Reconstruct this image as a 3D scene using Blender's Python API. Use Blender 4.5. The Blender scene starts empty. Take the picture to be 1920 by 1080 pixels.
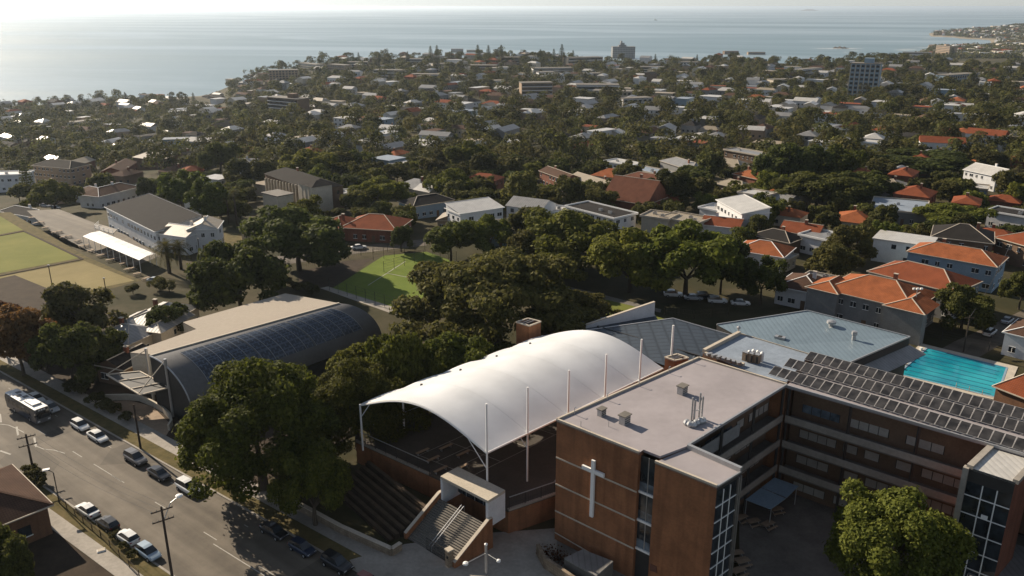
import bpy, math, random
import numpy as np
from mathutils import Vector, Matrix
R = math.radians
random.seed(7)
scene = bpy.context.scene
COL = scene.collection

# ---------------------------------------------------------------- camera
FPX, HC = 1550.0, 68.0
PITCH = math.atan(528 / FPX)
cam_d = bpy.data.cameras.new('camera')
cam_d.sensor_width = 36.0
cam_d.lens = 36.0 * FPX / 1920
cam_d.clip_start = 1.0
cam_d.clip_end = 300000
cam = bpy.data.objects.new('camera', cam_d)
cam.location = (0, 0, HC)
cam.rotation_euler = (math.pi / 2 - PITCH, 0, 0)
COL.objects.link(cam)
scene.camera = cam

# ---------------------------------------------------------------- sky and sun
SUN_AZ, SUN_EL = R(-47), R(27)          # azimuth clockwise from +Y
world = bpy.data.worlds.new('World')
scene.world = world
world.use_nodes = True
wn = world.node_tree
bg = wn.nodes['Background']
sky = wn.nodes.new('ShaderNodeTexSky')
sky.sky_type = 'NISHITA'
sky.sun_disc = False
sky.sun_elevation = SUN_EL
sky.sun_rotation = SUN_AZ
sky.altitude = 100
sky.air_density = 1.0
sky.dust_density = .15
sky.ozone_density = 2.0
hs = wn.nodes.new('ShaderNodeHueSaturation'); hs.inputs['Saturation'].default_value = .4
wn.links.new(sky.outputs[0], hs.inputs['Color']); tn = wn.nodes.new('ShaderNodeMixRGB'); tn.blend_type = 'MULTIPLY'; tn.inputs[0].default_value = 1.0; tn.inputs[2].default_value = (.92, 1.0, 1.1, 1)
wn.links.new(hs.outputs[0], tn.inputs[1]); wn.links.new(tn.outputs[0], bg.inputs[0])
bg.inputs[1].default_value = 0.056
sun_d = bpy.data.lights.new('sun', 'SUN')
sun_d.energy = 5.0
sun_d.angle = R(0.5)
sun_d.color = (1.0, 0.86, 0.68)
sun = bpy.data.objects.new('sun', sun_d)
COL.objects.link(sun)
sdir = Vector((math.sin(SUN_AZ) * math.cos(SUN_EL), math.cos(SUN_AZ) * math.cos(SUN_EL), math.sin(SUN_EL)))
sun.rotation_euler = sdir.to_track_quat('Z', 'Y').to_euler()
sun.location = (-60, 40, 120)
scene.view_settings.view_transform = 'Standard'
scene.view_settings.look = 'None'
scene.view_settings.gamma = 1.0
scene.view_settings.exposure = 0.75
scene.render.engine = 'CYCLES'
scene.cycles.max_bounces = 6
scene.cycles.diffuse_bounces = 2
scene.cycles.glossy_bounces = 2
scene.cycles.transmission_bounces = 3
scene.cycles.transparent_max_bounces = 6
scene.cycles.volume_bounces = 0
scene.cycles.caustics_reflective = False
scene.cycles.caustics_refractive = False
scene.cycles.sample_clamp_indirect = 4.0
scene.cycles.use_denoising = True

# ---------------------------------------------------------------- picture geometry -> world positions
cP, sP = math.cos(PITCH), math.sin(PITCH)
def U(px, py, z=0.0):
    """world point at height z seen at photo pixel (px, py)"""
    x = (px - 960) / FPX; y = -(py - 540) / FPX
    d = (x, cP + y * sP, -sP + y * cP)
    t = (z - HC) / d[2]
    return Vector((d[0] * t, d[1] * t, z))
def proj(X, Y, Z):
    dz = Z - HC
    f = Y * cP - dz * sP; u = Y * sP + dz * cP
    return 960 + FPX * X / f, 540 - FPX * u / f
def ztop(p, py):
    """height at which the vertical through p reaches picture row py"""
    lo, hi = -90.0, 67.0
    for _ in range(40):
        m = (lo + hi) / 2
        if proj(p[0], p[1], m)[1] > py: lo = m
        else: hi = m
    return lo
def lerp(a, b, t): return a + (b - a) * t
def V(x, y, z=0): return Vector((x, y, z))
SEA = -62.0

# ---------------------------------------------------------------- mesh builder
class MB:
    def __init__(s): s.v = []; s.f = []; s.m = []; s.mats = []; s.cur = 0; s.sm = []; s.smooth = False
    def use(s, m):
        if m not in s.mats: s.mats.append(m)
        s.cur = s.mats.index(m); return s
    def face(s, pts):
        n = len(s.v); s.v += [tuple(p) for p in pts]
        s.f.append(tuple(range(n, n + len(pts)))); s.m.append(s.cur); s.sm.append(s.smooth)
    def prism(s, poly, z0, z1, top=True, bottom=False, sides=True):
        a = sum(poly[i][0] * poly[i - 1][1] - poly[i - 1][0] * poly[i][1] for i in range(len(poly)))
        if a > 0: poly = list(reversed(poly))
        n = len(poly)
        if sides:
            for i in range(n):
                p, q = poly[i], poly[(i + 1) % n]
                s.face([(p[0], p[1], z0), (q[0], q[1], z0), (q[0], q[1], z1), (p[0], p[1], z1)])
        if top: s.face([(p[0], p[1], z1) for p in poly])
        if bottom: s.face([(p[0], p[1], z0) for p in reversed(poly)])
        return s
    def box(s, c, sx, sy, sz, rot=0.0):
        """base centre c"""
        co, si = math.cos(rot), math.sin(rot)
        pl = []
        for x, y in ((-.5, -.5), (.5, -.5), (.5, .5), (-.5, .5)):
            x *= sx; y *= sy
            pl.append((c[0] + x * co - y * si, c[1] + x * si + y * co))
        return s.prism(pl, c[2], c[2] + sz, True, True)
    def beam(s, a, b, w, h=None, up=(0, 0, 1)):
        h = h or w; a = Vector(a); b = Vector(b); d = (b - a).normalized(); up = Vector(up)
        if abs(d.dot(up)) > .98: up = Vector((0, 1, 0))
        r = d.cross(up).normalized(); u = r.cross(d)
        c = [(-1, -1), (1, -1), (1, 1), (-1, 1)]
        A = [a + r * (i * w / 2) + u * (j * h / 2) for i, j in c]; B = [b + r * (i * w / 2) + u * (j * h / 2) for i, j in c]
        for i in range(4):
            k = (i + 1) % 4; s.face([A[i], A[k], B[k], B[i]])
        s.face(list(reversed(A))); s.face(B); return s
    def tube(s, pts, r, n=6, r2=None):
        pts = [Vector(p) for p in pts]; r2 = r if r2 is None else r2
        rings = []; k = len(pts)
        for i, p in enumerate(pts):
            d = (pts[min(i + 1, k - 1)] - pts[max(i - 1, 0)]).normalized()
            x = d.cross(Vector((0, 0, 1)) if abs(d.z) < .95 else Vector((0, 1, 0))).normalized(); y = d.cross(x)
            rr = r + (r2 - r) * i / max(1, k - 1)
            rings.append([p + (x * math.cos(t) + y * math.sin(t)) * rr for t in [2 * math.pi * j / n for j in range(n)]])
        for i in range(k - 1):
            for j in range(n):
                q = (j + 1) % n; s.face([rings[i][j], rings[i + 1][j], rings[i + 1][q], rings[i][q]])
        s.face(rings[0]); s.face(list(reversed(rings[-1]))); return s
    def lathe(s, c, prof, n=12):
        c = Vector(c)
        for (r0, z0), (r1, z1) in zip(prof, prof[1:]):
            for j in range(n):
                a, b = 2 * math.pi * j / n, 2 * math.pi * (j + 1) / n
                ca, sa, cb, sb = math.cos(a), math.sin(a), math.cos(b), math.sin(b)
                s.face([c + V(r0 * ca, r0 * sa, z0), c + V(r0 * cb, r0 * sb, z0), c + V(r1 * cb, r1 * sb, z1), c + V(r1 * ca, r1 * sa, z1)])
        return s
    def grid(s, fn, nu, nv):
        P = [[Vector(fn(i / nu, j / nv)) for j in range(nv + 1)] for i in range(nu + 1)]
        b = len(s.v)
        for r in P: s.v += [tuple(p) for p in r]
        w = nv + 1
        for i in range(nu):
            for j in range(nv):
                s.f.append((b + i * w + j, b + (i + 1) * w + j, b + (i + 1) * w + j + 1, b + i * w + j + 1)); s.m.append(s.cur); s.sm.append(s.smooth)
        return s
    def build(s, name, mat=None, parent=None):
        me = bpy.data.meshes.new(name)
        me.from_pydata(s.v, [], s.f)
        for m in (s.mats or [mat]): me.materials.append(m)
        if s.mats: me.polygons.foreach_set('material_index', s.m)
        if any(s.sm): me.polygons.foreach_set('use_smooth', s.sm)
        uv = me.uv_layers.new(name='m')
        dat = np.zeros((len(me.loops), 2), dtype=np.float32)
        for p in me.polygons:
            n = p.normal
            if abs(n.z) > .995: u = Vector((1, 0, 0)); w = Vector((0, 1, 0))
            else:
                u = Vector((-n.y, n.x, 0)).normalized(); w = n.cross(u)
            for li in p.loop_indices:
                co = me.vertices[me.loops[li].vertex_index].co
                dat[li] = (co.dot(u), co.dot(w))
        uv.data.foreach_set('uv', dat.ravel())
        me.update()
        o = bpy.data.objects.new(name, me); COL.objects.link(o)
        if parent is not None: attach(o, parent)
        return o
def attach(o, parent):
    o.parent = parent
    if parent.type == 'EMPTY':
        o.matrix_parent_inverse = (Matrix.Translation(parent.location) @ Matrix.Rotation(parent.rotation_euler.z, 4, 'Z')).inverted()
def tag(o, label, cat, group=None, kind=None):
    if label: o['label'] = label
    if cat: o['category'] = cat
    if group: o['group'] = group
    if kind: o['kind'] = kind
    return o
def struct(o): o['kind'] = 'structure'; return o
def thing(name, label, cat, loc=(0, 0, 0), rot=0.0, group=None):
    o = bpy.data.objects.new(name, None); COL.objects.link(o)
    o.location = loc; o.rotation_euler = (0, 0, rot); o.empty_display_size = .5
    return tag(o, label, cat, group)
def copy_thing(o, loc, rot=0.0, label=None, group=None, scale=None, parent=None):
    c = o.copy(); COL.objects.link(c)
    if parent is None:
        c.location = loc; c.rotation_euler = (0, 0, rot)
        if scale is not None: c.scale = scale if hasattr(scale, '__len__') else (scale,) * 3
        if label: c['label'] = label
        if group: c['group'] = group
    else: c.parent = parent
    for ch in o.children: copy_thing(ch, None, parent=c)
    return c

def haze_box():
    b = MB(); x, y0, y1, z0, z1 = 9000, -200, 130000, SEA - 14, HC + 6
    b.prism([(-70000, y0), (70000, y0), (70000, y1), (-70000, y1)], z0, z1, True, True)
    m = bpy.data.materials.new('haze_air'); m.use_nodes = True; t = m.node_tree; t.nodes.clear()
    o_ = t.nodes.new('ShaderNodeOutputMaterial'); v = t.nodes.new('ShaderNodeVolumePrincipled')
    v.inputs['Color'].default_value = (.76, .88, 1.0, 1); v.inputs['Density'].default_value = HAZE; v.inputs['Anisotropy'].default_value = .45
    t.links.new(v.outputs[0], o_.inputs['Volume'])
    o = b.build('haze', m); o['kind'] = 'stuff'; return o
HAZE = .000045
# ---------------------------------------------------------------- materials
def nt(name):
    m = bpy.data.materials.new(name); m.use_nodes = True
    t = m.node_tree; return m, t, t.nodes['Principled BSDF']
def N(t, kind, **kw):
    n = t.nodes.new('ShaderNode' + kind)
    for k, v in kw.items():
        if k.startswith('i_'): n.inputs[k[2:].replace('_', ' ')].default_value = v
        else: setattr(n, k, v)
    return n
def L(t, a, b): t.links.new(a, b)
def ramp(t, stops):
    r = t.nodes.new('ShaderNodeValToRGB'); e = r.color_ramp.elements
    while len(e) < len(stops): e.new(.5)
    for el, (p, c) in zip(e, stops): el.position = p; el.color = (*c, 1) if len(c) == 3 else c
    return r
def sc(c, k): return tuple(max(0, x * k) for x in c)
def paint(name, col, rough=.7, var=.18, scale=.6, spec=.35, metal=0.0, bump=0.0, fine=.12):
    """plain coloured surface with uneven wear at two scales"""
    m, t, b = nt(name)
    tc = N(t, 'TexCoord'); oi = N(t, 'ObjectInfo')
    n1 = N(t, 'TexNoise', i_Scale=scale, i_Detail=6.0, i_Roughness=.62)
    L(t, tc.outputs['Object'], n1.inputs['Vector'])
    r = ramp(t, [(.28, sc(col, 1 - var)), (.55, col), (.78, sc(col, 1 + var * .8))])
    L(t, n1.outputs[0], r.inputs[0])
    n2 = N(t, 'TexNoise', i_Scale=scale * 9, i_Detail=3.0)
    L(t, tc.outputs['Object'], n2.inputs['Vector'])
    mx = N(t, 'MixRGB', blend_type='OVERLAY'); mx.inputs[0].default_value = fine * 2
    L(t, r.outputs[0], mx.inputs[1]); L(t, n2.outputs[0], mx.inputs[2])
    L(t, mx.outputs[0], b.inputs['Base Color'])
    b.inputs['Roughness'].default_value = rough
    b.inputs['Specular IOR Level'].default_value = spec
    b.inputs['Metallic'].default_value = metal
    if bump:
        bp = N(t, 'Bump', i_Strength=bump, i_Distance=.05); L(t, n2.outputs[0], bp.inputs['Height']); L(t, bp.outputs[0], b.inputs['Normal'])
    return m
def brick(name, c1, c2, mortar, sx=1.0):
    m, t, b = nt(name)
    uv = N(t, 'UVMap'); tc = N(t, 'TexCoord')
    br = N(t, 'TexBrick', i_Scale=2.0 * sx, i_Mortar_Size=.012)
    br.inputs['Color1'].default_value = (*c1, 1); br.inputs['Color2'].default_value = (*c2, 1); br.inputs['Mortar'].default_value = (*mortar, 1)
    L(t, uv.outputs[0], br.inputs['Vector'])
    n = N(t, 'TexNoise', i_Scale=.35, i_Detail=7.0, i_Roughness=.65); L(t, tc.outputs['Object'], n.inputs['Vector'])
    r = ramp(t, [(.3, (.62, .6, .58)), (.6, (1.02, 1.0, 1.0)), (.8, (1.18, 1.15, 1.1))]); L(t, n.outputs[0], r.inputs[0])
    mp = N(t, 'Mapping'); mp.inputs['Scale'].default_value = (1.1, 1.1, .09); L(t, tc.outputs['Object'], mp.inputs[0]); ns = N(t, 'TexNoise', i_Scale=1.0, i_Detail=6.0); L(t, mp.outputs[0], ns.inputs['Vector'])
    rs = ramp(t, [(.34, (.62, .6, .6)), (.52, (1, 1, 1)), (.72, (1.1, 1.08, 1.05))]); L(t, ns.outputs[0], rs.inputs[0]); m0 = N(t, 'MixRGB', blend_type='MULTIPLY'); m0.inputs[0].default_value = .8; L(t, r.outputs[0], m0.inputs[1]); L(t, rs.outputs[0], m0.inputs[2]); r = m0
    mx = N(t, 'MixRGB', blend_type='MULTIPLY'); mx.inputs[0].default_value = .8
    L(t, br.outputs[0], mx.inputs[1]); L(t, r.outputs[0], mx.inputs[2]); L(t, mx.outputs[0], b.inputs['Base Color'])
    b.inputs['Roughness'].default_value = .85; b.inputs['Specular IOR Level'].default_value = .25
    return m
def ribbed(name, col, pitch=.5, axis=0, depth=.35, rough=.5, spec=.4, metal=0.0, rows=0.0, var=.2):
    """roof sheets / tiles: ribs in metres in the face's own plane (axis 0 = ribs run up the slope)"""
    m, t, b = nt(name)
    uv = N(t, 'UVMap'); sp = N(t, 'SeparateXYZ'); L(t, uv.outputs[0], sp.inputs[0])
    def saw(out, p):
        mu = N(t, 'Math', operation='MULTIPLY'); mu.inputs[1].default_value = 1 / p; L(t, out, mu.inputs[0])
        fr = N(t, 'Math', operation='FRACT'); L(t, mu.outputs[0], fr.inputs[0])
        pp = N(t, 'Math', operation='PINGPONG'); pp.inputs[1].default_value = .5; L(t, fr.outputs[0], pp.inputs[0]); return pp.outputs[0]
    h = saw(sp.outputs[axis], pitch)
    if rows:
        h2 = saw(sp.outputs[1 - axis], rows)
        mi = N(t, 'Math', operation='MINIMUM'); L(t, h, mi.inputs[0]); L(t, h2, mi.inputs[1]); h = mi.outputs[0]
    rr = ramp(t, [(0, (1 - depth,) * 3), (.16, (1, 1, 1)), (1, (1.06,) * 3)]); L(t, h, rr.inputs[0])
    tc = N(t, 'TexCoord'); oi = N(t, 'ObjectInfo')
    n1 = N(t, 'TexNoise', i_Scale=.45, i_Detail=7.0, i_Roughness=.65); L(t, tc.outputs['Object'], n1.inputs['Vector'])
    r = ramp(t, [(.28, sc(col, 1 - var)), (.55, col), (.8, sc(col, 1 + var))]); L(t, n1.outputs[0], r.inputs[0])
    mx = N(t, 'MixRGB', blend_type='MULTIPLY'); mx.inputs[0].default_value = 1; L(t, r.outputs[0], mx.inputs[1]); L(t, rr.outputs[0], mx.inputs[2])
    L(t, mx.outputs[0], b.inputs['Base Color'])
    bp = N(t, 'Bump', i_Strength=.4, i_Distance=.06); L(t, h, bp.inputs['Height']); L(t, bp.outputs[0], b.inputs['Normal'])
    b.inputs['Roughness'].default_value = rough; b.inputs['Specular IOR Level'].default_value = spec; b.inputs['Metallic'].default_value = metal
    return m
def foliage(name, dark, light, warm=None, trans=.42, rnd=.35):
    m, t, b = nt(name)
    g = N(t, 'NewGeometry'); oi = N(t, 'ObjectInfo'); tc = N(t, 'TexCoord')
    n = N(t, 'TexNoise', i_Scale=.55, i_Detail=3.0); L(t, tc.outputs['Object'], n.inputs['Vector'])
    ad = N(t, 'Math', operation='MULTIPLY_ADD'); ad.inputs[1].default_value = .55; L(t, g.outputs['Random Per Island'], ad.inputs[0])
    sb = N(t, 'Math', operation='MULTIPLY'); sb.inputs[1].default_value = .5; L(t, n.outputs[0], sb.inputs[0]); L(t, sb.outputs[0], ad.inputs[2])
    r = ramp(t, [(.1, dark), (.75, light)] + ([(1.0, warm)] if warm else [])); L(t, ad.outputs[0], r.inputs[0])
    hv = N(t, 'HueSaturation')
    mr = N(t, 'MapRange'); mr.inputs[3].default_value = .5 - .05 * rnd; mr.inputs[4].default_value = .5 + .035 * rnd
    L(t, oi.outputs['Random'], mr.inputs[0]); L(t, mr.outputs[0], hv.inputs['Hue'])
    wn_ = N(t, 'TexWhiteNoise', noise_dimensions='1D'); L(t, oi.outputs['Random'], wn_.inputs['W'])
    mr2 = N(t, 'MapRange'); mr2.inputs[3].default_value = 1 - rnd; mr2.inputs[4].default_value = 1 + rnd
    L(t, wn_.outputs[0], mr2.inputs[0]); L(t, mr2.outputs[0], hv.inputs['Value'])
    L(t, r.outputs[0], hv.inputs['Color']); L(t, hv.outputs[0], b.inputs['Base Color'])
    b.inputs['Roughness'].default_value = .75; b.inputs['Specular IOR Level'].default_value = .12
    tr = N(t, 'BsdfTranslucent'); L(t, hv.outputs[0], tr.inputs[0])
    mix = N(t, 'MixShader'); mix.inputs[0].default_value = trans
    L(t, b.outputs[0], mix.inputs[1]); L(t, tr.outputs[0], mix.inputs[2])
    L(t, mix.outputs[0], t.nodes['Material Output'].inputs[0])
    return m
def glass(name, col=(.02, .025, .03), rough=.08, spec=.6):
    m, t, b = nt(name); tc = N(t, 'TexCoord')
    n = N(t, 'TexNoise', i_Scale=.7, i_Detail=2.0); L(t, tc.outputs['Object'], n.inputs['Vector'])
    r = ramp(t, [(.35, sc(col, .6)), (.65, sc(col, 1.8))]); L(t, n.outputs[0], r.inputs[0]); L(t, r.outputs[0], b.inputs['Base Color'])
    b.inputs['Roughness'].default_value = rough; b.inputs['Specular IOR Level'].default_value = spec
    return m
M = {}
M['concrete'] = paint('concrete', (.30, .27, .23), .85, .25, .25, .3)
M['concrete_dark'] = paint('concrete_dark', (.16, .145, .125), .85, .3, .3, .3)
M['pale_trim'] = paint('pale_trim', (.46, .40, .32), .8, .15, .5)
M['white'] = paint('white_paint', (.78, .77, .74), .55, .06, .4, .4)
M['white_wall'] = paint('white_wall', (.62, .62, .62), .75, .12, .5, .3)
M['cream_wall'] = paint('cream_wall', (.46, .41, .33), .8, .15, .5, .3)
M['grey_wall'] = paint('grey_wall', (.20, .20, .195), .8, .18, .5, .3)
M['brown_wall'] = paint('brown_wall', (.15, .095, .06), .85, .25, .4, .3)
M['tan_wall'] = paint('tan_wall', (.30, .22, .15), .85, .2, .4, .3)
M['blue_wall'] = paint('blue_wall', (.22, .30, .37), .75, .12, .5, .3)
M['dark'] = paint('dark_metal', (.03, .028, .026), .6, .2, 1.0, .4)
M['shaded_seat_timber'] = paint('shaded_seat_timber', (.085, .06, .04), .9, .3, .8, .2)  # timber colour darkened to carry the deep shade on the seating
M['timber'] = paint('pole_timber', (.06, .045, .035), .9, .3, 2.0, .2)
M['fence'] = paint('fence_timber', (.10, .075, .05), .9, .3, .8, .2)
M['metal'] = paint('grey_metal', (.40, .40, .40), .4, .12, 2.0, .5, .5)
M['lav_roof'] = paint('membrane_roof', (.31, .28, .285), .7, .2, .11, .3, fine=.05)
M['blue_roof'] = ribbed('blue_steel_roof', (.15, .20, .235), .9, 0, .22, .45, .5, var=.12)
M['blue_flat'] = paint('blue_flat_roof', (.23, .27, .32), .6, .22, .3, .4)
M['shingle'] = ribbed('slate_panel_roof', (.048, .062, .08), 2.4, 0, .45, .55, .3, rows=1.5, var=.16)
M['beige_roof'] = paint('beige_flat_roof', (.36, .31, .25), .85, .06, .15, .25, fine=.05)
M['hall_roof'] = paint('hall_metal_roof', (.125, .12, .115), .5, .16, .2, .4)
M['pv'] = ribbed('solar_cell', (.034, .043, .058), 1.1, 0, -2.2, .3, .45, rows=.9, var=.2)
M['pv_glass'] = glass('solar_glass', (.030, .028, .027), .3, .4)
M['pv_frame'] = paint('panel_frame', (.38, .36, .34), .5, .1, 2, .4)
M['orange_tile'] = ribbed('orange_tile', (.30, .098, .04), .33, 0, .35, .92, .1, rows=.36, var=.32)
M['red_tile'] = ribbed('red_tile', (.22, .065, .03), .33, 0, .35, .92, .1, rows=.36, var=.25)
M['rust_tile'] = ribbed('rust_tile', (.135, .055, .034), .33, 0, .35, .92, .1, rows=.36, var=.3)
M['brown_tile'] = ribbed('brown_tile', (.095, .055, .038), .33, 0, .4, .92, .1, rows=.36, var=.25)
M['dark_tile'] = ribbed('dark_tile', (.030, .027, .025), .33, 0, .4, .92, .1, rows=.36, var=.25)
M['grey_iron'] = ribbed('grey_iron', (.24, .235, .225), .76, 0, .25, .42, .5, .15, var=.25)
M['pale_iron'] = ribbed('pale_iron', (.50, .48, .44), .76, 0, .2, .4, .5, .1, var=.18)
M['tan_iron'] = ribbed('tan_iron', (.30, .25, .18), .76, 0, .25, .5, .4, 0, var=.2)
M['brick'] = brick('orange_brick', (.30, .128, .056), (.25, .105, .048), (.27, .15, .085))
M['brick_dark'] = brick('brown_brick', (.17, .085, .045), (.13, .066, .038), (.19, .13, .09))  # browner, darker brick blend
M['brick_red'] = brick('red_brick', (.22, .075, .04), (.17, .06, .035), (.24, .16, .12))
M['stone'] = brick('sandstone', (.30, .24, .17), (.22, .17, .12), (.14, .11, .08), .35)
M['glass'] = glass('window_glass')
M['glass_blue'] = glass('pale_window_glass', (.08, .10, .12), .15)
M['blind'] = paint('window_blind', (.36, .33, .29), .8, .15, 1.2)
M['tyre'] = paint('tyre', (.012, .012, .012), .9, .1, 3)
M['earth'] = paint('garden_soil', (.05, .036, .024), .95, .35, .4, .15)
M['rust'] = paint('red_gravel', (.14, .065, .045), .9, .25, .3, .2)
M['line'] = paint('road_line', (.36, .34, .30), .8, .25, 1.5, .3)
M['leaf'] = foliage('leaf_green', (.026, .036, .007), (.145, .155, .024), (.21, .20, .036))
M['leaf_olive'] = foliage('leaf_olive', (.030, .032, .010), (.105, .098, .026), (.14, .125, .036))
M['leaf_dark'] = foliage('leaf_dark', (.018, .023, .007), (.086, .096, .022))
M['leaf_bright'] = foliage('leaf_bright', (.035, .050, .009), (.115, .135, .024), (.16, .175, .034))
M['leaf_rust'] = foliage('leaf_rust', (.05, .025, .010), (.16, .075, .028))
M['leaf_far'] = foliage('leaf_far', (.022, .026, .009), (.12, .118, .030), (.165, .15, .04))
M['bark'] = paint('bark', (.075, .058, .042), .95, .3, 2.0, .15)

def ground_mat():
    m, t, b = nt('terrain_ground'); tc = N(t, 'TexCoord')
    n = N(t, 'TexNoise', i_Scale=.035, i_Detail=9.0, i_Roughness=.68); L(t, tc.outputs['Object'], n.inputs['Vector'])
    r = ramp(t, [(.30, (.026, .028, .012)), (.46, (.046, .042, .020)), (.58, (.075, .062, .036)), (.72, (.05, .05, .02))]); L(t, n.outputs[0], r.inputs[0])
    sp = N(t, 'SeparateXYZ'); L(t, tc.outputs['Object'], sp.inputs[0])
    mr = N(t, 'MapRange'); mr.inputs[1].default_value = SEA + 1.0; mr.inputs[2].default_value = SEA + 7.5; L(t, sp.outputs[2], mr.inputs[0])
    mx = N(t, 'MixRGB'); mx.inputs[1].default_value = (.26, .22, .16, 1); L(t, mr.outputs[0], mx.inputs[0]); L(t, r.outputs[0], mx.inputs[2])
    L(t, mx.outputs[0], b.inputs['Base Color']); b.inputs['Roughness'].default_value = .95; b.inputs['Specular IOR Level'].default_value = .1
    return m
def grass_mat(name, c1, c2, c3, scale=.12):
    m, t, b = nt(name); tc = N(t, 'TexCoord')
    n = N(t, 'TexNoise', i_Scale=scale, i_Detail=10.0, i_Roughness=.7); L(t, tc.outputs['Object'], n.inputs['Vector'])
    r = ramp(t, [(.32, c1), (.52, c2), (.7, c3)]); L(t, n.outputs[0], r.inputs[0]); L(t, r.outputs[0], b.inputs['Base Color'])
    n2 = N(t, 'TexNoise', i_Scale=6, i_Detail=4.0); L(t, tc.outputs['Object'], n2.inputs['Vector'])
    bp = N(t, 'Bump', i_Strength=.5, i_Distance=.08); L(t, n2.outputs[0], bp.inputs['Height']); L(t, bp.outputs[0], b.inputs['Normal'])
    b.inputs['Roughness'].default_value = .95; b.inputs['Specular IOR Level'].default_value = .1
    return m
M['dry_grass'] = grass_mat('dry_grass', (.06, .055, .022), (.11, .088, .036), (.15, .115, .055), .5)
M['lawn'] = grass_mat('lawn_grass', (.085, .095, .02), (.13, .145, .03), (.16, .165, .04), .08)
M['green_a'] = grass_mat('bowling_green_turf', (.135, .145, .036), (.17, .172, .046), (.205, .195, .058), .06)
M['green_b'] = grass_mat('straw_turf', (.19, .155, .07), (.23, .188, .088), (.27, .22, .105), .06)
M['court'] = grass_mat('court_turf', (.095, .135, .022), (.125, .165, .028), (.155, .19, .036), .08)

def road_mat():
    m, t, b = nt('asphalt'); tc = N(t, 'TexCoord')
    mp = N(t, 'Mapping'); mp.inputs['Rotation'].default_value = (0, 0, R(39)); L(t, tc.outputs['Object'], mp.inputs[0])
    m2 = N(t, 'Mapping'); m2.inputs['Scale'].default_value = (.012, .42, 1); L(t, mp.outputs[0], m2.inputs[0])
    w = N(t, 'TexNoise', i_Scale=1.0, i_Detail=4.0, i_Roughness=.6); L(t, m2.outputs[0], w.inputs['Vector'])
    n = N(t, 'TexNoise', i_Scale=.22, i_Detail=9.0, i_Roughness=.7); L(t, tc.outputs['Object'], n.inputs['Vector'])
    ad = N(t, 'MixRGB'); ad.inputs[0].default_value = .42; L(t, w.outputs[0], ad.inputs[1]); L(t, n.outputs[0], ad.inputs[2])
    r = ramp(t, [(.33, (.062, .051, .039)), (.5, (.112, .094, .072)), (.66, (.168, .142, .11))]); L(t, ad.outputs[0], r.inputs[0])
    # sawn repair patches
    vo = N(t, 'TexVoronoi', distance='CHEBYCHEV', i_Scale=.075); L(t, mp.outputs[0], vo.inputs['Vector'])
    pr_ = ramp(t, [(.0, (.62,) * 3), (.1, (.62,) * 3), (.11, (1,) * 3)]); sv = N(t, 'SeparateColor'); L(t, vo.outputs['Color'], sv.inputs[0]); L(t, sv.outputs[0], pr_.inputs[0])
    mx = N(t, 'MixRGB', blend_type='MULTIPLY'); mx.inputs[0].default_value = .7; L(t, r.outputs[0], mx.inputs[1]); L(t, pr_.outputs[0], mx.inputs[2])
    L(t, mx.outputs[0], b.inputs['Base Color'])
    b.inputs['Roughness'].default_value = .8; b.inputs['Specular IOR Level'].default_value = .22
    return m
M['road'] = road_mat()
def sea_mat():
    m, t, b = nt('sea_water'); tc = N(t, 'TexCoord')
    def layer(sx, sy, scale, det, rough=.6, rz=20):
        mp = N(t, 'Mapping'); mp.inputs['Rotation'].default_value = (0, 0, R(rz)); L(t, tc.outputs['Object'], mp.inputs[0])
        m2 = N(t, 'Mapping'); m2.inputs['Scale'].default_value = (sx, sy, 1); L(t, mp.outputs[0], m2.inputs[0])
        n = N(t, 'TexNoise', i_Scale=scale, i_Detail=det, i_Roughness=rough); n.inputs['Distortion'].default_value = .8
        L(t, m2.outputs[0], n.inputs['Vector']); return n.outputs[0]
    slick = layer(.00035, .0011, 1, 6, .6, 14); swell = layer(.004, .022, 1, 5, .6, 8); chop = layer(.09, .16, 1, 4, .7, 20)
    r = ramp(t, [(.35, (.13, .20, .235)), (.5, (.155, .225, .26)), (.60, (.235, .30, .33)), (.66, (.17, .245, .28)), (.74, (.25, .32, .345))]); L(t, slick, r.inputs[0])
    L(t, r.outputs[0], b.inputs['Base Color'])
    rr = ramp(t, [(.4, (.48,) * 3), (.62, (.32,) * 3)]); L(t, slick, rr.inputs[0]); L(t, rr.outputs[0], b.inputs['Roughness'])
    a = N(t, 'Math', operation='MULTIPLY_ADD'); a.inputs[1].default_value = .25; L(t, chop, a.inputs[0]); L(t, swell, a.inputs[2])
    bp = N(t, 'Bump', i_Strength=.55, i_Distance=2.5); L(t, a.outputs[0], bp.inputs['Height']); L(t, bp.outputs[0], b.inputs['Normal'])
    b.inputs['IOR'].default_value = 1.33; b.inputs['Specular IOR Level'].default_value = .5
    return m
M['sea'] = sea_mat()
M['foam'] = paint('sea_foam', (.75, .78, .78), .9, .1, .02)
M['rock'] = paint('shore_rock', (.10, .085, .07), .95, .35, .05, .15)

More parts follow.
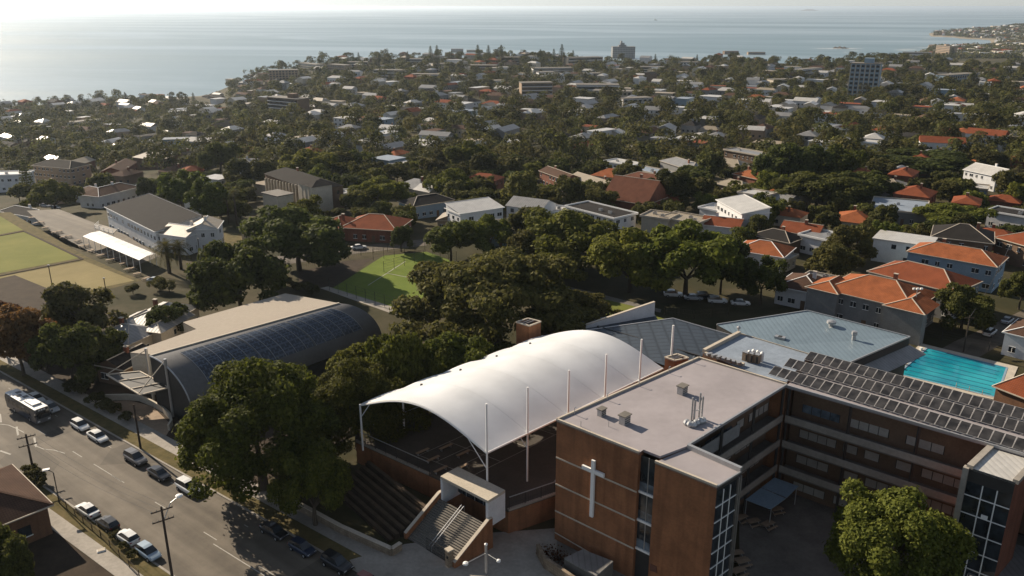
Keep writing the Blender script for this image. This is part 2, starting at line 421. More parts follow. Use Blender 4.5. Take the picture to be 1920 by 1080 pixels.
# ---------------------------------------------------------------- terrain
TER = {  # picture column at the horizon : (distance, height) pairs
 -900: [(260, 0), (420, -14), (620, -30), (850, -42), (1150, -53), (1250, -66), (1700, -74)],
 0:    [(260, 0), (420, -14), (620, -29), (850, -41), (1230, -53), (1300, -57), (1330, -66), (1700, -74)],
 200:  [(260, 0), (420, -14), (620, -28), (850, -40), (1240, -53), (1310, -58), (1340, -66), (1700, -74)],
 330:  [(260, 0), (420, -13), (620, -25), (850, -37), (1250, -53), (1330, -58), (1360, -64), (1700, -74)],
 385:  [(260, 0), (420, -12), (620, -22), (850, -34), (1120, -47), (1310, -57), (1400, -61), (1420, -66), (1700, -74)],
 425:  [(260, 0), (420, -11), (620, -20), (850, -30), (1120, -40), (1400, -48), (1450, -58), (1470, -68), (1800, -74)],
 500:  [(260, 0), (420, -10), (620, -18), (850, -25), (1120, -28), (1380, -25), (1450, -46), (1480, -68), (1800, -74)],
 650:  [(260, 0), (420, -9), (620, -17), (850, -22), (1120, -19), (1400, -12), (1500, -40), (1540, -68), (1800, -74)],
 800:  [(260, 0), (420, -8), (620, -16), (850, -20), (1120, -16), (1400, -10), (1520, -40), (1560, -68), (1800, -74)],
 960:  [(260, 0), (420, -8), (620, -15), (850, -19), (1120, -16), (1400, -9), (1520, -40), (1560, -68), (1800, -74)],
 1165: [(260, 0), (420, -8), (620, -14), (850, -18), (1120, -19), (1400, -18), (1500, -45), (1540, -68), (1800, -74)],
 1270: [(260, 0), (420, -8), (620, -14), (850, -17), (1120, -19), (1400, -20), (1480, -45), (1520, -68), (1800, -74)],
 1375: [(260, 0), (420, -7), (620, -12), (850, -14), (1120, -13), (1400, -9), (1500, -40), (1540, -68), (1800, -74)],
 1480: [(260, 0), (420, -6), (620, -11), (850, -13), (1120, -14), (1400, -16), (1500, -45), (1540, -68), (1800, -74)],
 1545: [(260, 0), (420, -6), (620, -10), (850, -13), (1120, -15), (1420, -18), (1520, -46), (1560, -68), (1800, -74)],
 1650: [(260, 0), (420, -5), (620, -9), (850, -11), (1120, -12), (1450, -10), (1580, -40), (1640, -68), (1900, -74)],
 1735: [(260, 0), (420, -5), (620, -9), (850, -11), (1120, -13), (1450, -12), (1620, -40), (1800, -56), (2450, -56), (2700, -60), (2760, -68), (3000, -74)],
 1765: [(260, 0), (420, -5), (620, -9), (850, -11), (1120, -13), (1450, -14), (1700, -44), (2000, -52), (2600, -52), (3050, -56), (3150, -68), (4200, -70), (4400, -58), (4900, -54), (5100, -70), (5600, -76)],
 1850: [(260, 0), (420, -5), (620, -9), (850, -11), (1120, -13), (1450, -16), (1800, -40), (2400, -46), (3200, -54), (3400, -66), (4050, -66), (4200, -54), (4900, -38), (5500, -50), (5900, -72)],
 1930: [(260, 0), (420, -5), (620, -9), (850, -11), (1120, -14), (1450, -18), (1800, -36), (2400, -42), (3200, -48), (4100, -44), (4900, -18), (5600, -30), (6300, -72)],
 2500: [(260, 0), (420, -5), (620, -9), (850, -11), (1120, -14), (1450, -20), (1800, -34), (2400, -40), (3200, -40), (4100, -34), (4900, -10), (5600, -20), (6300, -72)],
}
_cols = sorted(TER); _az = [math.atan((c - 960) / (FPX / cP)) for c in _cols]
def tz(X, Y):
    d = math.hypot(X, Y); a = math.atan2(X, Y)
    if d <= 260: return 0.0
    def prof(k):
        p = TER[_cols[k]]; return float(np.interp(d, [q[0] for q in p], [q[1] for q in p]))
    if a <= _az[0]: return prof(0)
    if a >= _az[-1]: return prof(-1)
    for k in range(len(_az) - 1):
        if a <= _az[k + 1]:
            f = (a - _az[k]) / (_az[k + 1] - _az[k]); f = f * f * (3 - 2 * f)
            z = prof(k) * (1 - f) + prof(k + 1) * f
            w = min(1, (d - 260) / 200)
            return z + w * (2.2 * math.sin(X * .013 + 1) * math.sin(Y * .011) + 1.2 * math.sin(X * .031) * math.sin(Y * .027 + 2)) * (1 if z > -56 else .2)
def G(px, py):
    """ground point seen at photo pixel (marches the sight line over the terrain)"""
    x = (px - 960) / FPX; y = -(py - 540) / FPX
    d = Vector((x, cP + y * sP, -sP + y * cP))
    hx = math.hypot(d.x, d.y); r = 40.0; last = 40.0
    while r < 7000:
        t = r / hx
        if HC + d.z * t <= tz(d.x * t, d.y * t):
            lo, hi = last, r
            for _ in range(24):
                m_ = (lo + hi) / 2; t = m_ / hx
                if HC + d.z * t <= tz(d.x * t, d.y * t): hi = m_
                else: lo = m_
            t = hi / hx; return Vector((d.x * t, d.y * t, tz(d.x * t, d.y * t)))
        last = r; r *= 1.012
    return None
def tzv(X, Y):
    """the same heights for whole arrays"""
    d = np.hypot(X, Y); a = np.arctan2(X, Y); Z = np.zeros((len(_cols),) + X.shape)
    for i, c in enumerate(_cols): Z[i] = np.interp(d, [q[0] for q in TER[c]], [q[1] for q in TER[c]])
    k = np.clip(np.searchsorted(_az, a) - 1, 0, len(_az) - 2); az = np.array(_az)
    f = np.clip((a - az[k]) / (az[k + 1] - az[k]), 0, 1); f = f * f * (3 - 2 * f)
    z = np.take_along_axis(Z, k[None], 0)[0] * (1 - f) + np.take_along_axis(Z, k[None] + 1, 0)[0] * f
    w = np.clip((d - 260) / 200, 0, 1)
    z2 = z + w * (2.2 * np.sin(X * .013 + 1) * np.sin(Y * .011) + 1.2 * np.sin(X * .031) * np.sin(Y * .027 + 2)) * np.where(z > -56, 1, .2)
    return np.where(d <= 260, 0, z2)
_gx = np.arange(-96, 2040, 4.0); _gy = np.arange(28, 580, 1.5)
def _grid():
    PX, PY = np.meshgrid(_gx, _gy); x = (PX - 960) / FPX; y = -(PY - 540) / FPX
    dx, dy, dz = x, cP + y * sP, -sP + y * cP; hx = np.hypot(dx, dy)
    out = np.full(PX.shape, np.nan); r = 80.0
    while r < 6800:
        t = r / hx; hit = (HC + dz * t <= tzv(dx * t, dy * t)) & np.isnan(out); out[hit] = r; r *= 1.008
    t = out / hx; return dx * t, dy * t
GXX, GYY = _grid()
def Gq(px, py, rs=random):
    """quick ground point near a photo pixel, for scattering"""
    i = int(round((px + 96) / 4)); j = int(round((py - 28) / 1.5))
    if not (0 <= i < len(_gx) and 0 <= j < len(_gy)): return None
    X, Y = float(GXX[j, i]), float(GYY[j, i])
    if X != X: return None
    d = math.hypot(X, Y); k = rs.uniform(-.004, .004) * d; X += k; Y += rs.uniform(-.004, .004) * d
    return V(X, Y, tz(X, Y))
def build_terrain():
    azs = list(np.radians(np.arange(-62, 62.1, .8)))
    ds = [0.5, 20, 60, 120, 190, 230, 260]
    while ds[-1] < 6600: ds.append(ds[-1] * 1.022 if ds[-1] < 1900 else ds[-1] * 1.05)
    b = MB(); b.smooth = True
    def fn(u, v):
        a = azs[round(u * (len(azs) - 1))]; d = ds[round(v * (len(ds) - 1))]
        X, Y = math.sin(a) * d, math.cos(a) * d
        return (X, Y, tz(X, Y))
    b.grid(fn, len(azs) - 1, len(ds) - 1)
    o = b.build('terrain', ground_mat()); struct(o)
    # turn faces up
    me = o.data
    if me.polygons[len(me.polygons) // 2].normal.z < 0: me.flip_normals()
    # ground behind and beside the camera
    g = MB(); w = 700
    a0, a1 = math.radians(-62), math.radians(62)
    g.face([(math.sin(a0) * 6600, math.cos(a0) * 6600, -.05), (-6600, -900, -.05), (6600, -900, -.05), (math.sin(a1) * 6600, math.cos(a1) * 6600, -.05), (0, .4, -.05)])
    struct(g.build('ground', M['earth']))
build_terrain()
sb = MB(); sb.face([(-160000, 820, SEA), (160000, 820, SEA), (160000, 160000, SEA), (-160000, 160000, SEA)])
struct(sb.build('sea', M['sea']))
# ---------------------------------------------------------------- roads and paths near the school
def sheet(name, px, mat, z=.02, kind='structure', grow=0):
    b = MB(); pts = [U(x, y, z) for x, y in px]
    a = sum(pts[i][0] * pts[i - 1][1] - pts[i - 1][0] * pts[i][1] for i in range(len(pts)))
    if a > 0: pts = pts[::-1]
    b.face(pts); o = b.build(name, mat); o['kind'] = kind; return o
kf0, kf1 = U(54, 728), U(440, 945)            # far kerb
kn0, kn1 = U(142, 952), U(262, 1055)          # near kerb
rd = (kf1 - kf0).normalized(); rn = V(-rd.y, rd.x)      # along the street, and towards the school
wid = (kf0 - kn0).dot(rn)
def RP(s, w, z=0.0):
    """street frame: s along from the far-kerb mark, w across (0 = far kerb, negative = into the road)"""
    p = kf0 + rd * s + rn * w; return V(p.x, p.y, z)
S0, S1 = -75, 90
def strip(name, w0, w1, mat, z, s0=S0, s1=S1):
    b = MB(); b.face([RP(s0, w0, z), RP(s1, w0, z), RP(s1, w1, z), RP(s0, w1, z)]); o = b.build(name, mat); return struct(o)
strip('road', -wid, 0, M['road'], .024)
def sside(px, py): return (U(px, py) - kf0).dot(rd)
jx = sside(95, 905)
b = MB(); b.face([RP(jx - 26, -wid - 40, .02), RP(jx - 14, -wid - 40, .02), RP(jx - 1, -wid, .02), RP(jx - 44, -wid, .02)])
struct(b.build('side_road', M['road']))
def kerb(name, w, s0, s1, side):
    b = MB(); a, c = RP(s0, w), RP(s1, w); b.beam(a + V(0, 0, .06), c + V(0, 0, .06), .3, .13); struct(b.build(name, M['concrete']))
kerb('kerb', .15, S0, S1, 1); kerb('kerb', -wid - .15, jx - 1, S1, -1); kerb('kerb', -wid - .15, S0, jx - 44, -1)
strip('verge_far', .3, 2.6, M['dry_grass'], .10); strip('footpath_far', 2.6, 5.2, M['concrete'], .12); strip('garden_strip_far', 5.2, 30, M['earth'], .06, S0, 62)
strip('verge_near', -wid - 2.4, -wid - .3, M['dry_grass'], .10, jx - 1); strip('footpath_near', -wid - 4.6, -wid - 2.4, M['concrete'], .12, jx - 1)
strip('yard_near', -wid - 30, -wid - 4.6, M['earth'], .05, jx - 1)
# painted lines
b = MB()
def dash(s, w, l, wd=.12):
    b.face([RP(s, w - wd / 2, .032), RP(s + l, w - wd / 2, .032), RP(s + l, w + wd / 2, .032), RP(s, w + wd / 2, .032)])
cw = (U(280, 935) - kf0).dot(rn)
for k in range(-9, 15):
    s_ = k * 6.0
    if k % 2 and not (jx - 44 < s_ < jx - 30): dash(s_, cw, 3.0, .14)
dash(sside(400, 1020), (U(400, 1020) - kf0).dot(rn), 14, .14); dash(sside(165, 875), cw + .05, 9, .13)
for k in range(9): dash(S0 + 18 * k, -2.3, .9, .1)
struct(b.build('road_markings', M['line']))
b = MB()
def seg(p, q, w=.16):
    d = (q - p).normalized(); n = V(-d.y, d.x) * w / 2; b.face([p - n, q - n, q + n, p + n])
cv = [U(x, y, .036) for x, y in ((0, 795), (16, 797), (30, 803), (45, 811))]
for p, q in zip(cv, cv[1:]): seg(p, q)
cv = [U(x, y, .036) for x, y in ((64, 835), (82, 842), (102, 844), (122, 850))]
for p, q in zip(cv, cv[1:]): seg(p, q)
for a_, c_ in (((0, 776), (2, 792)), ((31, 800), (34, 816)), ((64, 820), (68, 838)), ((0, 845), (20, 852))): seg(U(*a_, .038), U(*c_, .038), .3)
struct(b.build('junction_markings', M['line']))

# ---------------------------------------------------------------- school block with the cross
gA = U(1040, 1012); ZR = ztop(gA, 788)
A = U(1044, 788, ZR); T1 = U(1345, 908, ZR); L2 = U(1310, 672, ZR); R2 = U(1475, 722, ZR); Rr = U(1285, 832, ZR)
T2 = U(1390, 880, ZR); T3 = U(1290, 836, ZR)
uf = (T1 - A).normalized(); LF = (T1 - A).length
us = (L2 - A).normalized()
def onf(px): # point of the front line at picture column px
    lo, hi = 0.0, LF
    for _ in range(40):
        m_ = (lo + hi) / 2
        if proj(*(A + uf * m_))[0] < px: lo = m_
        else: hi = m_
    return A + uf * lo
B = onf(1198); C = onf(1229)
nf = V(uf.y, -uf.x)                      # outward normal of the front (towards the street corner)
if nf.dot(V(0, -1)) < 0: nf = -nf
def zat(p, z): return V(p.x, p.y, z)
FL = [ztop(gA, 857), ztop(gA, 907), ztop(gA, 957)]     # floor lines of the front
Er = zat(Rr, 0)
school = thing('school_block', 'four storey orange brick school block with a big white cross on its front', 'school building', zat(A, 0))
b = MB()
rec = -nf * 1.0
wing = [A, B, B + rec, C + rec, T3, R2, L2]
b.use(M['brick'])
def wall(p, q, z0, z1): b.face([zat(p, z0), zat(q, z0), zat(q, z1), zat(p, z1)])
wall(A, B, 0, ZR); wall(B, B + rec, 0, ZR); wall(L2, A, 0, ZR); wall(R2, L2, 0, ZR)
b.build('wall', None, school)
b = MB(); b.use(M['brick']); towr = [C, T1, T2, T3]
ZT = ZR - .35
wall(C, T1, 0, ZT); wall(C + rec, C, 0, ZT); wall(T2, T3, 0, ZT); wall(T3, C + rec, 0, ZT)
b.build('stair_tower_wall', None, school)
b = MB(); b.face([zat(p, ZR - .02) for p in wing]);
if b.build('_t').data.polygons[0].normal.z < 0: wing_r = wing[::-1]
else: wing_r = wing
bpy.data.objects.remove(bpy.data.objects['_t'])
b = MB(); b.use(M['lav_roof']); b.prism(wing_r, ZR - .3, ZR + .02)
roof = b.build('roof', None, school)
b = MB(); b.use(M['pale_trim'])
for p, q in ((A, B), (L2, A), (R2, L2)): b.beam(zat(p, ZR + .12), zat(q, ZR + .12), .28, .3)
b.use(M['metal']).beam(zat(T3, ZR + .08), zat(R2, ZR + .08), .25, .24)
b.build('parapet', None, roof)
b = MB(); b.use(M['lav_roof']); b.prism([C, T1, T2, T3], ZT - .3, ZT + .02)
tr_ = b.build('stair_tower_roof', None, school)
b = MB(); b.use(M['pale_trim'])
for p, q in ((C, T1), (T2, T3)): b.beam(zat(p, ZT + .12), zat(q, ZT + .12), .3, .3)
b.use(M['metal']).beam(zat(T1, ZT + .06), zat(T2, ZT + .06), .2, .2)
b.beam(zat(T3, ZT + .3), zat(T2, ZT + .3), .45, .6)
b.build('parapet', None, tr_)
b = MB(); b.use(M['pale_trim'])
for z in FL: b.beam(zat(A, z) + nf * .012, zat(B, z) + nf * .012, .1, .2)
b.beam(zat(A, 1.2) + nf * .012, zat(A + uf * 6, .8) + nf * .012, .1, .15)
b.build('floor_band', None, school)
# recessed stair window
ww = C - B; zs = [ZR - .3] + FL + [0]
for k in range(4):
    z1, z0 = zs[k], zs[k + 1]
    b = MB(); p0, p1 = B + rec * .55, C + rec * .55
    if k == 3: b.use(M['dark']).face([zat(p0, 0), zat(p1, 0), zat(p1, z1 - .2), zat(p0, z1 - .2)]); b.build('doorway', None, school); continue
    b.use(M['glass_blue']).face([zat(p0, z0), zat(p1, z0), zat(p1, z0 + 1.3), zat(p0, z0 + 1.3)])
    b.use(M['glass']).face([zat(p0, z0 + 1.3), zat(p1, z0 + 1.3), zat(p1, z1 - .2), zat(p0, z1 - .2)])
    win = b.build('window', None, school)
    b = MB(); b.use(M['metal']); mid = lerp(p0, p1, .5) + nf * .03; b.beam(zat(mid, z0), zat(mid, z1 - .2), .1)
    b.use(M['white']).beam(zat(p0, z0 - .05) + nf * .08, zat(p1, z0 - .05) + nf * .08, .25, .28); b.build('frame', None, win)
# cross
cx = onf(1117)
def on_wall(px, py):
    """point on the front wall plane at a photo pixel"""
    x = (px - 960) / FPX; y = -(py - 540) / FPX; d = Vector((x, cP + y * sP, -sP + y * cP)); o = Vector((0, 0, HC))
    t = (zat(A, 0) - o).dot(nf) / d.dot(nf); return o + d * t
top, bot = on_wall(1117, 862), on_wall(1110, 966); al, ar = on_wall(1093, 873), on_wall(1134, 889)
b = MB(); f = nf * .28
mc = lerp(top, bot, .5); b.use(M['white']); b.beam(V(mc.x, mc.y, bot.z) + f, V(mc.x, mc.y, top.z) + f, .5, .3, up=nf)
za = (al.z + ar.z) / 2; hw = (ar - al).length / 2
for sgn in (-1, 1): b.beam(zat(mc, za) + uf * .25 * sgn + f, zat(mc, za) + uf * hw * sgn + f, .3, .5)
cr_ = b.build('cross', None, school)
b = MB(); b.use(M['rust']); v0 = on_wall(1228 - 6, 1068); b.beam(on_wall(1219, 1063) + nf * .04, on_wall(1232, 1068) + nf * .04, .06, .9); b.build('wall_vent', None, school)
# glazed side of the stair tower
b = MB(); b.use(M['glass']); e = (T2 - T1); nt_ = V(e.y, -e.x).normalized()
if nt_.dot(V(1, -1)) < 0: nt_ = -nt_
b.face([zat(T1, 0), zat(T2, 0), zat(T2, ZT - .6), zat(T1, ZT - .6)]); b.use(M['dark']).face([zat(T1, ZT - .6), zat(T2, ZT - .6), zat(T2, ZT), zat(T1, ZT)])
gw = b.build('glazed_wall', None, school)
b = MB(); b.use(M['white'])
for k in (1, 2): p = lerp(T1, T2, k / 3 * .86) + nt_ * .06; b.beam(zat(p, 0), zat(p, ZT - .8), .09)
for k in range(1, 8): z = ZT - .6 - k * 2.05; b.beam(zat(T1, z) + nt_ * .06, zat(lerp(T1, T2, .86), z) + nt_ * .06, .09)
b.use(M['concrete_dark']); 
for k in (.89, .98): p = lerp(T1, T2, k) + nt_ * .1; b.beam(zat(p, 0), zat(p, ZT - .4), .28, .2, up=nt_)
b.build('mullion_frame', None, gw)
# galleries of the wing, on the courtyard side
es = (R2 - T3).normalized(); ne = V(es.y, -es.x)
if ne.dot(V(1, -1)) < 0: ne = -ne
EL = (R2 - T3).length
def gallery(P, Q, n, dep, parent, zs, seed, wins=True, wall_m='brown_wall'):
    """three open access galleries along P-Q facing n: recessed wall, parapet bands, dark ceilings, window panels"""
    rnd = random.Random(seed)
    L_ = (Q - P).length; d = (Q - P).normalized()
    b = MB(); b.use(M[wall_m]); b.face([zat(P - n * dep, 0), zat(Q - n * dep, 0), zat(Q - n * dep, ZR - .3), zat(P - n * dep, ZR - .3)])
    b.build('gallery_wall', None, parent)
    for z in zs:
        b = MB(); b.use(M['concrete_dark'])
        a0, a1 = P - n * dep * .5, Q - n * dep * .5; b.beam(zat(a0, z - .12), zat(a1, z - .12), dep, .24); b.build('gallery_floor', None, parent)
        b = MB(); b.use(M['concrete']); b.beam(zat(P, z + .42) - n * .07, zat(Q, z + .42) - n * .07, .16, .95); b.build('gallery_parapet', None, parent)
    if wins:
        for z in zs + [0]:
            x = 1.5
            while x < L_ - 4:
                w = rnd.choice((1.9, 4.6, 6.4, 5.2)); w = min(w, L_ - x - .5)
                c0 = P + d * x - n * (dep - .05); c1 = c0 + d * w
                b = MB(); b.use(M['blind'] if rnd.random() < .72 else M['glass_blue']); b.face([zat(c0, z + 1.0), zat(c1, z + 1.0), zat(c1, z + 2.2), zat(c0, z + 2.2)])
                wi = b.build('window', None, parent)
                b = MB(); b.use(M['dark']); k = max(1, int(w / 1.2))
                for i in range(k + 1): q = lerp(c0, c1, i / k) + n * .04; b.beam(zat(q, z + 1.0), zat(q, z + 2.2), .06)
                b.build('frame', None, wi)
                x += w + rnd.choice((1.0, 1.3, 2.2))
    b = MB(); b.use(M['dark']); k = max(2, int(L_ / 7))
    for i in range(k + 1): p = lerp(P, Q, min(.995, max(.005, i / k))) - n * .3; b.beam(zat(p, 0), zat(p, ZR - .3), .3)
    b.build('gallery_column', None, parent)
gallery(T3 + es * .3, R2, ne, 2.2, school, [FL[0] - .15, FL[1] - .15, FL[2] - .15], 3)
b = MB(); b.use(M['grey_wall']); p, q = T3 + es * 2.5 - ne * .5, T3 + es * 13 - ne * .5
b.beam(zat(p, FL[0] + 2.4), zat(q, FL[0] + 2.4), .08, 1.9); b.build('roller_screen', None, school)
# roof fittings
def vent(px, py, w, d, h):
    p = U(px, py, ZR); b = MB(); b.use(M['metal']).box(zat(p, ZR), w, d, h, .8); b.use(M['concrete_dark']); b.box(zat(p, ZR + h), w * 1.18, d * 1.3, .12, .8)
    b.use(M['dark']); r_ = V(math.cos(.8), math.sin(.8)); m_ = V(-r_.y, r_.x)
    for k in range(3): b.beam(zat(p - r_ * w * .45 - m_ * (d * .5 + .02), ZR + .3 + k * h * .25), zat(p + r_ * w * .45 - m_ * (d * .5 + .02), ZR + .3 + k * h * .25), .03, .1)
    b.build('roof_vent', None, roof)
vent(1128, 779, 1.0, .7, .95); vent(1171, 794, 1.25, .9, 1.2); vent(1279, 738, 1.25, .9, 1.15)
b = MB(); b.use(M['metal'])
for px, py, ht in ((1296, 788, 3.2), (1301, 789, 3.0), (1310, 783, 3.5), (1315, 786, 3.2)):
    p = U(px, py, ZR); b.tube([p, p + V(0, 0, ht)], .13, 8)
for px, py in ((1288, 793), (1294, 796), (1300, 797), (1306, 793), (1313, 790), (1318, 789)):
    p = U(px, py, ZR + .25); b.lathe(p, [(.05, -.25), (.42, -.2), (.5, .1), (.3, .42), (.02, .5)], 8)
for k in range(3): p = U(1298 + k * 7, 770, ZR + 1.2 + k * .5); b.beam(p, U(1314, 768, ZR + 1.2 + k * .5), .06)
b.build('exhaust_pipe', None, roof)
b = MB(); b.use(M['metal'])
for t in (.09, .3, .52, .74, .93):
    p = lerp(A, L2, t) + V(.35, -.25) ; b.tube([zat(p, ZR), zat(p, ZR + 1.0)], .05, 6); b.tube([zat(p, ZR + 1.0), zat(p + us * .3, ZR + 1.0)], .05, 6)
for px, py in ((1089, 800), (1141, 800)): p = U(px, py, ZR); b.tube([p, p + V(0, 0, .8)], .04, 6)
b.build('anchor_post', None, roof)

# ---------------------------------------------------------------- solar roofed wing
E1 = U(1853, 831, ZR); ue = (E1 - R2).normalized(); nE = V(ue.y, -ue.x)
if nE.dot(V(-1, -1)) < 0: nE = -nE
K1 = U(1440, 700, ZR); 
east = thing('classroom_wing', 'long classroom wing with three rows of solar panels and open galleries over the courtyard', 'school building', zat(R2, 0))
EL2 = 46.0
back = -nE * 13.2
b = MB(); b.use(M['brick_dark']); P0, P1 = R2, R2 + ue * EL2
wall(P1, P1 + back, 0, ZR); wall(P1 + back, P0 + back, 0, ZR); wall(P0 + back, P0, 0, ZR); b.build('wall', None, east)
b = MB(); b.use(M['lav_roof']).prism([P0 + nE * .2, P1 + nE * .2, P1 + back, P0 + back], ZR - .35, ZR - .01)
eroof = b.build('roof', None, east)
b = MB(); b.use(M['metal']).beam(zat(P0 + nE * .25, ZR + .02), zat(P1 + nE * .25, ZR + .02), .22, .3); b.build('gutter', None, eroof)
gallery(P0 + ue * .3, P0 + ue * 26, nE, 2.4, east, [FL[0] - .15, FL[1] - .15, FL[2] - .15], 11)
pn = None; npan = 0
for (x0, y0, x1, y1, up_) in ((1440, 702, 1920, 847, .9), (1469, 687, 1920, 814, .9), (1508, 674, 1920, 788, .9)):
    a_ = U(x0, y0, ZR + .25); c_ = U(x1, y1, ZR + .25); d = (c_ - a_).normalized(); n2 = V(-d.y, d.x)
    if n2.dot(nE) > 0: n2 = -n2
    ln = (c_ - a_).length + 3.5; k = int(ln / 1.24)
    for i in range(k):
        p = a_ + d * i * 1.24; o_ = None
        w = 1.18; s_ = n2 * 2.1 + V(0, 0, .62)
        if pn is None or npan % 26 == 0:
            pass
        b = MB(); b.use(M['pv_glass']); q = p + d * .05; r_ = p + d * (w - .05); i_ = .04
        up2 = V(0, 0, .05)
        b.face([q + s_ * i_ + up2, r_ + s_ * i_ + up2, r_ + s_ * .96 + up2, q + s_ * .96 + up2])
        b.use(M['pv_frame'])
        b.beam(p, p + s_, .04, .06); b.beam(p + d * w, p + d * w + s_, .04, .06); b.beam(p, p + d * w, .05, .06); b.beam(p + s_, p + s_ + d * w, .06, .07)
        b.build('solar_panel', None, east); npan += 1
    b = MB(); b.use(M['metal'])
    b.beam(a_ + n2 * 2.35 + V(0, 0, .1), a_ + d * ln + n2 * 2.35 + V(0, 0, .1), .35, .08)
    for i in range(0, k + 1, 3): p = a_ + d * i * 1.24 + n2 * 1.65; b.beam(zat(p, ZR), zat(p, ZR + .72), .06)
    b.build('panel_rail', None, east)
# stair tower at the far end of the courtyard
C0, C1, C3 = U(1818, 877, ZR - .4), U(1904, 905, ZR - .4), U(1857, 840, ZR - .4); C2 = C1 + (C3 - C0)
stair = thing('stair_tower', 'glass fronted brick stair tower with ribbed roof at the courtyard corner', 'stair tower', zat(C0, 0))
n0 = V((C1 - C0).y, -(C1 - C0).x).normalized(); Z2 = ZR - .4
b = MB(); b.use(M['brick_red']); wall(C1, C2, 0, Z2); wall(C2, C3, 0, Z2); wall(C3, C0, 0, Z2); b.build('wall', None, stair)
b = MB(); b.use(M['glass']).face([zat(C0, 0), zat(C1, 0), zat(C1, Z2 - 1.7), zat(C0, Z2 - 1.7)]); b.use(M['dark']).face([zat(C0, Z2 - 1.7), zat(C1, Z2 - 1.7), zat(C1, Z2), zat(C0, Z2)])
gl = b.build('glazed_front', None, stair)
b = MB(); b.use(M['white'])
for k in (.36, .68): p = lerp(C0, C1, k) + n0 * .05; b.beam(zat(p, 0), zat(p, Z2 - 1.7), .1)
for k in range(1, 6): z = Z2 - 1.7 - 2.35 * k + .6; b.beam(zat(C0, z) + n0 * .05, zat(C1, z) + n0 * .05, .1)
q = lerp(C0, C1, .45) + n0 * .08; b.beam(zat(q, Z2 - 5.5), zat(q + (C1 - C0).normalized() * .7, Z2 - 5.5), .04, .5)
b.build('mullion_frame', None, gl)
b = MB(); b.use(M['pale_iron']).prism([C0, C1, C2, C3], Z2 - .25, Z2 + .05); sr = b.build('roof', None, stair)
b = MB(); b.use(M['concrete']); b.beam(zat(C0, Z2 + .1), zat(C3, Z2 + .1), .7, .5); b.beam(zat(C1, Z2 + .1), zat(C2, Z2 + .1), .6, .5)
b.beam(zat(C0, 0) - (C1 - C0).normalized() * .3, zat(C0, Z2) - (C1 - C0).normalized() * .3, .6, .8, up=n0); b.build('parapet', None, sr)
# ---------------------------------------------------------------- podium, playground and canopy
ZC = 3.8; ZE = 11.6
FLp = U(675, 758, ZE); FRp = U(913, 848, ZE); BRp = U(1243, 690, ZE)
tu = (FRp - FLp); tv = (BRp - FRp); BLp = FLp + tv
tun, tvn = tu.normalized(), tv.normalized()
# podium: top slab of the raised playground
pA = U(640, 860, ZC); 
dk0, dk1, dk2 = U(672, 829, ZC), U(953, 957, ZC), U(1043, 926, ZC)
pod = [zat(dk0 - tun * .6, 0), zat(dk1, 0), zat(dk2, 0), zat(A + us * 1.5 - uf * .05, 0), zat(BRp + tvn * 3, 0), zat(BLp - tun * 1.2 + tvn * 3, 0)]
M['deck'] = paint('deck_shade_tone', (.075, .066, .056), .9, .3, .3, .2)  # floor colour darkened in place of shade under the canopy
podium = thing('raised_playground', 'raised brick walled playground deck under the white membrane canopy', 'playground', zat(FLp, 0))
b = MB(); b.use(M['brick']); b.prism(pod, 0, ZC - .3, top=False); b.build('retaining_wall', None, podium)
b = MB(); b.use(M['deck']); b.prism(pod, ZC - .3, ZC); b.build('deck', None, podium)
def railing(pts, parent, h=2.4, name='railing', n=2.0, top_m='metal'):
    for P_, Q_ in zip(pts, pts[1:]):
        b = MB(); b.use(M['dark']); k = max(1, int((Q_ - P_).length / n))
        for i in range(k + 1): p = lerp(P_, Q_, i / k); b.beam(p, p + V(0, 0, h), .09)
        b.beam(P_ + V(0, 0, h * .5), Q_ + V(0, 0, h * .5), .04); 
        kk = max(1, int((Q_ - P_).length / .3))
        for i in range(kk + 1): p = lerp(P_, Q_, i / kk); b.beam(p + V(0, 0, .1), p + V(0, 0, h), .025)
        b.use(M[top_m]); b.beam(P_ + V(0, 0, h), Q_ + V(0, 0, h), .1, .1); b.build(name, None, parent)
r0, r1, r2, r3 = zat(pod[0], ZC), zat(pod[1], ZC), zat(pod[2], ZC), zat(pod[3], ZC)
railing([r0, lerp(r0, r1, .52)], podium, 2.0)
railing([lerp(r1, r2, .02), r2], podium, 2.0)
railing([lerp(r1, r2, 1.0) + tun * -.3, r2 + tvn * 9], podium, 2.0)
railing([FLp * 1 + V(0, 0, ZC - ZE) - tun * .6 + tvn * 2, zat(BLp, ZC) - tun * .6], podium, 3.2)
b = MB(); b.use(M['concrete'])
for p, q in ((r0, lerp(r0, r1, .52)), (r1, r2)): b.beam(p + V(0, 0, .1), q + V(0, 0, .1), .45, .25)
b.build('coping', None, podium)
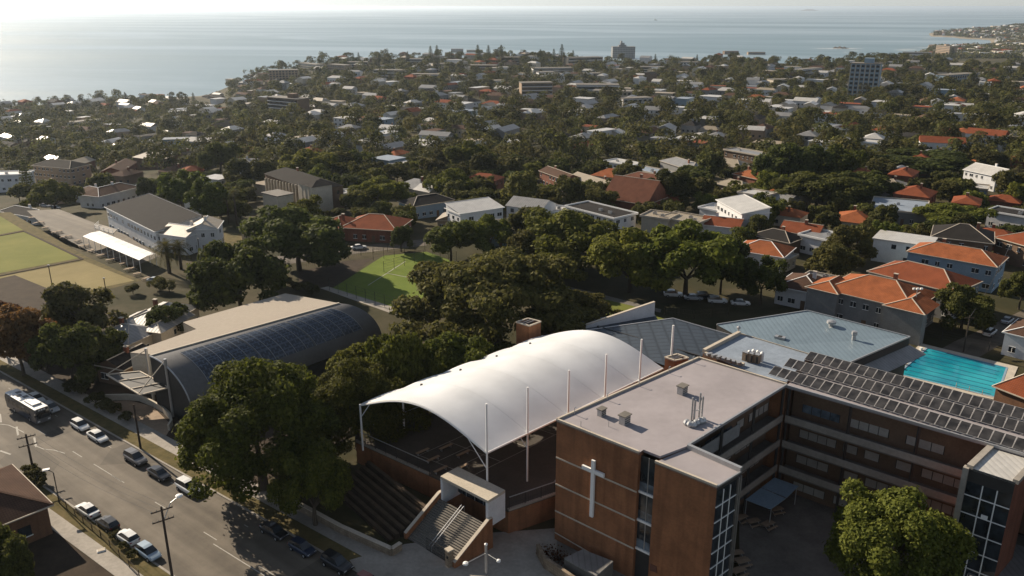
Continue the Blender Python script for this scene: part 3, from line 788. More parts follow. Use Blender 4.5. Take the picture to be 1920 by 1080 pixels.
# faded court paint and timber benches on the deck
b = MB(); b.use(M['line'])
for k in range(4):
    p = zat(lerp(FLp, FRp, .3 + .14 * k) + tv * .1, ZC + .012); b.face([p, p + tun * .1, p + tun * .1 + tvn * 18, p + tvn * 18])
for k in range(4):
    p = zat(lerp(FLp, FRp, .3) + tv * (.1 + .15 * k), ZC + .016); b.face([p, p + tun * 10, p + tun * 10 + tvn * .1, p + tvn * .1])
b.build('court_marking', None, podium)
for k, (u_, v_) in enumerate(((.42, .10), (.55, .06), (.36, .2), (.62, .12), (.5, .2), (.3, .12), (.7, .05))):
    t = thing('playground_bench', 'low timber bench on the shaded deck under the white canopy', 'bench', zat(lerp(FLp, FRp, u_) + tv * v_, ZC), math.atan2(tvn.y, tvn.x), 'benches on the shaded deck')
    b = MB(); b.use(M['tan_wall']).box((0, 0, .42), 2.4, .5, .07); o = b.build('seat', None); o.parent = t
    for sx in (-.9, .9):
        b = MB(); b.use(M['metal']).box((sx, 0, 0), .08, .4, .42); o = b.build('leg', None); o.parent = t
# canopy
canopy = thing('membrane_canopy', 'white barrel vaulted membrane canopy on tall white masts', 'canopy', zat(FLp, ZC))
RISE = 3.5; NB = 5
def memb(u, v):
    base = FLp + tv * v + tu * u
    arch = RISE * math.sin(math.pi * u) ** 1.08
    k = v * NB; fr = k - math.floor(k)
    sag = 4 * fr * (1 - fr)
    z = ZE + arch - .22 * sag * math.sin(math.pi * u) 
    edge = max(0, 1 - u * 4.5)                       # left edge pulled up between the feet
    z += .55 * sag * edge ** 1.2 * (1 if u > 0 else 1)
    inn = .5 * sag * max(0, 1 - u * 8)
    return base + tun * inn + V(0, 0, z - ZE)
b = MB(); b.smooth = True; b.use(M['white']); b.grid(memb, 26, NB * 8); mo = b.build('membrane', None, canopy)
mt_, t_, bs_ = nt('canopy_membrane')
bs_.inputs['Base Color'].default_value = (.74, .725, .70, 1); bs_.inputs['Roughness'].default_value = .42; bs_.inputs['Specular IOR Level'].default_value = .35
tcn = N(t_, 'TexCoord'); nn = N(t_, 'TexNoise', i_Scale=.22, i_Detail=5.0); L(t_, tcn.outputs['Object'], nn.inputs['Vector'])
rr_ = ramp(t_, [(.35, (.65, .655, .655)), (.6, (.73, .735, .735))]); L(t_, nn.outputs[0], rr_.inputs[0]); L(t_, rr_.outputs[0], bs_.inputs['Base Color'])
trn = N(t_, 'BsdfTranslucent'); trn.inputs[0].default_value = (.6, .56, .5, 1); mxs = N(t_, 'MixShader'); mxs.inputs[0].default_value = .06
L(t_, bs_.outputs[0], mxs.inputs[1]); L(t_, trn.outputs[0], mxs.inputs[2]); L(t_, mxs.outputs[0], t_.nodes['Material Output'].inputs[0])
mo.data.materials[0] = mt_
for v in range(NB + 1):
    b = MB(); b.use(M['white']); pts = [memb(i / 16, v / NB) - V(0, 0, .16) for i in range(17)]; b.tube(pts, .13, 6); b.build('arch_tube', None, canopy)
b = MB(); b.use(M['white']); b.tube([FRp + V(0, 0, -.12), BRp + V(0, 0, -.12)], .15, 6); b.build('edge_beam', None, canopy)
b = MB(); b.use(M['white_wall'])
for v in range(1, NB):
    pts = [memb(i / 20, v / NB) + V(0, 0, .004) for i in range(21)]; b.tube(pts, .014, 4)
b.build('membrane_seam', None, canopy)
b = MB(); b.use(M['dark'])
for v in range(1, NB): p = memb(.17, v / NB); b.box(p + V(0, 0, .02), .35, .35, .18)
b.build('ridge_cap', None, canopy)
for k, (px, py, ty) in enumerate(((913, 848, 757), (989, 811, 726), (1065, 777, 694), (1134, 744, 664), (1199, 714, 636))):
    p = U(px, py, ZE); zt = ztop(p, ty); b = MB(); b.use(M['white']); b.tube([zat(p, ZC), zat(p, zt)], .14, 8)
    if k < 2: b.tube([zat(p, ZE - 2.6), memb(.86, k / NB) - V(0, 0, .2)], .07, 6)
    b.build('mast', None, canopy)
p = U(1259, 664, 15.2); b = MB(); b.use(M['white']); b.tube([zat(p, 10), zat(p, ztop(p, 610))], .17, 8); b.build('mast', None, canopy)
for v in range(NB + 1):
    p = memb(0, v / NB); b = MB(); b.use(M['white']); b.tube([zat(p, ZC), p], .15, 8)
    b.tube([zat(p, ZE - 2.2), memb(.09, v / NB) - V(0, 0, .15)], .07, 6); b.build('post', None, canopy)
# entrance portal and stairs
q0 = U(824, 892, ZC + 3.6); q1 = U(913, 938, ZC + 3.6); q2 = U(949, 920, ZC + 3.6); qd = (q2 - q1)
q3 = q0 + qd
portal = thing('entrance_portal', 'white concrete portal frame at the head of the school steps', 'portal', zat(q0, 0))
b = MB(); b.use(M['cream_wall']); pw = (q1 - q0).normalized(); pd = qd.normalized()
b.beam(lerp(q0, q1, 0) + qd * .5 + V(0, 0, -.2), q1 + qd * .5 + V(0, 0, -.2), qd.length, .4); b.build('lintel', None, portal)
for p in (q0 + pw * .2, q1 - pw * .2):
    b = MB(); b.use(M['white_wall']); b.beam(zat(p + qd * .5, ZC - .6), zat(p + qd * .5, ZC + 3.2), qd.length, .4, up=pw); b.build('side_wall', None, portal)
b = MB(); b.use(M['glass']); p, q = q0 + qd * .85 + pw * .4, q1 + qd * .85 - pw * .4; b.face([zat(p, ZC), zat(q, ZC), zat(q, ZC + 3.2), zat(p, ZC + 3.2)])
dr = b.build('glazed_screen', None, portal)
b = MB(); b.use(M['metal'])
for k in range(6): r = lerp(p, q, k / 5) - pd * .05; b.beam(zat(r, ZC), zat(r, ZC + 3.2), .08)
b.beam(zat(p, ZC + 2.2) - pd * .05, zat(q, ZC + 2.2) - pd * .05, .08); b.build('frame', None, dr)
steps = thing('entrance_steps', 'wide dark entrance steps with a double handrail between sloping brick walls', 'steps', zat(q0, 0))
b = MB(); b.use(M['concrete_dark']); n = 20; run = 5.6
for i in range(n):
    z1 = ZC * (1 - i / n); o_ = -pd * (run * i / n + .05); b.prism([zat(q0, 0) + o_ - pd * run / n, zat(q1, 0) + o_ - pd * run / n, zat(q1, 0) + o_, zat(q0, 0) + o_], 0.01, z1)
b.build('stair_flight', None, steps)
for sgn, q in ((-1, q0 - pw * .2), (1, q1 + pw * .25)):
    b = MB(); b.use(M['brick']); w = pw * .22
    tp = zat(q, ZC + .9); bt = zat(q, .9) - pd * (run + .3); bk = zat(q, ZC + .9) + pd * .5
    for s_ in (-1, 1):
        f_ = [zat(bt, 0) + w * s_, zat(bk, 0) + w * s_, bk + w * s_, tp + w * s_, bt + w * s_]; b.face(f_ if s_ < 0 else f_[::-1])
    b.face([zat(bt, 0) - w, zat(bt, 0) + w, bt + w, bt - w])
    b.use(M['pale_trim']).beam(tp + V(0, 0, .04), bt + V(0, 0, .04), .5, .1); b.beam(bk + V(0, 0, .04), tp + V(0, 0, .04), .5, .1); b.build('side_wall', None, steps)
for s_ in (-.22, .22):
    b = MB(); b.use(M['metal']); m0 = lerp(q0, q1, .5) + pw * s_; b.tube([zat(m0, ZC + .9), zat(m0, .95) - pd * run], .05, 6)
    for k in range(5): p = lerp(zat(m0, ZC), zat(m0, 0) - pd * run, k / 4); b.tube([p, p + V(0, 0, .92)], .03, 5)
    b.build('handrail', None, steps)
# shaded tiered seating west of the portal
ter = thing('terraced_seating', 'shaded rows of stepped timber seating beside the entrance steps', 'terrace', U(760, 900))
e0, e1 = U(690, 868, 2.6), U(800, 955, 2.6); dn = V((e1 - e0).y, -(e1 - e0).x).normalized()
if dn.dot(V(-1, -1)) < 0: dn = -dn
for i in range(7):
    b = MB(); b.use(M['shaded_seat_timber']); o_ = dn * i * .95; b.beam(zat(e0 + o_, 2.9 - i * .42), zat(e1 + o_, 2.9 - i * .42), .5, .1); b.use(M['earth']); b.beam(zat(e0 + o_ + dn * .1, 1.4 - i * .21), zat(e1 + o_ + dn * .1, 1.4 - i * .21), .75, 2.7 - i * .4); b.build('seat_row', None, ter)

# ---------------------------------------------------------------- forecourt
sheet('forecourt', [(1044, 990), (1044, 1140), (720, 1140), (655, 1050), (760, 1020), (905, 1000)], M['concrete'], .14)
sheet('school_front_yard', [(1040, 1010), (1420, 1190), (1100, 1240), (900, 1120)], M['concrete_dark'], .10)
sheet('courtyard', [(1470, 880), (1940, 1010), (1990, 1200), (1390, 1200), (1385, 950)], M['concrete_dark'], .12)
gw_ = thing('stone_garden_wall', 'long sandstone retaining wall along the shaded footpath', 'wall', U(700, 1020))
b = MB(); b.use(M['stone']); pts = [U(545, 948), U(640, 1000), U(735, 1043), U(752, 1032)]
for p, q in zip(pts, pts[1:]): b.beam(p + V(0, 0, .6), q + V(0, 0, .6), .5, 1.2)
b.use(M['pale_trim'])
for p, q in zip(pts, pts[1:]): b.beam(p + V(0, 0, 1.24), q + V(0, 0, 1.24), .6, .1)
b.build('wall', None, gw_)
gt = thing('entrance_gate', 'dark steel school gate hung from a stone gate pier below the steps', 'gate', U(820, 1040))
b = MB(); b.use(M['dark']); p, q = U(800, 1032), U(836, 1054)
for i in range(15): r = lerp(p, q, i / 14); b.beam(r, r + V(0, 0, 2.0), .05)
b.beam(p + V(0, 0, 1.95), q + V(0, 0, 1.95), .06); b.beam(p + V(0, 0, .2), q + V(0, 0, .2), .06); b.build('leaf', None, gt)
b = MB(); b.use(M['stone']); r = U(843, 1062); b.box(r, .75, .75, 2.5, .7); b.use(M['pale_trim']).box(r + V(0, 0, 2.5), .9, .9, .18, .7); b.use(M['dark']).box(r + V(-.2, -.38, 1.5), .3, .12, .3, .7); b.build('gate_pier', None, gt)
# bin store with broken stone wall
st = thing('garden_enclosure', 'sandstone walled planting bed below the white cross', 'garden bed', U(1060, 1060))
b = MB(); b.use(M['stone']); pts = [U(1008, 1040), U(1022, 1066), U(1060, 1092), U(1100, 1120)]
for p, q in zip(pts, pts[1:]): b.beam(p + V(0, 0, .85), q + V(0, 0, .85), .45, 1.7)
b.build('stone_wall', None, st)
b = MB(); b.use(M['leaf_rust']); rnd = random.Random(4)
for i in range(700):
    t = rnd.random(); p = lerp(U(1020, 1036), U(1120, 1096), t) + V(rnd.gauss(0, .5), rnd.gauss(0, .5), .3 + abs(rnd.gauss(0, .5))); s_ = .14
    d1 = V(rnd.gauss(0, 1), rnd.gauss(0, 1), rnd.gauss(0, 1)).normalized() * s_; d2 = d1.cross(V(rnd.gauss(0, 1), rnd.gauss(0, 1), rnd.gauss(0, 1)).normalized()); b.face([p - d1, p - d2, p + d1, p + d2])
b.build('dry_shrub', None, st)
ls = thing('lean_to_shed', 'low grey flat roofed shed against the wall under the cross', 'shed', U(1090, 1050))
b = MB(); b.use(M['concrete_dark']); pl = [U(1058, 1046, 2.2), U(1092, 1030, 2.2), U(1150, 1052, 2.2), U(1118, 1080, 2.2)]; b.prism([zat(p, 0) for p in pl], 0, 2.0, top=False); b.build('wall', None, ls)
b = MB(); b.use(M['grey_iron']); b.prism([zat(p, 0) for p in pl], 2.0, 2.2); b.build('roof', None, ls)

# ---------------------------------------------------------------- courtyard things
sail = thing('courtyard_shade', 'pair of pale blue shade panels on posts in the dark courtyard', 'shade canopy', U(1445, 960))
for quad in (((1398, 937), (1427, 915), (1473, 935), (1445, 955)), ((1428, 914), (1452, 896), (1497, 912), (1475, 933))):
    b = MB(); b.use(M['blue_wall']); b.prism([U(x, y, 3.2) for x, y in quad], 3.15, 3.25, bottom=True); b.build('shade_panel', None, sail)
for x, y in ((1400, 937), (1494, 912), (1446, 953), (1452, 898)): p = U(x, y, 3.1); b = MB(); b.use(M['metal']).tube([zat(p, 0.1), p], .07, 6); b.build('post', None, sail)
tb = thing('picnic_table', 'pale picnic table with benches in the dark courtyard', 'picnic table', U(1412, 985), .4, 'picnic tables in the courtyard')
b = MB(); b.use(M['tan_wall']).box((0, 0, .72), 1.9, .8, .06); o = b.build('table_top', None); o.parent = tb
for sy in (-.75, .75): b = MB(); b.use(M['tan_wall']).box((0, sy, .42), 1.9, .32, .05); o = b.build('bench_seat', None); o.parent = tb
b = MB(); b.use(M['metal'])
for sx in (-.7, .7): b.beam((sx, -.8, .1), (sx, .3, .7), .06); b.beam((sx, .8, .1), (sx, -.3, .7), .06)
o = b.build('leg_frame', None); o.parent = tb
for x, y in ((1390, 978), (1455, 962), (1440, 990), (1380, 1045), (1392, 1060), (1385, 1078)):
    copy_thing(tb, U(x, y, .12), .4 + .2 * math.sin(x))
for nm, lab, quad, z in (('walkway_roof', 'grey flat walkway roof reaching out from the stair tower', ((1768, 1010), (1787, 997), (1852, 1022), (1830, 1045)), 4.0), ('walkway_roof', 'broad weathered grey walkway roof at the corner of the courtyard', ((1815, 1075), (1868, 1008), (1935, 1030), (1935, 1110), (1850, 1110)), 4.2)):
    t = thing(nm, lab, 'walkway roof', U(*quad[0]))
    b = MB(); b.use(M['grey_iron'] if z > 4.1 else M['grey_wall']); b.prism([U(x, y, z) for x, y in quad], z - .2, z, bottom=True); b.build('roof', None, t)
    for q in quad[:2] + quad[-1:]: p = U(*q, z - .2); b = MB(); b.use(M['white']).tube([zat(p, .1), p], .09, 6); b.build('post', None, t)

# ---------------------------------------------------------------- roofs behind the canopy
hall2 = thing('slate_roof_hall', 'hall with blue slate panelled roof behind the white canopy', 'school hall', U(1200, 650))
zr2 = 9.5; rp = [U(1082, 622, zr2), U(1262, 597, zr2 + 1.2), U(1376, 630, zr2), U(1316, 668, zr2), U(1258, 690, zr2)]
b = MB(); b.use(M['brick_dark']); b.prism([zat(p, 0) for p in rp], 0, zr2 - .25, top=False); b.build('wall', None, hall2)
b = MB(); b.use(M['shingle'])
R_ = rp; ap = U(1262, 597, zr2 + 1.2); mid = U(1320, 640, zr2 + .9)
b.face([R_[0], R_[4], R_[3], R_[2], ap][::1]); b.build('roof', None, hall2)
b = MB(); b.use(M['dark']); b.beam(U(1120, 612, zr2 + .3), U(1312, 668, zr2 + .2), .3, .3); b.use(M['metal']); b.beam(R_[0], ap, .25, .2); b.beam(ap, R_[2], .25, .2); b.build('gutter', None, hall2)
b = MB(); b.use(M['shingle'])
fl = [U(1010, 640, zr2 - .5), U(1075, 600, zr2 - .5), U(1225, 585, zr2 - .5), U(1240, 610, zr2 - .5), U(1110, 640, zr2 - .5)]
b.prism([zat(p, 0) for p in fl], zr2 - 1.2, zr2 - .5); b.build('lower_roof', None, hall2)
# white fin walls
def fin(name, label, P_, Q_, zp, zq, zb, th=.35, m='white_wall'):
    t = thing(name, label, 'parapet wall', zat(P_, 0)); b = MB(); b.use(M[m]); d = (zat(Q_, 0) - zat(P_, 0)).normalized(); w = V(-d.y, d.x) * th / 2
    a_, c_ = zat(P_, 0), zat(Q_, 0)
    for s_ in (-1, 1):
        f_ = [zat(a_ + w * s_, zb), zat(c_ + w * s_, zb), zat(c_ + w * s_, zq), zat(a_ + w * s_, zp)]; b.face(f_ if s_ < 0 else f_[::-1])
    b.face([zat(a_ - w, zp), zat(c_ - w, zq), zat(c_ + w, zq), zat(a_ + w, zp)]); b.face([zat(c_ - w, zb), zat(c_ + w, zb), zat(c_ + w, zq), zat(c_ - w, zq)]); b.face([zat(a_ + w, zb), zat(a_ - w, zb), zat(a_ - w, zp), zat(a_ + w, zp)])
    b.build('wall', None, t)
    b = MB(); b.use(M['pale_trim']); b.beam(zat(a_, zp + .06), zat(c_, zq + .06), th + .2, .12); b.build('coping', None, t)
p, q = U(1098, 611, zr2), U(1226, 588, zr2); fin('fin_wall', 'sloping white fin wall rising over the slate roof', p, q, zr2 + .2, ztop(q, 566), zr2 - 2)
p, q = U(1000, 600, zr2), U(1056, 590, zr2)
b_ = U(1076, 597, zr2)
fin('parapet_wall', 'low pale parapet wall behind the brick ventilation shaft', p, q, ztop(p, 597), ztop(q, 577), zr2 - 2)
fin('parapet_wall', 'short end parapet meeting the slate roof beside the shaft', q + V(.2, 0), b_, ztop(q, 577), ztop(b_, 584), zr2 - 2)
def shaft(name, label, cx0, top_y, pl, zt, z0):
    t = thing(name, label, 'ventilation shaft', zat(pl[0], z0)); b = MB(); b.use(M['brick']); b.prism([zat(p, 0) for p in pl], z0, zt - .05, top=False); b.build('wall', None, t)
    c_ = sum(pl, V(0, 0)) / len(pl); b = MB(); b.use(M['pale_trim'])
    for p, q in zip(pl, pl[1:] + pl[:1]): b.beam(zat(p, zt), zat(q, zt), .3, .2)
    b.use(M['dark']).prism([zat(lerp(p, c_, .1), 0) for p in pl], zt - .6, zt - .5)
    b.use(M['metal']); b.beam(zat(lerp(pl[0], pl[1], .5), zt - .1), zat(lerp(pl[2], pl[3], .5), zt - .1), .12); b.beam(zat(lerp(pl[0], pl[1], .25), zt - .1), zat(lerp(pl[3], pl[2], .25), zt - .1), .12); b.build('grille', None, t)
zt_ = 14.2
shaft('brick_shaft', 'tall open topped brick ventilation shaft at the back corner of the canopy', 0, 0, [U(968, 604, zt_), U(992, 611, zt_), U(1014, 603, zt_), U(990, 597, zt_)], zt_, 0)
zt_ = 15.0
shaft('brick_shaft', 'squat open topped brick shaft between canopy and lavender roof', 0, 0, [U(1247, 670, zt_), U(1265, 676, zt_), U(1291, 671, zt_), U(1270, 664, zt_)], zt_, 0)
# flat blue roof with plant
zf = 13.2
fb = thing('plant_roof_block', 'flat blue roofed block carrying air conditioning units', 'school building', U(1400, 680))
fp = [U(1318, 660, zf), U(1384, 624, zf), U(1518, 664, zf), U(1475, 716, zf), U(1430, 706, zf)]
b = MB(); b.use(M['brick_dark']); b.prism([zat(p, 0) for p in fp], 0, zf - .2, top=False); b.build('wall', None, fb)
b = MB(); b.use(M['blue_flat']); b.prism([zat(p, 0) for p in fp], zf - .2, zf); fr_ = b.build('roof', None, fb)
b = MB(); b.use(M['pale_trim']); b.beam(U(1320, 658, zf + .3), U(1386, 624, zf + .3), .6, .6); b.beam(U(1322, 663, zf + .25), U(1395, 684, zf + .25), .6, .5); b.beam(U(1384, 624, zf + .1), U(1518, 664, zf + .1), .12, .2); b.build('parapet', None, fr_)
for px, py in ((1398, 676), (1408, 678), (1418, 680)):
    b = MB(); p = U(px, py, zf); b.use(M['tan_wall']).box(p, .8, 1.0, 1.5, .75); b.use(M['dark']).box(p + V(.02, -.45, .2), .6, .2, 1.1, .75); b.use(M['metal']); b.box(p + V(0, 0, 1.5), .84, 1.04, .06, .75); b.build('air_conditioner', None, fr_)
b = MB(); b.use(M['white'])
for px, py in ((1404, 672), (1412, 670), (1420, 672), (1428, 675)): p = U(px, py, zf + .3); b.lathe(p, [(.3, -.3), (.34, 1.2), (.2, 1.4), (.02, 1.5)], 10)
b.build('roof_cowl', None, fr_)
b = MB(); b.use(M['metal'])
for k in range(7): p = U(1330 + k * 9, 666 + k * 2.7, zf + .3); b.box(p, 1.0, .5, .4, .3 + .2 * k)
b.build('duct', None, fr_)
b = MB(); b.use(M['metal']); p = U(1384, 626, zf); b.tube([p, p + V(0, 0, .9)], .12, 8); b.lathe(p + V(0, 0, .9), [(.1, 0), (.35, .15), (.35, .4), (.02, .6)], 10); b.build('roof_cowl', None, fr_)
# big blue steel roof
zb = 9.6
bb = thing('pool_hall', 'large hall with wide blue steel roof between flats and pool', 'school hall', U(1500, 640))
bp_ = [U(1344, 609, zb - .9), U(1514, 583, zb), U(1706, 632, zb - .7), U(1585, 684, zb - .7), U(1420, 650, zb - .9)]
b = MB(); b.use(M['dark']); b.prism([zat(p, 0) for p in bp_], 0, zb - 1.0, top=False); b.build('wall', None, bb)
ctr = U(1480, 640, zb + .4); b = MB(); b.use(M['blue_roof'])
b.face([bp_[0], bp_[4], bp_[3], bp_[2], bp_[1]]); br_ = b.build('roof', None, bb)
b = MB(); b.use(M['metal'])
for p, q in ((bp_[0], bp_[1]), (bp_[1], bp_[2]), (bp_[2], bp_[3])): b.beam(p + V(0, 0, .05), q + V(0, 0, .05), .2, .3)
b.build('gutter', None, br_)
def on_roof(px, py):
    a_, c_, d_ = bp_[0], bp_[2], bp_[1]; n_ = (c_ - a_).cross(d_ - a_)
    x = (px - 960) / FPX; y = -(py - 540) / FPX; dd = Vector((x, cP + y * sP, -sP + y * cP)); o_ = Vector((0, 0, HC)); return o_ + dd * ((a_ - o_).dot(n_) / dd.dot(n_))
b = MB(); b.use(M['pale_iron'])
for p, q in (((1476, 639), (1556, 614)), ((1520, 668), (1592, 642)), ((1545, 671), (1610, 645))): b.beam(on_roof(*p) + V(0, 0, .12), on_roof(*q) + V(0, 0, .12), .9, .12)
b.build('skylight_strip', None, br_)
b = MB(); b.use(M['metal']); p = on_roof(1558, 612); b.lathe(p, [(.45, 0), (.45, .5), (.9, .7), (.9, 1.1), (.3, 1.3), (.02, 1.32)], 12); b.build('roof_cowl', None, br_)
b = MB(); b.use(M['metal']); p = on_roof(1600, 640); b.lathe(p, [(.4, 0), (.35, 1.2), (.55, 1.4), (.5, 2.0), (.02, 2.1)], 10); b.build('roof_cowl', None, br_)
b = MB(); p = on_roof(1462, 640); b.use(M['metal']).box(p, 1.9, 1.1, 1.0, -.6); b.use(M['dark']).box(p + V(0, 0, 1.0), .7, .9, .02, -.6); b.build('air_conditioner', None, br_)
b = MB(); b.use(M['grey_iron']); lo = [bp_[2] + V(.2, 0, -1.6), bp_[3] + V(.2, 0, -1.6)]; o_ = (U(1722, 641, 4) - U(1706, 632, 4)); o_ = V(2.6, -1.6, -1.2)
b.face([lo[0], lo[1], lo[1] + o_, lo[0] + o_][::-1]); b.face([lo[0] - V(0, 0, .1), lo[1] - V(0, 0, .1), lo[1] + o_ - V(0, 0, .1), lo[0] + o_ - V(0, 0, .1)]); b.build('lower_roof', None, bb)

# ---------------------------------------------------------------- swimming pool
pc = [U(1738, 653), U(1888, 690), U(1868, 746), U(1683, 702)]
pool = thing('swimming_pool', 'bright turquoise lap pool with dark lane lines', 'swimming pool', pc[0])
cen = sum(pc, V(0, 0)) / 4
b = MB(); b.use(M['cream_wall']); outer = [cen + (p - cen) * k for p, k in zip(pc, (1.22, 1.22, 1.15, 1.2))]
for i in range(4):
    j = (i + 1) % 4; f_ = [zat(outer[i], .10), zat(outer[j], .10), zat(pc[j], .10), zat(pc[i], .10)]; b.face(f_ if (Vector(f_[1]) - Vector(f_[0])).cross(Vector(f_[2]) - Vector(f_[0])).z > 0 else f_[::-1])
b.use(M['blue_wall'])
for i in range(4): j = (i + 1) % 4; b.beam(zat(pc[i], .09), zat(pc[j], .09), .35, .1)
b.build('pool_deck', None, pool)
mw, tw, bw = nt('pool_water'); tcw = N(tw, 'TexCoord'); nw = N(tw, 'TexNoise', i_Scale=.12, i_Detail=3.0); L(tw, tcw.outputs['Object'], nw.inputs['Vector'])
rw = ramp(tw, [(.38, (.010, .18, .26)), (.62, (.016, .33, .38))]); L(tw, nw.outputs[0], rw.inputs[0]); L(tw, rw.outputs[0], bw.inputs['Base Color']); bw.inputs['Roughness'].default_value = .12; bw.inputs['Specular IOR Level'].default_value = .4
nw2 = N(tw, 'TexNoise', i_Scale=1.4, i_Detail=3.0); L(tw, tcw.outputs['Object'], nw2.inputs['Vector']); bpw = N(tw, 'Bump', i_Strength=.15, i_Distance=.05); L(tw, nw2.outputs[0], bpw.inputs['Height']); L(tw, bpw.outputs[0], bw.inputs['Normal'])
def up_face(pts):
    return pts if (Vector(pts[1]) - Vector(pts[0])).cross(Vector(pts[2]) - Vector(pts[0])).z > 0 else pts[::-1]
b = MB(); b.use(mw); b.face(up_face([zat(p, .05) for p in pc])); b.build('water', None, pool)
ml = paint('lane_line', (.008, .06, .12), .5, .1, 1)
for k in range(1, 9):
    t = (k - .5) / 8; p, q = lerp(pc[0], pc[3], t), lerp(pc[1], pc[2], t); d = (q - p).normalized(); w = V(-d.y, d.x) * .13
    b = MB(); b.use(ml); p = p + d * 1; q = q - d * 1; b.face(up_face([zat(p - w, .056), zat(q - w, .056), zat(q + w, .056), zat(p + w, .056)])); b.build('lane_line', None, pool)
for k in range(6):
    t = .12 + k * .14; p = lerp(pc[0], pc[3], t) - (pc[1] - pc[0]).normalized() * .6
    b = MB(); b.use(M['white']).box(zat(p, .1), .6, .5, .55, .5); b.build('starting_block', None, pool)
def mesh_fence(label, pts, h=1.8, sp=2.4, m='dark', posts=True, name='mesh_fence', cat='fence', wires=4, group=None, vert=None):
    t = thing(name, label, cat, pts[0], group=group)
    for P_, Q_ in zip(pts, pts[1:]):
        k = max(1, int((Q_ - P_).length / sp))
        b = MB(); b.use(M[m])
        for i in range(1, wires + 1): b.beam(P_ + V(0, 0, h * i / wires), Q_ + V(0, 0, h * i / wires), .03)
        if vert:
            kk = int((Q_ - P_).length / vert)
            for i in range(kk): p = lerp(P_, Q_, (i + .5) / kk); b.beam(p, p + V(0, 0, h), .02)
        b.build('mesh_panel', None, t)
        for i in range(k + 1):
            p = lerp(P_, Q_, i / k); b = MB(); b.use(M[m]).beam(p, p + V(0, 0, h + .05), .09); b.build('post', None, t)
    return t
mesh_fence('dark wire fence behind the turquoise pool', [U(1722, 630), U(1900, 668)], 2.2, 4.0)
mesh_fence('low rail beside the near edge of the pool', [U(1792, 728), U(1866, 748)], 1.1, 2.2, 'metal', wires=2)
# flood light pole
def flood(px, py, ty, label):
    p = U(px, py); zt = ztop(p, ty); t = thing('floodlight_pole', label, 'light pole', p)
    b = MB(); b.use(M['metal']).tube([p, zat(p, zt)], .14, 8, .09); b.build('pole', None, t)
    b = MB(); b.use(M['metal']).beam(zat(p, zt) + V(-.9, 0, 0), zat(p, zt) + V(.9, 0, 0), .1); b.build('crossarm', None, t)
    for s_ in (-.8, 0, .8): b = MB(); b.use(M['white']).box(zat(p, zt + .05) + V(s_, -.1, 0), .5, .35, .35); b.build('lamp_head', None, t)
flood(1706, 628, 543, 'slender white floodlight pole beside the orange roofed flats')

# ---------------------------------------------------------------- curved solar hall by the street
ZCR, ZEV = 10.4, 2.6
c0, c1 = U(281, 668, ZCR), U(636, 569, ZCR); e0_, e1_ = U(360, 772, ZEV), U(717, 636, ZEV)
hall = thing('curved_solar_hall', 'dark barrel roofed sports hall with strips of blue solar panels', 'sports hall', zat(c0, 0))
def hroof(u, v, lift=0.0):
    th = v * math.pi / 2 * .97; a_, e_ = lerp(c0, c1, u), lerp(e0_, e1_, u)
    s_ = math.sin(th); c_ = math.cos(th); p = a_ + (e_ - a_) * s_
    n_ = (V(e_.x - a_.x, e_.y - a_.y).normalized() * s_ * .9 + V(0, 0, c_)).normalized()
    return V(p.x, p.y, ZEV + (ZCR - ZEV) * c_) + n_ * lift
b = MB(); b.smooth = True; b.use(M['hall_roof']); b.grid(hroof, 24, 20); ho = b.build('roof', None, hall)
if ho.data.polygons[10].normal.z < 0: ho.data.flip_normals()
b = MB(); b.use(M['cream_wall']); b.beam(c0 + V(0, 0, .05), c1 + V(0, 0, .05), .35, .35); b.build('ridge_flashing', None, ho)
b = MB(); b.use(M['dark'])
for u in (0, 1):
    pts = [hroof(u, j / 12) for j in range(13)]; pts = [zat(pts[0], 0)] + pts + [zat(pts[-1], 0)]; b.face(pts if u else pts[::-1])
b.face([zat(e0_, 0), zat(e1_, 0), e1_, e0_]); b.build('end_wall', None, hall)
b = MB(); b.use(M['cream_wall']); b.face([zat(c1, 0), zat(c0, 0), c0, c1]); b.build('back_wall', None, hall)
b = MB(); b.use(M['metal']); pts = [hroof(0, j / 14, .06) for j in range(15)]
b.tube(pts, .14, 6); b.build('roof_edge', None, ho)
NS = 15
for i in range(NS):
    for v0, v1 in ((.13, .33), (.335, .53), (.535, .73)):
        u0 = .105 + i * (.80 / NS); u1 = u0 + (.80 / NS) * .93
        if i in (4, 9): u1 -= .006
        b = MB(); b.smooth = False; b.use(M['pv']); b.grid(lambda u, v: hroof(lerp(u0, u1, u), lerp(v0, v1, v), .09), 1, 4); o = b.build('solar_panel', None, hall)
        if o.data.polygons[0].normal.z < 0: o.data.flip_normals()
b = MB(); b.use(M['metal'])
for i in range(NS + 1):
    u0 = .105 + (i - .03) * (.80 / NS); pts = [hroof(u0, .12 + .62 * j / 8, .12) for j in range(9)]
    for p, q in zip(pts, pts[1:]): b.beam(p, q, .07, .03)
b.build('panel_rail', None, hall)
# beige flat roof
zf2 = 8.2
an = thing('flat_roof_annex', 'annex with wide stepped beige flat roof beside the curved hall', 'school building', U(400, 640))
ap_ = [U(244, 661, zf2), U(368, 617, zf2), U(343, 604, zf2), U(535, 550, zf2), U(650, 571, zf2), U(452, 640, zf2), U(330, 668, zf2)]
b = MB(); b.use(M['cream_wall']); b.prism([zat(p, 0) for p in ap_], 0, zf2 - .3, top=False); b.build('wall', None, an)
b = MB(); b.use(M['beige_roof']); b.prism([zat(p, 0) for p in ap_], zf2 - .3, zf2); b.build('roof', None, an)
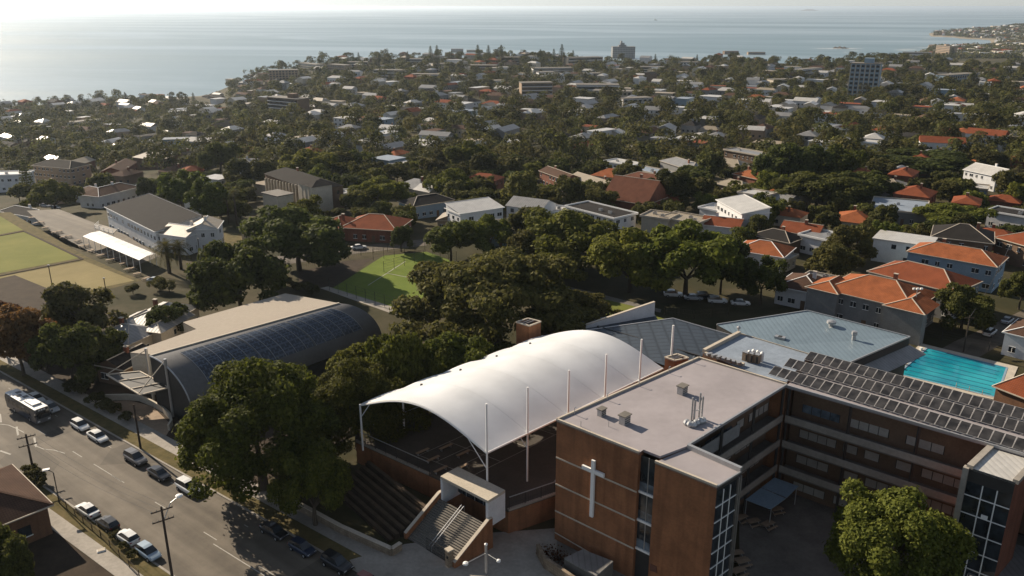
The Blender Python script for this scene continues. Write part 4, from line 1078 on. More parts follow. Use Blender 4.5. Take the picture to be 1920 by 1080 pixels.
# entrance canopy with masts
ec = thing('cable_stayed_awning', 'steel framed entrance awning hung by rods from two masts', 'awning', U(290, 760))
za_ = 5.6; k0, k1, k2, k3 = U(200, 703, za_), U(263, 741, za_), U(318, 727, za_), U(262, 697, za_)
b = MB(); b.use(M['dark']); b.prism([zat(p, 0) for p in (k0, k1, k2, k3)], za_ - .06, za_); b.build('roof_sheet', None, ec)
b = MB(); b.use(M['pale_trim'])
for p, q in ((k0, k1), (k1, k2), (k2, k3), (k3, k0), (lerp(k0, k1, .33), lerp(k3, k2, .33)), (lerp(k0, k1, .72), lerp(k3, k2, .72))): b.beam(p + V(0, 0, .06), q + V(0, 0, .06), .26, .2)
b.build('steel_frame', None, ec)
for (bx, by, tx, ty), tip in (((281, 703, 273, 653), k0), ((317, 727, 307, 673), lerp(k0, k1, .95))):
    p = U(bx, by, za_); zt = ztop(p, ty); b = MB(); b.use(M['metal']).tube([zat(p, 0), zat(p, zt)], .26, 10); b.build('mast', None, ec)
    b = MB(); b.use(M['pale_trim']).tube([zat(p, zt - .3), tip + V(0, 0, .1)], .09, 6); b.build('tie_rod', None, ec)
# curved forecourt wall
cw_ = thing('curved_forecourt_wall', 'low pale wall curving round the hall forecourt', 'wall', U(300, 770))
pts = [U(x, y) for x, y in ((172, 757), (200, 751), (240, 750), (262, 752), (285, 761), (306, 773), (320, 786), (323, 798), (317, 808))]
b = MB(); b.use(M['cream_wall'])
for p, q in zip(pts, pts[1:]): b.beam(p + V(0, 0, .6), q + V(0, 0, .6), .35, 1.2)
b.build('wall', None, cw_)
sheet('hall_forecourt', [(172, 757), (240, 750), (285, 761), (323, 798), (300, 835), (235, 800)], M['tan_wall'], .11)
# ---------------------------------------------------------------- sports ground, greens, lawns
sheet('bowling_green', [(-160, 425), (0, 405), (43, 431), (-10, 441), (-160, 470)], M['green_a'], .03)
sheet('bowling_green', [(-160, 478), (0, 443), (46, 435), (152, 483), (0, 512), (-160, 545)], M['green_a'], .05)
sheet('bowling_green', [(-160, 553), (0, 519), (158, 489), (252, 526), (112, 556), (0, 572), (-160, 600)], M['green_b'], .04)
b = MB(); b.use(M['earth'])
for p, q in (((-160, 474), (45, 433)), ((-160, 549), (155, 486)), ((46, 434), (155, 486))): b.beam(U(*p, .06), U(*q, .06), .7, .15)
struct(b.build('green_ditch', None))
sheet('green_surround', [(-200, 400), (20, 398), (160, 480), (265, 526), (130, 562), (0, 590), (-200, 620)], M['dry_grass'], .02)
sheet('car_park', [(50, 395), (110, 392), (235, 440), (300, 480), (250, 500), (165, 470), (90, 430)], M['road'], .035)
sheet('back_lane', [(520, 480), (660, 462), (800, 448), (800, 460), (665, 476), (525, 498)], M['road'], .03)
sheet('club_lawn', [(400, 432), (470, 440), (470, 462), (410, 470)], M['dry_grass'], .03)
sheet('playing_court', [(560, 510), (640, 490), (700, 484), (640, 530), (610, 545), (560, 530)], M['earth'], .03)
sheet('playing_court', [(640, 530), (720, 479), (800, 472), (852, 490), (800, 560), (740, 580), (615, 545)], M['court'], .04)
sheet('court_path', [(600, 540), (615, 537), (765, 584), (752, 594)], M['concrete'], .045)
sheet('lawn', [(990, 530), (1060, 535), (1185, 572), (1250, 600), (1130, 615), (1000, 600)], M['lawn'], .03)
sheet('garden_path', [(1020, 528), (1100, 545), (1240, 580), (1238, 586), (1096, 552), (1016, 535)], M['concrete_dark'], .04)
sheet('back_street', [(1700, 690), (1790, 640), (1880, 600), (1960, 560), (1960, 600), (1870, 650), (1800, 690)], M['road'], .03)
b = MB(); b.use(M['line'])
for p, q in (((690, 535), (760, 490)), ((660, 548), (700, 556)), ((760, 490), (835, 500)), ((725, 510), (800, 527))): seg_ = None
for p, q in (((690, 535), (760, 490)), ((725, 512), (800, 527))):
    P_, Q_ = U(*p, .055), U(*q, .055); d = (Q_ - P_).normalized(); n_ = V(-d.y, d.x) * .12; b.face([P_ - n_, Q_ - n_, Q_ + n_, P_ + n_])
struct(b.build('court_markings', None))
FG = 'wire fences round the grass courts'
mesh_fence('tall mesh fence along the path side of the grass courts', [U(618, 545), U(740, 582)], 3.2, 3.2)
mesh_fence('tall mesh fence across the middle of the grass courts', [U(720, 510), U(795, 488)], 3.0, 3.2)
mesh_fence('tall mesh fence at the far corner of the grass courts', [U(700, 488), U(797, 473), U(856, 492)], 3.2, 3.2)
mesh_fence('timber paling fence along the lane above the courts', [U(560, 503), U(605, 497), U(700, 474), U(780, 468)], 1.9, 4, 'fence', name='paling_fence', wires=2, vert=.6)
mesh_fence('brown timber fence between lawn and shaded cars', [U(1245, 590), U(1300, 598), U(1365, 592)], 2.0, 3, 'fence', name='paling_fence', wires=2, vert=.35)

# ---------------------------------------------------------------- trees
rng = np.random.default_rng(5)
def unit(n):
    v = rng.normal(size=(n, 3)); return v / np.linalg.norm(v, axis=1, keepdims=True)
def leaf_mesh(name, pos, nrm, size, mat):
    n = len(pos); t = unit(n); a = np.cross(nrm, t); a /= np.linalg.norm(a, axis=1, keepdims=True) + 1e-9; c = np.cross(nrm, a)
    s = size[:, None]
    asp = rng.uniform(.45, .8, (n, 1))
    v = np.stack([pos - a * s, pos - c * s * asp, pos + a * s, pos + c * s * asp], 1).reshape(-1, 3).astype(np.float32)
    me = bpy.data.meshes.new(name); me.vertices.add(4 * n); me.vertices.foreach_set('co', v.ravel())
    me.loops.add(4 * n); me.loops.foreach_set('vertex_index', np.arange(4 * n, dtype=np.int32))
    me.polygons.add(n); me.polygons.foreach_set('loop_start', np.arange(0, 4 * n, 4, dtype=np.int32)); me.polygons.foreach_set('loop_total', np.full(n, 4, dtype=np.int32))
    me.materials.append(mat); me.update(); me.validate(); return me
def crown_pts(R_, rz, zc, n, leaf, puffs=26, pr_=(.26, .44), flat=0.0, loose=.25, seed=0, low=-.45, nz=.55):
    """leaf clumps packed on many puffs inside an uneven envelope"""
    rs = np.random.default_rng(seed)
    u = rs.normal(size=(puffs, 3)); u /= np.linalg.norm(u, axis=1, keepdims=True); u[:, 2] = np.where(u[:, 2] < low, -u[:, 2], u[:, 2])
    rad = rs.uniform(.5, .86, puffs)[:, None] * (1 + .18 * rs.normal(size=(puffs, 1)))
    c = u * rad; c[:, 2] *= (1 - flat); pr = rs.uniform(*pr_, puffs)
    w = pr ** 2; k = rs.choice(puffs, n, p=w / w.sum())
    d = rs.normal(size=(n, 3)); d /= np.linalg.norm(d, axis=1, keepdims=True); d = d + .45 * u[k] + np.array([0, 0, .25]); d /= np.linalg.norm(d, axis=1, keepdims=True)
    rr = pr[k] * (1 - loose * rs.random(n) ** 1.6) * (1 + .10 * rs.normal(size=n))
    p = c[k] + d * rr[:, None]
    nr = d * .85 + nz * rs.normal(size=(n, 3)) + np.array([0, 0, .25]); nr /= np.linalg.norm(nr, axis=1, keepdims=True)
    p = p * np.array([R_, R_, rz]) + np.array([0, 0, zc])
    return p, nr, leaf * rs.uniform(.55, 1.35, n), c * np.array([R_, R_, rz]) + np.array([0, 0, zc])
def trunk_mesh(name, h, r, ends, seed=0):
    b = MB(); b.use(M['bark']); b.tube([(0, 0, -.4), (.03 * h, 0, h * .5), (0, .02 * h, h)], r, 8, r * .6)
    for e in ends:
        e = Vector(e); m_ = V(e.x * .4, e.y * .4, lerp(h, e.z, .45)); b.tube([(0, .02 * h, h * .92), m_, e], r * .5, 6, r * .12)
    o = b.build(name); me = o.data; bpy.data.objects.remove(o); return me
PROTO = {}
def proto(key, R_, rz, zc, n, leaf, mat, trunk=(3, .35), **kw):
    p, nr, s, c = crown_pts(R_, rz, zc, n, leaf, **kw)
    PROTO[key] = (leaf_mesh('crown_' + key, p, nr, s, M[mat]), trunk_mesh('trunk_' + key, trunk[0], trunk[1], c[:5]), R_)
TREES = []
def plant(key, loc, s=1.0, rot=None, label=None, cat='tree', group=None, name='tree', sz=None):
    cm, tm, R_ = PROTO[key]
    t = thing(name, label, cat, loc, rot if rot is not None else random.uniform(0, 6.28), group); t.scale = (s, s, s * (sz or 1))
    for nm, me in (('crown', cm), ('trunk', tm)): o = bpy.data.objects.new(nm, me); COL.objects.link(o); o.parent = t
    TREES.append((loc.x, loc.y, R_ * s)); return t
# hero trees (unit metres, leaf-size cards)
proto('fig_front', 10.2, 8.2, 8.0, 60000, .25, 'leaf', (3.5, .7), puffs=95, pr_=(.15, .26), seed=1, low=-.7)
proto('fig_small', 5.4, 4.4, 4.6, 20000, .22, 'leaf', (2.4, .4), puffs=34, pr_=(.22, .34), seed=2)
proto('court_gum', 6.2, 6.0, 7.6, 34000, .19, 'leaf_bright', (5, .4), puffs=44, pr_=(.18, .30), loose=.4, seed=3)
proto('park_fig', 13.0, 6.2, 6.6, 52000, .30, 'leaf_olive', (3.5, .8), puffs=120, pr_=(.12, .2), loose=.6, seed=4)
proto('dense_a', 7.0, 5.6, 5.4, 15000, .34, 'leaf', (3, .4), puffs=44, pr_=(.2, .32), seed=5)
proto('dense_b', 7.0, 5.0, 4.8, 15000, .34, 'leaf_dark', (3, .4), puffs=46, pr_=(.2, .32), seed=6)
proto('loose_a', 6.0, 5.6, 6.2, 9000, .36, 'leaf_olive', (4, .35), puffs=36, pr_=(.2, .32), loose=.55, seed=7)
proto('loose_b', 5.5, 6.4, 6.8, 8000, .36, 'leaf_bright', (5, .32), puffs=30, pr_=(.2, .34), loose=.5, seed=8)
proto('rusty', 6.0, 5.0, 6.4, 9000, .34, 'leaf_rust', (3, .35), puffs=34, pr_=(.2, .32), loose=.5, seed=9)
proto('shrub', 1.6, 1.1, 1.0, 1600, .15, 'leaf_olive', (.5, .08), puffs=12, pr_=(.3, .5), seed=10)
for k, mt in enumerate(('leaf_far', 'leaf_dark', 'leaf_olive', 'leaf_far', 'leaf', 'leaf_far')):
    proto('mid%d' % k, 6.0, (5.2, 4.6, 5.6, 4.4, 5.0, 6.2)[k], (4.9, 4.3, 5.6, 4.2, 4.8, 6.2)[k], 3600, .52, mt, (3.4, .35), puffs=26 + 4 * k, pr_=(.22, .36), loose=.35, seed=20 + k)
FIELD = []
hero = [   # kind, trunk foot in the photo, crown width and top row, label
 ('fig_front', 495, 918, 300, 664, 'huge dense rounded fig tree on the footpath beside the curved solar hall'),
 ('fig_front', 672, 842, 205, 668, 'broad fig tree behind the huge rounded one, touching the white canopy'),
 ('fig_small', 592, 985, 132, 838, 'smaller rounded tree in the shade beside the terraced seating'),
 ('court_gum', 1652, 1150, 232, 916, 'bright yellow green tree rising out of the dark courtyard'),
 ('park_fig', 935, 655, 370, 474, 'wide spreading dark fig tree between the grass courts and white canopy'),
 ('park_fig', 1075, 640, 170, 545, 'low dark tree right of the spreading fig beside the lawn'),
 ('fig_small', 856, 768, 150, 624, 'light green rounded tree beside the long edge of the white canopy'),
 ('fig_small', 742, 800, 130, 624, 'bushy tree between the curved hall and the light green rounded tree'),
 ('fig_small', 800, 790, 120, 646, 'tree crowded against the left eave of the white canopy'),
 ('dense_a', 945, 722, 120, 640, 'added tree behind the canopy eave, mostly hidden, shading the deck'),  # mostly hidden tree, added to keep sun off the deck
 ('fig_small', 690, 770, 140, 645, 'low green tree filling the gap behind the huge fig and canopy'),
 ('dense_b', 452, 592, 165, 452, 'dark dense tree behind the stepped beige roof'),
 ('dense_b', 562, 508, 190, 386, 'large dark spreading tree between the white clubhouse and the grass courts'),
 ('dense_b', 312, 636, 76, 568, 'round dark clipped tree between grey iron house and beige roof'),
 ('loose_a', 165, 650, 135, 524, 'sunlit olive gum tree beside the straw coloured green'),
 ('rusty', 45, 705, 120, 575, 'rust brown autumn tree shading the left end of the street'),
 ('dense_b', 140, 722, 120, 596, 'dark leafy street tree by the bus and parked cars'),
 ('dense_b', 205, 700, 80, 618, 'dark tree in front of the small slate roofed house'),
 ('rusty', 0, 660, 90, 560, 'smaller rusty tree behind the street at the frame edge'),
 ('rusty', 90, 700, 90, 600, 'brownish half bare tree between the two darker street trees'),
 ('loose_b', 845, 490, 95, 415, 'bright willow like tree at the far corner of the grass courts'),
 ('dense_a', 915, 480, 90, 400, 'dark green tree in front of the white box house'),
 ('dense_a', 1060, 500, 165, 392, 'broad sunlit tree in front of the dark roofed long white house'),
 ('loose_a', 985, 505, 80, 425, 'olive tree left of the broad sunlit tree beyond the park'),
 ('dense_a', 1050, 530, 100, 455, 'olive shaded tree at the left end of the lawn'),
 ('dense_a', 1180, 548, 160, 425, 'large shaded tree overhanging the parked cars by the lawn'),
 ('dense_a', 1285, 556, 190, 410, 'largest green topped tree beside the lawn and parked cars'),
 ('dense_b', 1350, 552, 90, 440, 'dark tree at the right end of the big shaded clump by the cars'),
 ('loose_b', 1425, 572, 85, 480, 'light green tree in front of the brown roofed cottage'),
 ('dense_b', 1253, 395, 78, 312, 'tall dark tree beside the red church roof'),
 ('dense_b', 1475, 358, 120, 262, 'large dark round topped tree behind the white terrace houses'),
 ('dense_a', 1560, 350, 90, 268, 'wide dark tree to the right of the dark round topped one'),
 ('dense_b', 1530, 395, 150, 318, 'dense dark trees above the pale blue flat roof'),
 ('dense_b', 1620, 385, 110, 322, 'dark tree beside the pale blue flat roof, left of it'),
 ('loose_a', 1590, 500, 90, 420, 'olive garden tree behind the orange roofed flats'),
 ('loose_a', 1560, 530, 90, 450, 'low olive tree close to the left end of the orange flats'),
 ('loose_b', 1655, 468, 50, 412, 'bright yellow green rounded garden tree before the brown roofed house'),
 ('dense_a', 1775, 432, 125, 380, 'sunlit hedge like tree beside the pale blue flat roof'),
 ('dense_b', 1802, 618, 105, 535, 'dark street tree between orange flats and the back street'),
 ('dense_b', 1910, 580, 70, 505, 'dark tree by the back street at the frame edge'),
 ('dense_a', 578, 345, 100, 277, 'round green gold tree rising behind the long fin walled flats'),
 ('dense_a', 718, 392, 95, 328, 'rounded sunlit tree between the flats and the grey cottage'),
 ('dense_b', 752, 472, 42, 420, 'small street tree beside the white car on the lane'),
 ('dense_a', 845, 380, 80, 315, 'green tree above the grey cottage'),
 ('loose_b', 345, 412, 90, 318, 'tall feathery bamboo like tree behind the white clubhouse'),
 ('loose_b', 398, 425, 75, 330, 'second feathery tree nearer the palm behind the clubhouse'),
 ('dense_b', 285, 385, 50, 330, 'dark tree behind the brown roofed white cottage'),
 ('dense_a', 105, 400, 80, 335, 'leafy tree beside the small white pavilion'),
 ('dense_b', 415, 330, 70, 262, 'dark pine like tree left of the long flats'),
 ('loose_a', 1850, 330, 70, 280, 'pale sunlit gum tree beside the white gabled house'),
 ('dense_b', 1740, 330, 180, 285, 'dark hedge of trees behind the pale blue flat roof'),
 ('dense_a', 880, 330, 90, 262, 'golden topped tree beyond the white box house'),
 ('dense_b', 20, 1120, 110, 985, 'dark garden tree in front of the brown tiled house'),
]
def plant_px(key, px, py, w, ty, lab, cat='tree', group=None, name='tree', g=None):
    g = g or G(px, py)
    if g is None: return
    depth = g.y * cP - (g.z + 4 - HC) * sP
    R_ = PROTO[key][2]; s = w * depth / FPX / (2 * R_ * .97)
    cz = PH.setdefault(key, max(v.co.z for v in PROTO[key][0].vertices))
    h = ztop(g, ty) - g.z
    return plant(key, g, s, None, lab, cat, group, name, sz=max(.3, h) / (cz * s))
PH = {}
for key, px, py, w, ty, lab in hero: plant_px(key, px, py, w, ty, lab)
for k, (px, py, s) in enumerate(((540, 537, 1.1), (555, 545, 1.1), (570, 548, 1.2), (585, 553, 1.3), (300, 545, 1.6), (318, 548, 1.4), (250, 552, 1.2))):
    plant('shrub', U(px, py), s, None, 'rounded green garden shrub in the row below the big dark trees', 'shrub', 'round shrubs behind the beige roof', 'shrub')
for px, py, s in ((68, 905, 1.0), (55, 890, .8), (80, 912, .7), (195, 985, .45), (215, 1010, .5), (175, 965, .45), (235, 1028, .45), (250, 1045, .5), (180, 760, 1.1), (200, 770, 1.0), (215, 775, .9), (240, 790, .8), (160, 740, 1.1), (140, 735, 1.2)):
    plant('shrub', U(px, py), s, None, 'small scrubby verge shrub along the street edge', 'shrub', 'verge shrubs along the street', 'shrub')
# agave beside the hall
ag = thing('agave_plant', 'big spiky pale agave on the corner of the hall forecourt', 'plant', U(352, 812))
b = MB(); b.use(M['leaf_olive']); rnd = random.Random(3)
for i in range(42):
    a = rnd.uniform(0, 6.28); e = rnd.uniform(.25, 1.3); l = rnd.uniform(1.3, 2.1); d = V(math.cos(a) * math.cos(e), math.sin(a) * math.cos(e), math.sin(e)); w = V(-math.sin(a), math.cos(a)) * .13; p0 = U(352, 812); m_ = p0 + d * l * .5
    b.face([p0 - w * .5, p0 + w * .5, m_ + w, m_ - w]); b.face([m_ - w, m_ + w, p0 + d * l - V(0, 0, .25)])
b.build('leaf_rosette', None, ag)
# palms
def palm_meshes(h, fr, n, seed):
    rnd = random.Random(seed)
    b = MB(); b.use(M['bark']); b.tube([(0, 0, -.3), (.1, 0, h * .5), (0, 0, h)], .42, 8, .3); o = b.build('t'); tm = o.data; bpy.data.objects.remove(o)
    b = MB(); b.use(M['leaf_olive'])
    for i in range(n):
        a = rnd.uniform(0, 6.28); e = rnd.uniform(-.5, 1.35); pts = []
        for k in range(8):
            t = k / 7; r_ = fr * t * math.cos(e) * (1 - .12 * t); z = fr * (t * math.sin(e) - .55 * t * t); pts.append(V(math.cos(a) * r_, math.sin(a) * r_, h + z))
        side = V(-math.sin(a), math.cos(a))
        for k in range(7):
            for s_ in (-1, 1):
                for j in range(3):
                    p = lerp(pts[k], pts[k + 1], j / 3); q = lerp(pts[k], pts[k + 1], (j + .55) / 3); ln = .62 * math.sin(math.pi * (.12 + .8 * (k + j / 3) / 7))
                    tip = lerp(p, q, .5) + side * s_ * ln + (pts[k + 1] - pts[k]).normalized() * .35 - V(0, 0, .28 * ln); b.face([p, q, tip])
    o = b.build('c'); cm = o.data; bpy.data.objects.remove(o); return cm, tm
PROTO['palm'] = (*palm_meshes(6.0, 4.0, 70, 1), 3.6); PROTO['palm_tall'] = (*palm_meshes(11.0, 3.4, 50, 2), 3.0)
for key, px, py, s, lab in (('palm', 318, 512, 1.25, 'stout date palm in front of the white clubhouse'), ('palm', 340, 505, 1.1, 'second stout palm just right of the date palm by the clubhouse'),
    ('palm_tall', 445, 425, 1.0, 'tall palm with hanging fronds beside the long flats'), ('palm_tall', 430, 420, .85, 'shorter of the two tall palms beside the long flats'),
    ('palm', 135, 375, .9, 'palm in the garden behind the car park'), ('palm', 990, 410, .6, 'small palm by the low white roof'), ('palm', 1660, 425, .6, 'low palm in front of the pale blue flat roof'), ('palm_tall', 1905, 345, .7, 'thin palm near the white gabled house')):
    plant(key, G(px, py), s, None, lab, 'palm tree', None, 'palm_tree')
# norfolk pines on the ridge
def pine_meshes(h, r, seed):
    rs = np.random.default_rng(seed); P_ = []; N_ = []
    tiers = 15
    for i in range(tiers):
        f = i / tiers; z = h * (.12 + .86 * f); rad = r * (1 - f) ** .85 + .25
        for a in np.arange(0, 6.283, 6.283 / 9) + rs.uniform(0, 1):
            m = 16; t = rs.uniform(.1, 1, m); x = np.cos(a) * rad * t; y = np.sin(a) * rad * t; zz = z + .12 * rad * t ** 2 + rs.normal(0, .12, m)
            P_.append(np.stack([x + rs.normal(0, .18, m), y + rs.normal(0, .18, m), zz], 1)); N_.append(np.tile([0, 0, 1.0], (m, 1)) + .5 * rs.normal(size=(m, 3)))
    P_ = np.concatenate(P_); N_ = np.concatenate(N_); N_ /= np.linalg.norm(N_, axis=1, keepdims=True)
    cm = leaf_mesh('pine_crown', P_, N_, rs.uniform(.4, .75, len(P_)), M['leaf_dark'])
    b = MB(); b.use(M['bark']); b.tube([(0, 0, -.5), (0, 0, h)], .4, 6, .06); o = b.build('t'); tm = o.data; bpy.data.objects.remove(o); return cm, tm
PROTO['pine'] = (*pine_meshes(24, 5.5, 1), 4)
def pine_at(px, top_y, base_y, lab=None, wide=1.0):
    g = G(px, base_y)
    if g is None or g.z < SEA + 2: return
    h = ztop(g, top_y) - g.z
    t = plant('pine', g, max(.2, h / 24), None, lab or 'dark conical pine standing against the sea on the headland ridge', 'pine tree', None if lab else 'pines along the headland ridge', 'pine_tree'); t.scale = (t.scale[0] * wide, t.scale[1] * wide, t.scale[2])
for px, ty in ((663, 98), (673, 97), (712, 97), (808, 84), (820, 83), (896, 82), (916, 83), (940, 82), (1013, 91), (1038, 90), (1053, 81), (1074, 93), (765, 95), (1306, 101), (1228, 100)): pine_at(px, ty, 122)
for px, ty, by, lab in ((238, 173, 199, 'conical pine on the shore left of the beach'), (322, 177, 205, 'dark wide pine beside the beach'), (82, 175, 193, 'thin pine among roofs at the left shore'), (108, 177, 193, 'spreading shore pine behind the left roofs'), (1605, 232, 290, 'dark cypress beside the red roofed house below the slab tower'), (1783, 88, 112, 'dark pine beside the pale tower at the far right'), (332, 180, 206, 'second pine tight beside the dark wide shore pine')): pine_at(px, ty, by, lab, 1.5)
# ---------------------------------------------------------------- houses
HFOOT = []
def house(c, d, w, dep, he, roof='hip', rm='red_tile', wm='cream_wall', label='', group=None, detail=2, name='house', cat='house', pitch=.42, seed=0, chim=True, ov=.45, g=None, win_m='glass'):
    """c = middle of the front edge on the ground, d = unit vector along the front, depth goes away from the viewer"""
    rnd = random.Random(seed or int(c.x * 13 + c.y * 7)); n = V(-d.y, d.x)
    if n.dot(V(c.x, c.y)) < 0: n = -n
    z0 = c.z; c = V(c.x, c.y); zb = z0 - 2.0; ze = z0 + he
    P = lambda a, b_, z: V(c.x, c.y) + d * a + n * b_ + V(0, 0, z)
    t = thing(name, label, cat, V(c.x, c.y, z0), 0, group); h2 = w / 2
    HFOOT.append((c.x + n.x * dep / 2, c.y + n.y * dep / 2, max(w, dep) / 2))
    fr = V(c.x, c.y).normalized() * -1
    HFOOT.append((c.x + fr.x * 6, c.y + fr.y * 6, w * .34)); HFOOT.append((c.x + fr.x * 12, c.y + fr.y * 12, w * .2))
    b = MB(); b.use(M[wm]); b.prism([P(-h2, 0, 0), P(h2, 0, 0), P(h2, dep, 0), P(-h2, dep, 0)], zb, ze, top=False)
    along = w >= dep; half = (dep if along else w) / 2; rh = half * pitch
    b2 = MB(); b2.use(M[rm]); o = ov
    A_, B_, C_, D_ = P(-h2 - o, -o, ze - .05), P(h2 + o, -o, ze - .05), P(h2 + o, dep + o, ze - .05), P(-h2 - o, dep + o, ze - .05)
    zr = ze + rh
    def f(*p):
        p = list(p); nn = (p[1] - p[0]).cross(p[2] - p[0])
        b2.face(p if nn.z > 0 else p[::-1])
    if roof == 'hip':
        if along: r0, r1 = P(-h2 + half * .9, dep / 2, zr), P(h2 - half * .9, dep / 2, zr); f(A_, B_, r1, r0); f(B_, C_, r1); f(C_, D_, r0, r1); f(D_, A_, r0)
        else: r0, r1 = P(0, half * .9, zr), P(0, dep - half * .9, zr); f(A_, B_, r0); f(B_, C_, r1, r0); f(C_, D_, r1); f(D_, A_, r0, r1)
    elif roof == 'gable':
        if along:
            r0, r1 = P(-h2 - o, dep / 2, zr), P(h2 + o, dep / 2, zr); f(A_, B_, r1, r0); f(C_, D_, r0, r1)
            b.use(M[wm]); b.face([P(-h2, 0, ze), P(-h2, dep, ze), P(-h2, dep / 2, zr - .1)]); b.face([P(h2, 0, ze), P(h2, dep, ze), P(h2, dep / 2, zr - .1)])
        else:
            r0, r1 = P(0, -o, zr), P(0, dep + o, zr); f(B_, C_, r1, r0); f(D_, A_, r0, r1)
            b.use(M[wm]); b.face([P(-h2, 0, ze), P(h2, 0, ze), P(0, 0, zr - .1)]); b.face([P(-h2, dep, ze), P(h2, dep, ze), P(0, dep, zr - .1)])
    elif roof == 'skillion':
        up_ = half * .35; f(A_, B_, C_ + V(0, 0, up_), D_ + V(0, 0, up_)); b.use(M[wm])
        b.face([P(-h2, 0, ze), P(-h2, dep, ze), P(-h2, dep, ze + up_)]); b.face([P(h2, 0, ze), P(h2, dep, ze), P(h2, dep, ze + up_)]); b.face([P(-h2, dep, ze), P(h2, dep, ze), P(h2, dep, ze + up_), P(-h2, dep, ze + up_)]); zr = ze + up_
    else:
        b2.prism([A_, B_, C_, D_], ze - .3, ze + .02, True, True); zr = ze
    b.build('wall', None, t); ro = b2.build('roof', None, t)
    if detail >= 2:
        b3 = MB(); b3.use(M['pale_trim' if wm != 'white_wall' else 'white'])
        for p, q in ((A_, B_), (B_, C_), (D_, A_)): b3.beam(p - V(0, 0, .06), q - V(0, 0, .06), .14, .2)
        if roof == 'hip':
            for p, q in ((A_, r0), (B_, r1 if along else r0), (r0, r1)): b3.beam(p + V(0, 0, .03), q + V(0, 0, .03), .2, .12)
        elif roof == 'gable': b3.beam(r0 + V(0, 0, .02), r1 + V(0, 0, .02), .22, .12)
        elif roof == 'flat':
            b3.beam(A_ + V(0, 0, .25), B_ + V(0, 0, .25), .2, .5); b3.beam(C_ + V(0, 0, .25), D_ + V(0, 0, .25), .2, .5); b3.beam(B_ + V(0, 0, .25), C_ + V(0, 0, .25), .2, .5); b3.beam(D_ + V(0, 0, .25), A_ + V(0, 0, .25), .2, .5)
        b3.build('eave_trim', None, ro)
    if chim and roof in ('hip', 'gable') and detail >= 1 and rnd.random() < .7:
        p = P(rnd.uniform(-.25, .25) * w, dep * rnd.uniform(.35, .65), 0); b4 = MB(); b4.use(M['brick_red' if wm != 'white_wall' else 'white_wall']).box(V(p.x, p.y, zr - rh * .7), .8, .6, rh * .7 + 1.0, math.atan2(d.y, d.x)); b4.use(M['pale_trim']).box(V(p.x, p.y, zr + 1.0), .95, .75, .15, math.atan2(d.y, d.x)); b4.build('chimney', None, ro)
    if roof == 'flat' and detail >= 2:
        for k in range(2): p = P(rnd.uniform(-.35, .35) * w, dep * rnd.uniform(.25, .75), ze); b4 = MB(); b4.use(M['metal']).box(p + V(0, 0, .02), 1.1, .8, .8, math.atan2(d.y, d.x)); b4.use(M['dark']).box(p + V(0, 0, .82), .7, .5, .05, 0); b4.build('roof_vent', None, ro)
    if detail >= 1:
        lv = max(1, int(he / 2.9)); step = 2.6 if detail >= 2 else 3.6
        for side in ('front', 'left', 'right'):
            ln = w if side == 'front' else dep; k = max(1, int(ln / step))
            if side != 'front':
                nrm = d if side == 'right' else -d; cc = P(h2 if side == 'right' else -h2, dep / 2, 0)
                if nrm.dot(-V(cc.x, cc.y)) < 0: continue
            for l in range(lv):
                for i in range(k):
                    if rnd.random() < (.15 if detail >= 2 else .3): continue
                    a_ = (i + .5) / k; z = z0 + l * he / lv + .95; ww = rnd.choice((.9, 1.2, 1.6)); hh = 1.25
                    if side == 'front': q, e_, nn = P(-h2 + a_ * w, 0, z), d, -n
                    elif side == 'left': q, e_, nn = P(-h2, a_ * dep, z), n, -d
                    else: q, e_, nn = P(h2, a_ * dep, z), n, d
                    b5 = MB()
                    if l == 0 and side == 'front' and i == k // 2 and detail >= 2:
                        b5.use(M['brown_wall']); q = V(q.x, q.y, z0); b5.beam(q - e_ * .5 + V(0, 0, 1.05) + nn * .03, q + e_ * .5 + V(0, 0, 1.05) + nn * .03, .08, 2.1); b5.build('door', None, t); continue
                    b5.use(M[win_m]); m_ = V(0, 0, hh / 2); b5.beam(q - e_ * ww / 2 + m_ + nn * .02, q + e_ * ww / 2 + m_ + nn * .02, .06, hh)
                    if detail >= 2:
                        b5.use(M['white']); b5.beam(q - e_ * (ww / 2 + .08) + nn * .05, q + e_ * (ww / 2 + .08) + nn * .05, .14, .1); b5.beam(q + nn * .05 + V(0, 0, .05), q + nn * .05 + V(0, 0, hh), .06); b5.beam(q - e_ * (ww / 2) + nn * .05 + V(0, 0, hh), q + e_ * (ww / 2) + nn * .05 + V(0, 0, hh), .08)
                    b5.build('window', None, t)
    return t, P, zr
def ground_under(p, he):
    """ground point below an eave seen at pixel p, eave he above it"""
    z = 0.0
    for _ in range(6): q = U(p[0], p[1], z + he); z = tz(q.x, q.y)
    return V(q.x, q.y, z)
def hfront(l, r, he, dep, roof, rm, wm, label, **kw):
    a_, b_ = ground_under(l, he), ground_under(r, he); m_ = lerp(a_, b_, .5); m_.z = min(a_.z, b_.z) * .5 + max(a_.z, b_.z) * .5
    d = V(b_.x - a_.x, b_.y - a_.y); w = d.length; d.normalize()
    return house(m_, d, w, dep, he, roof, rm, wm, label, **kw)
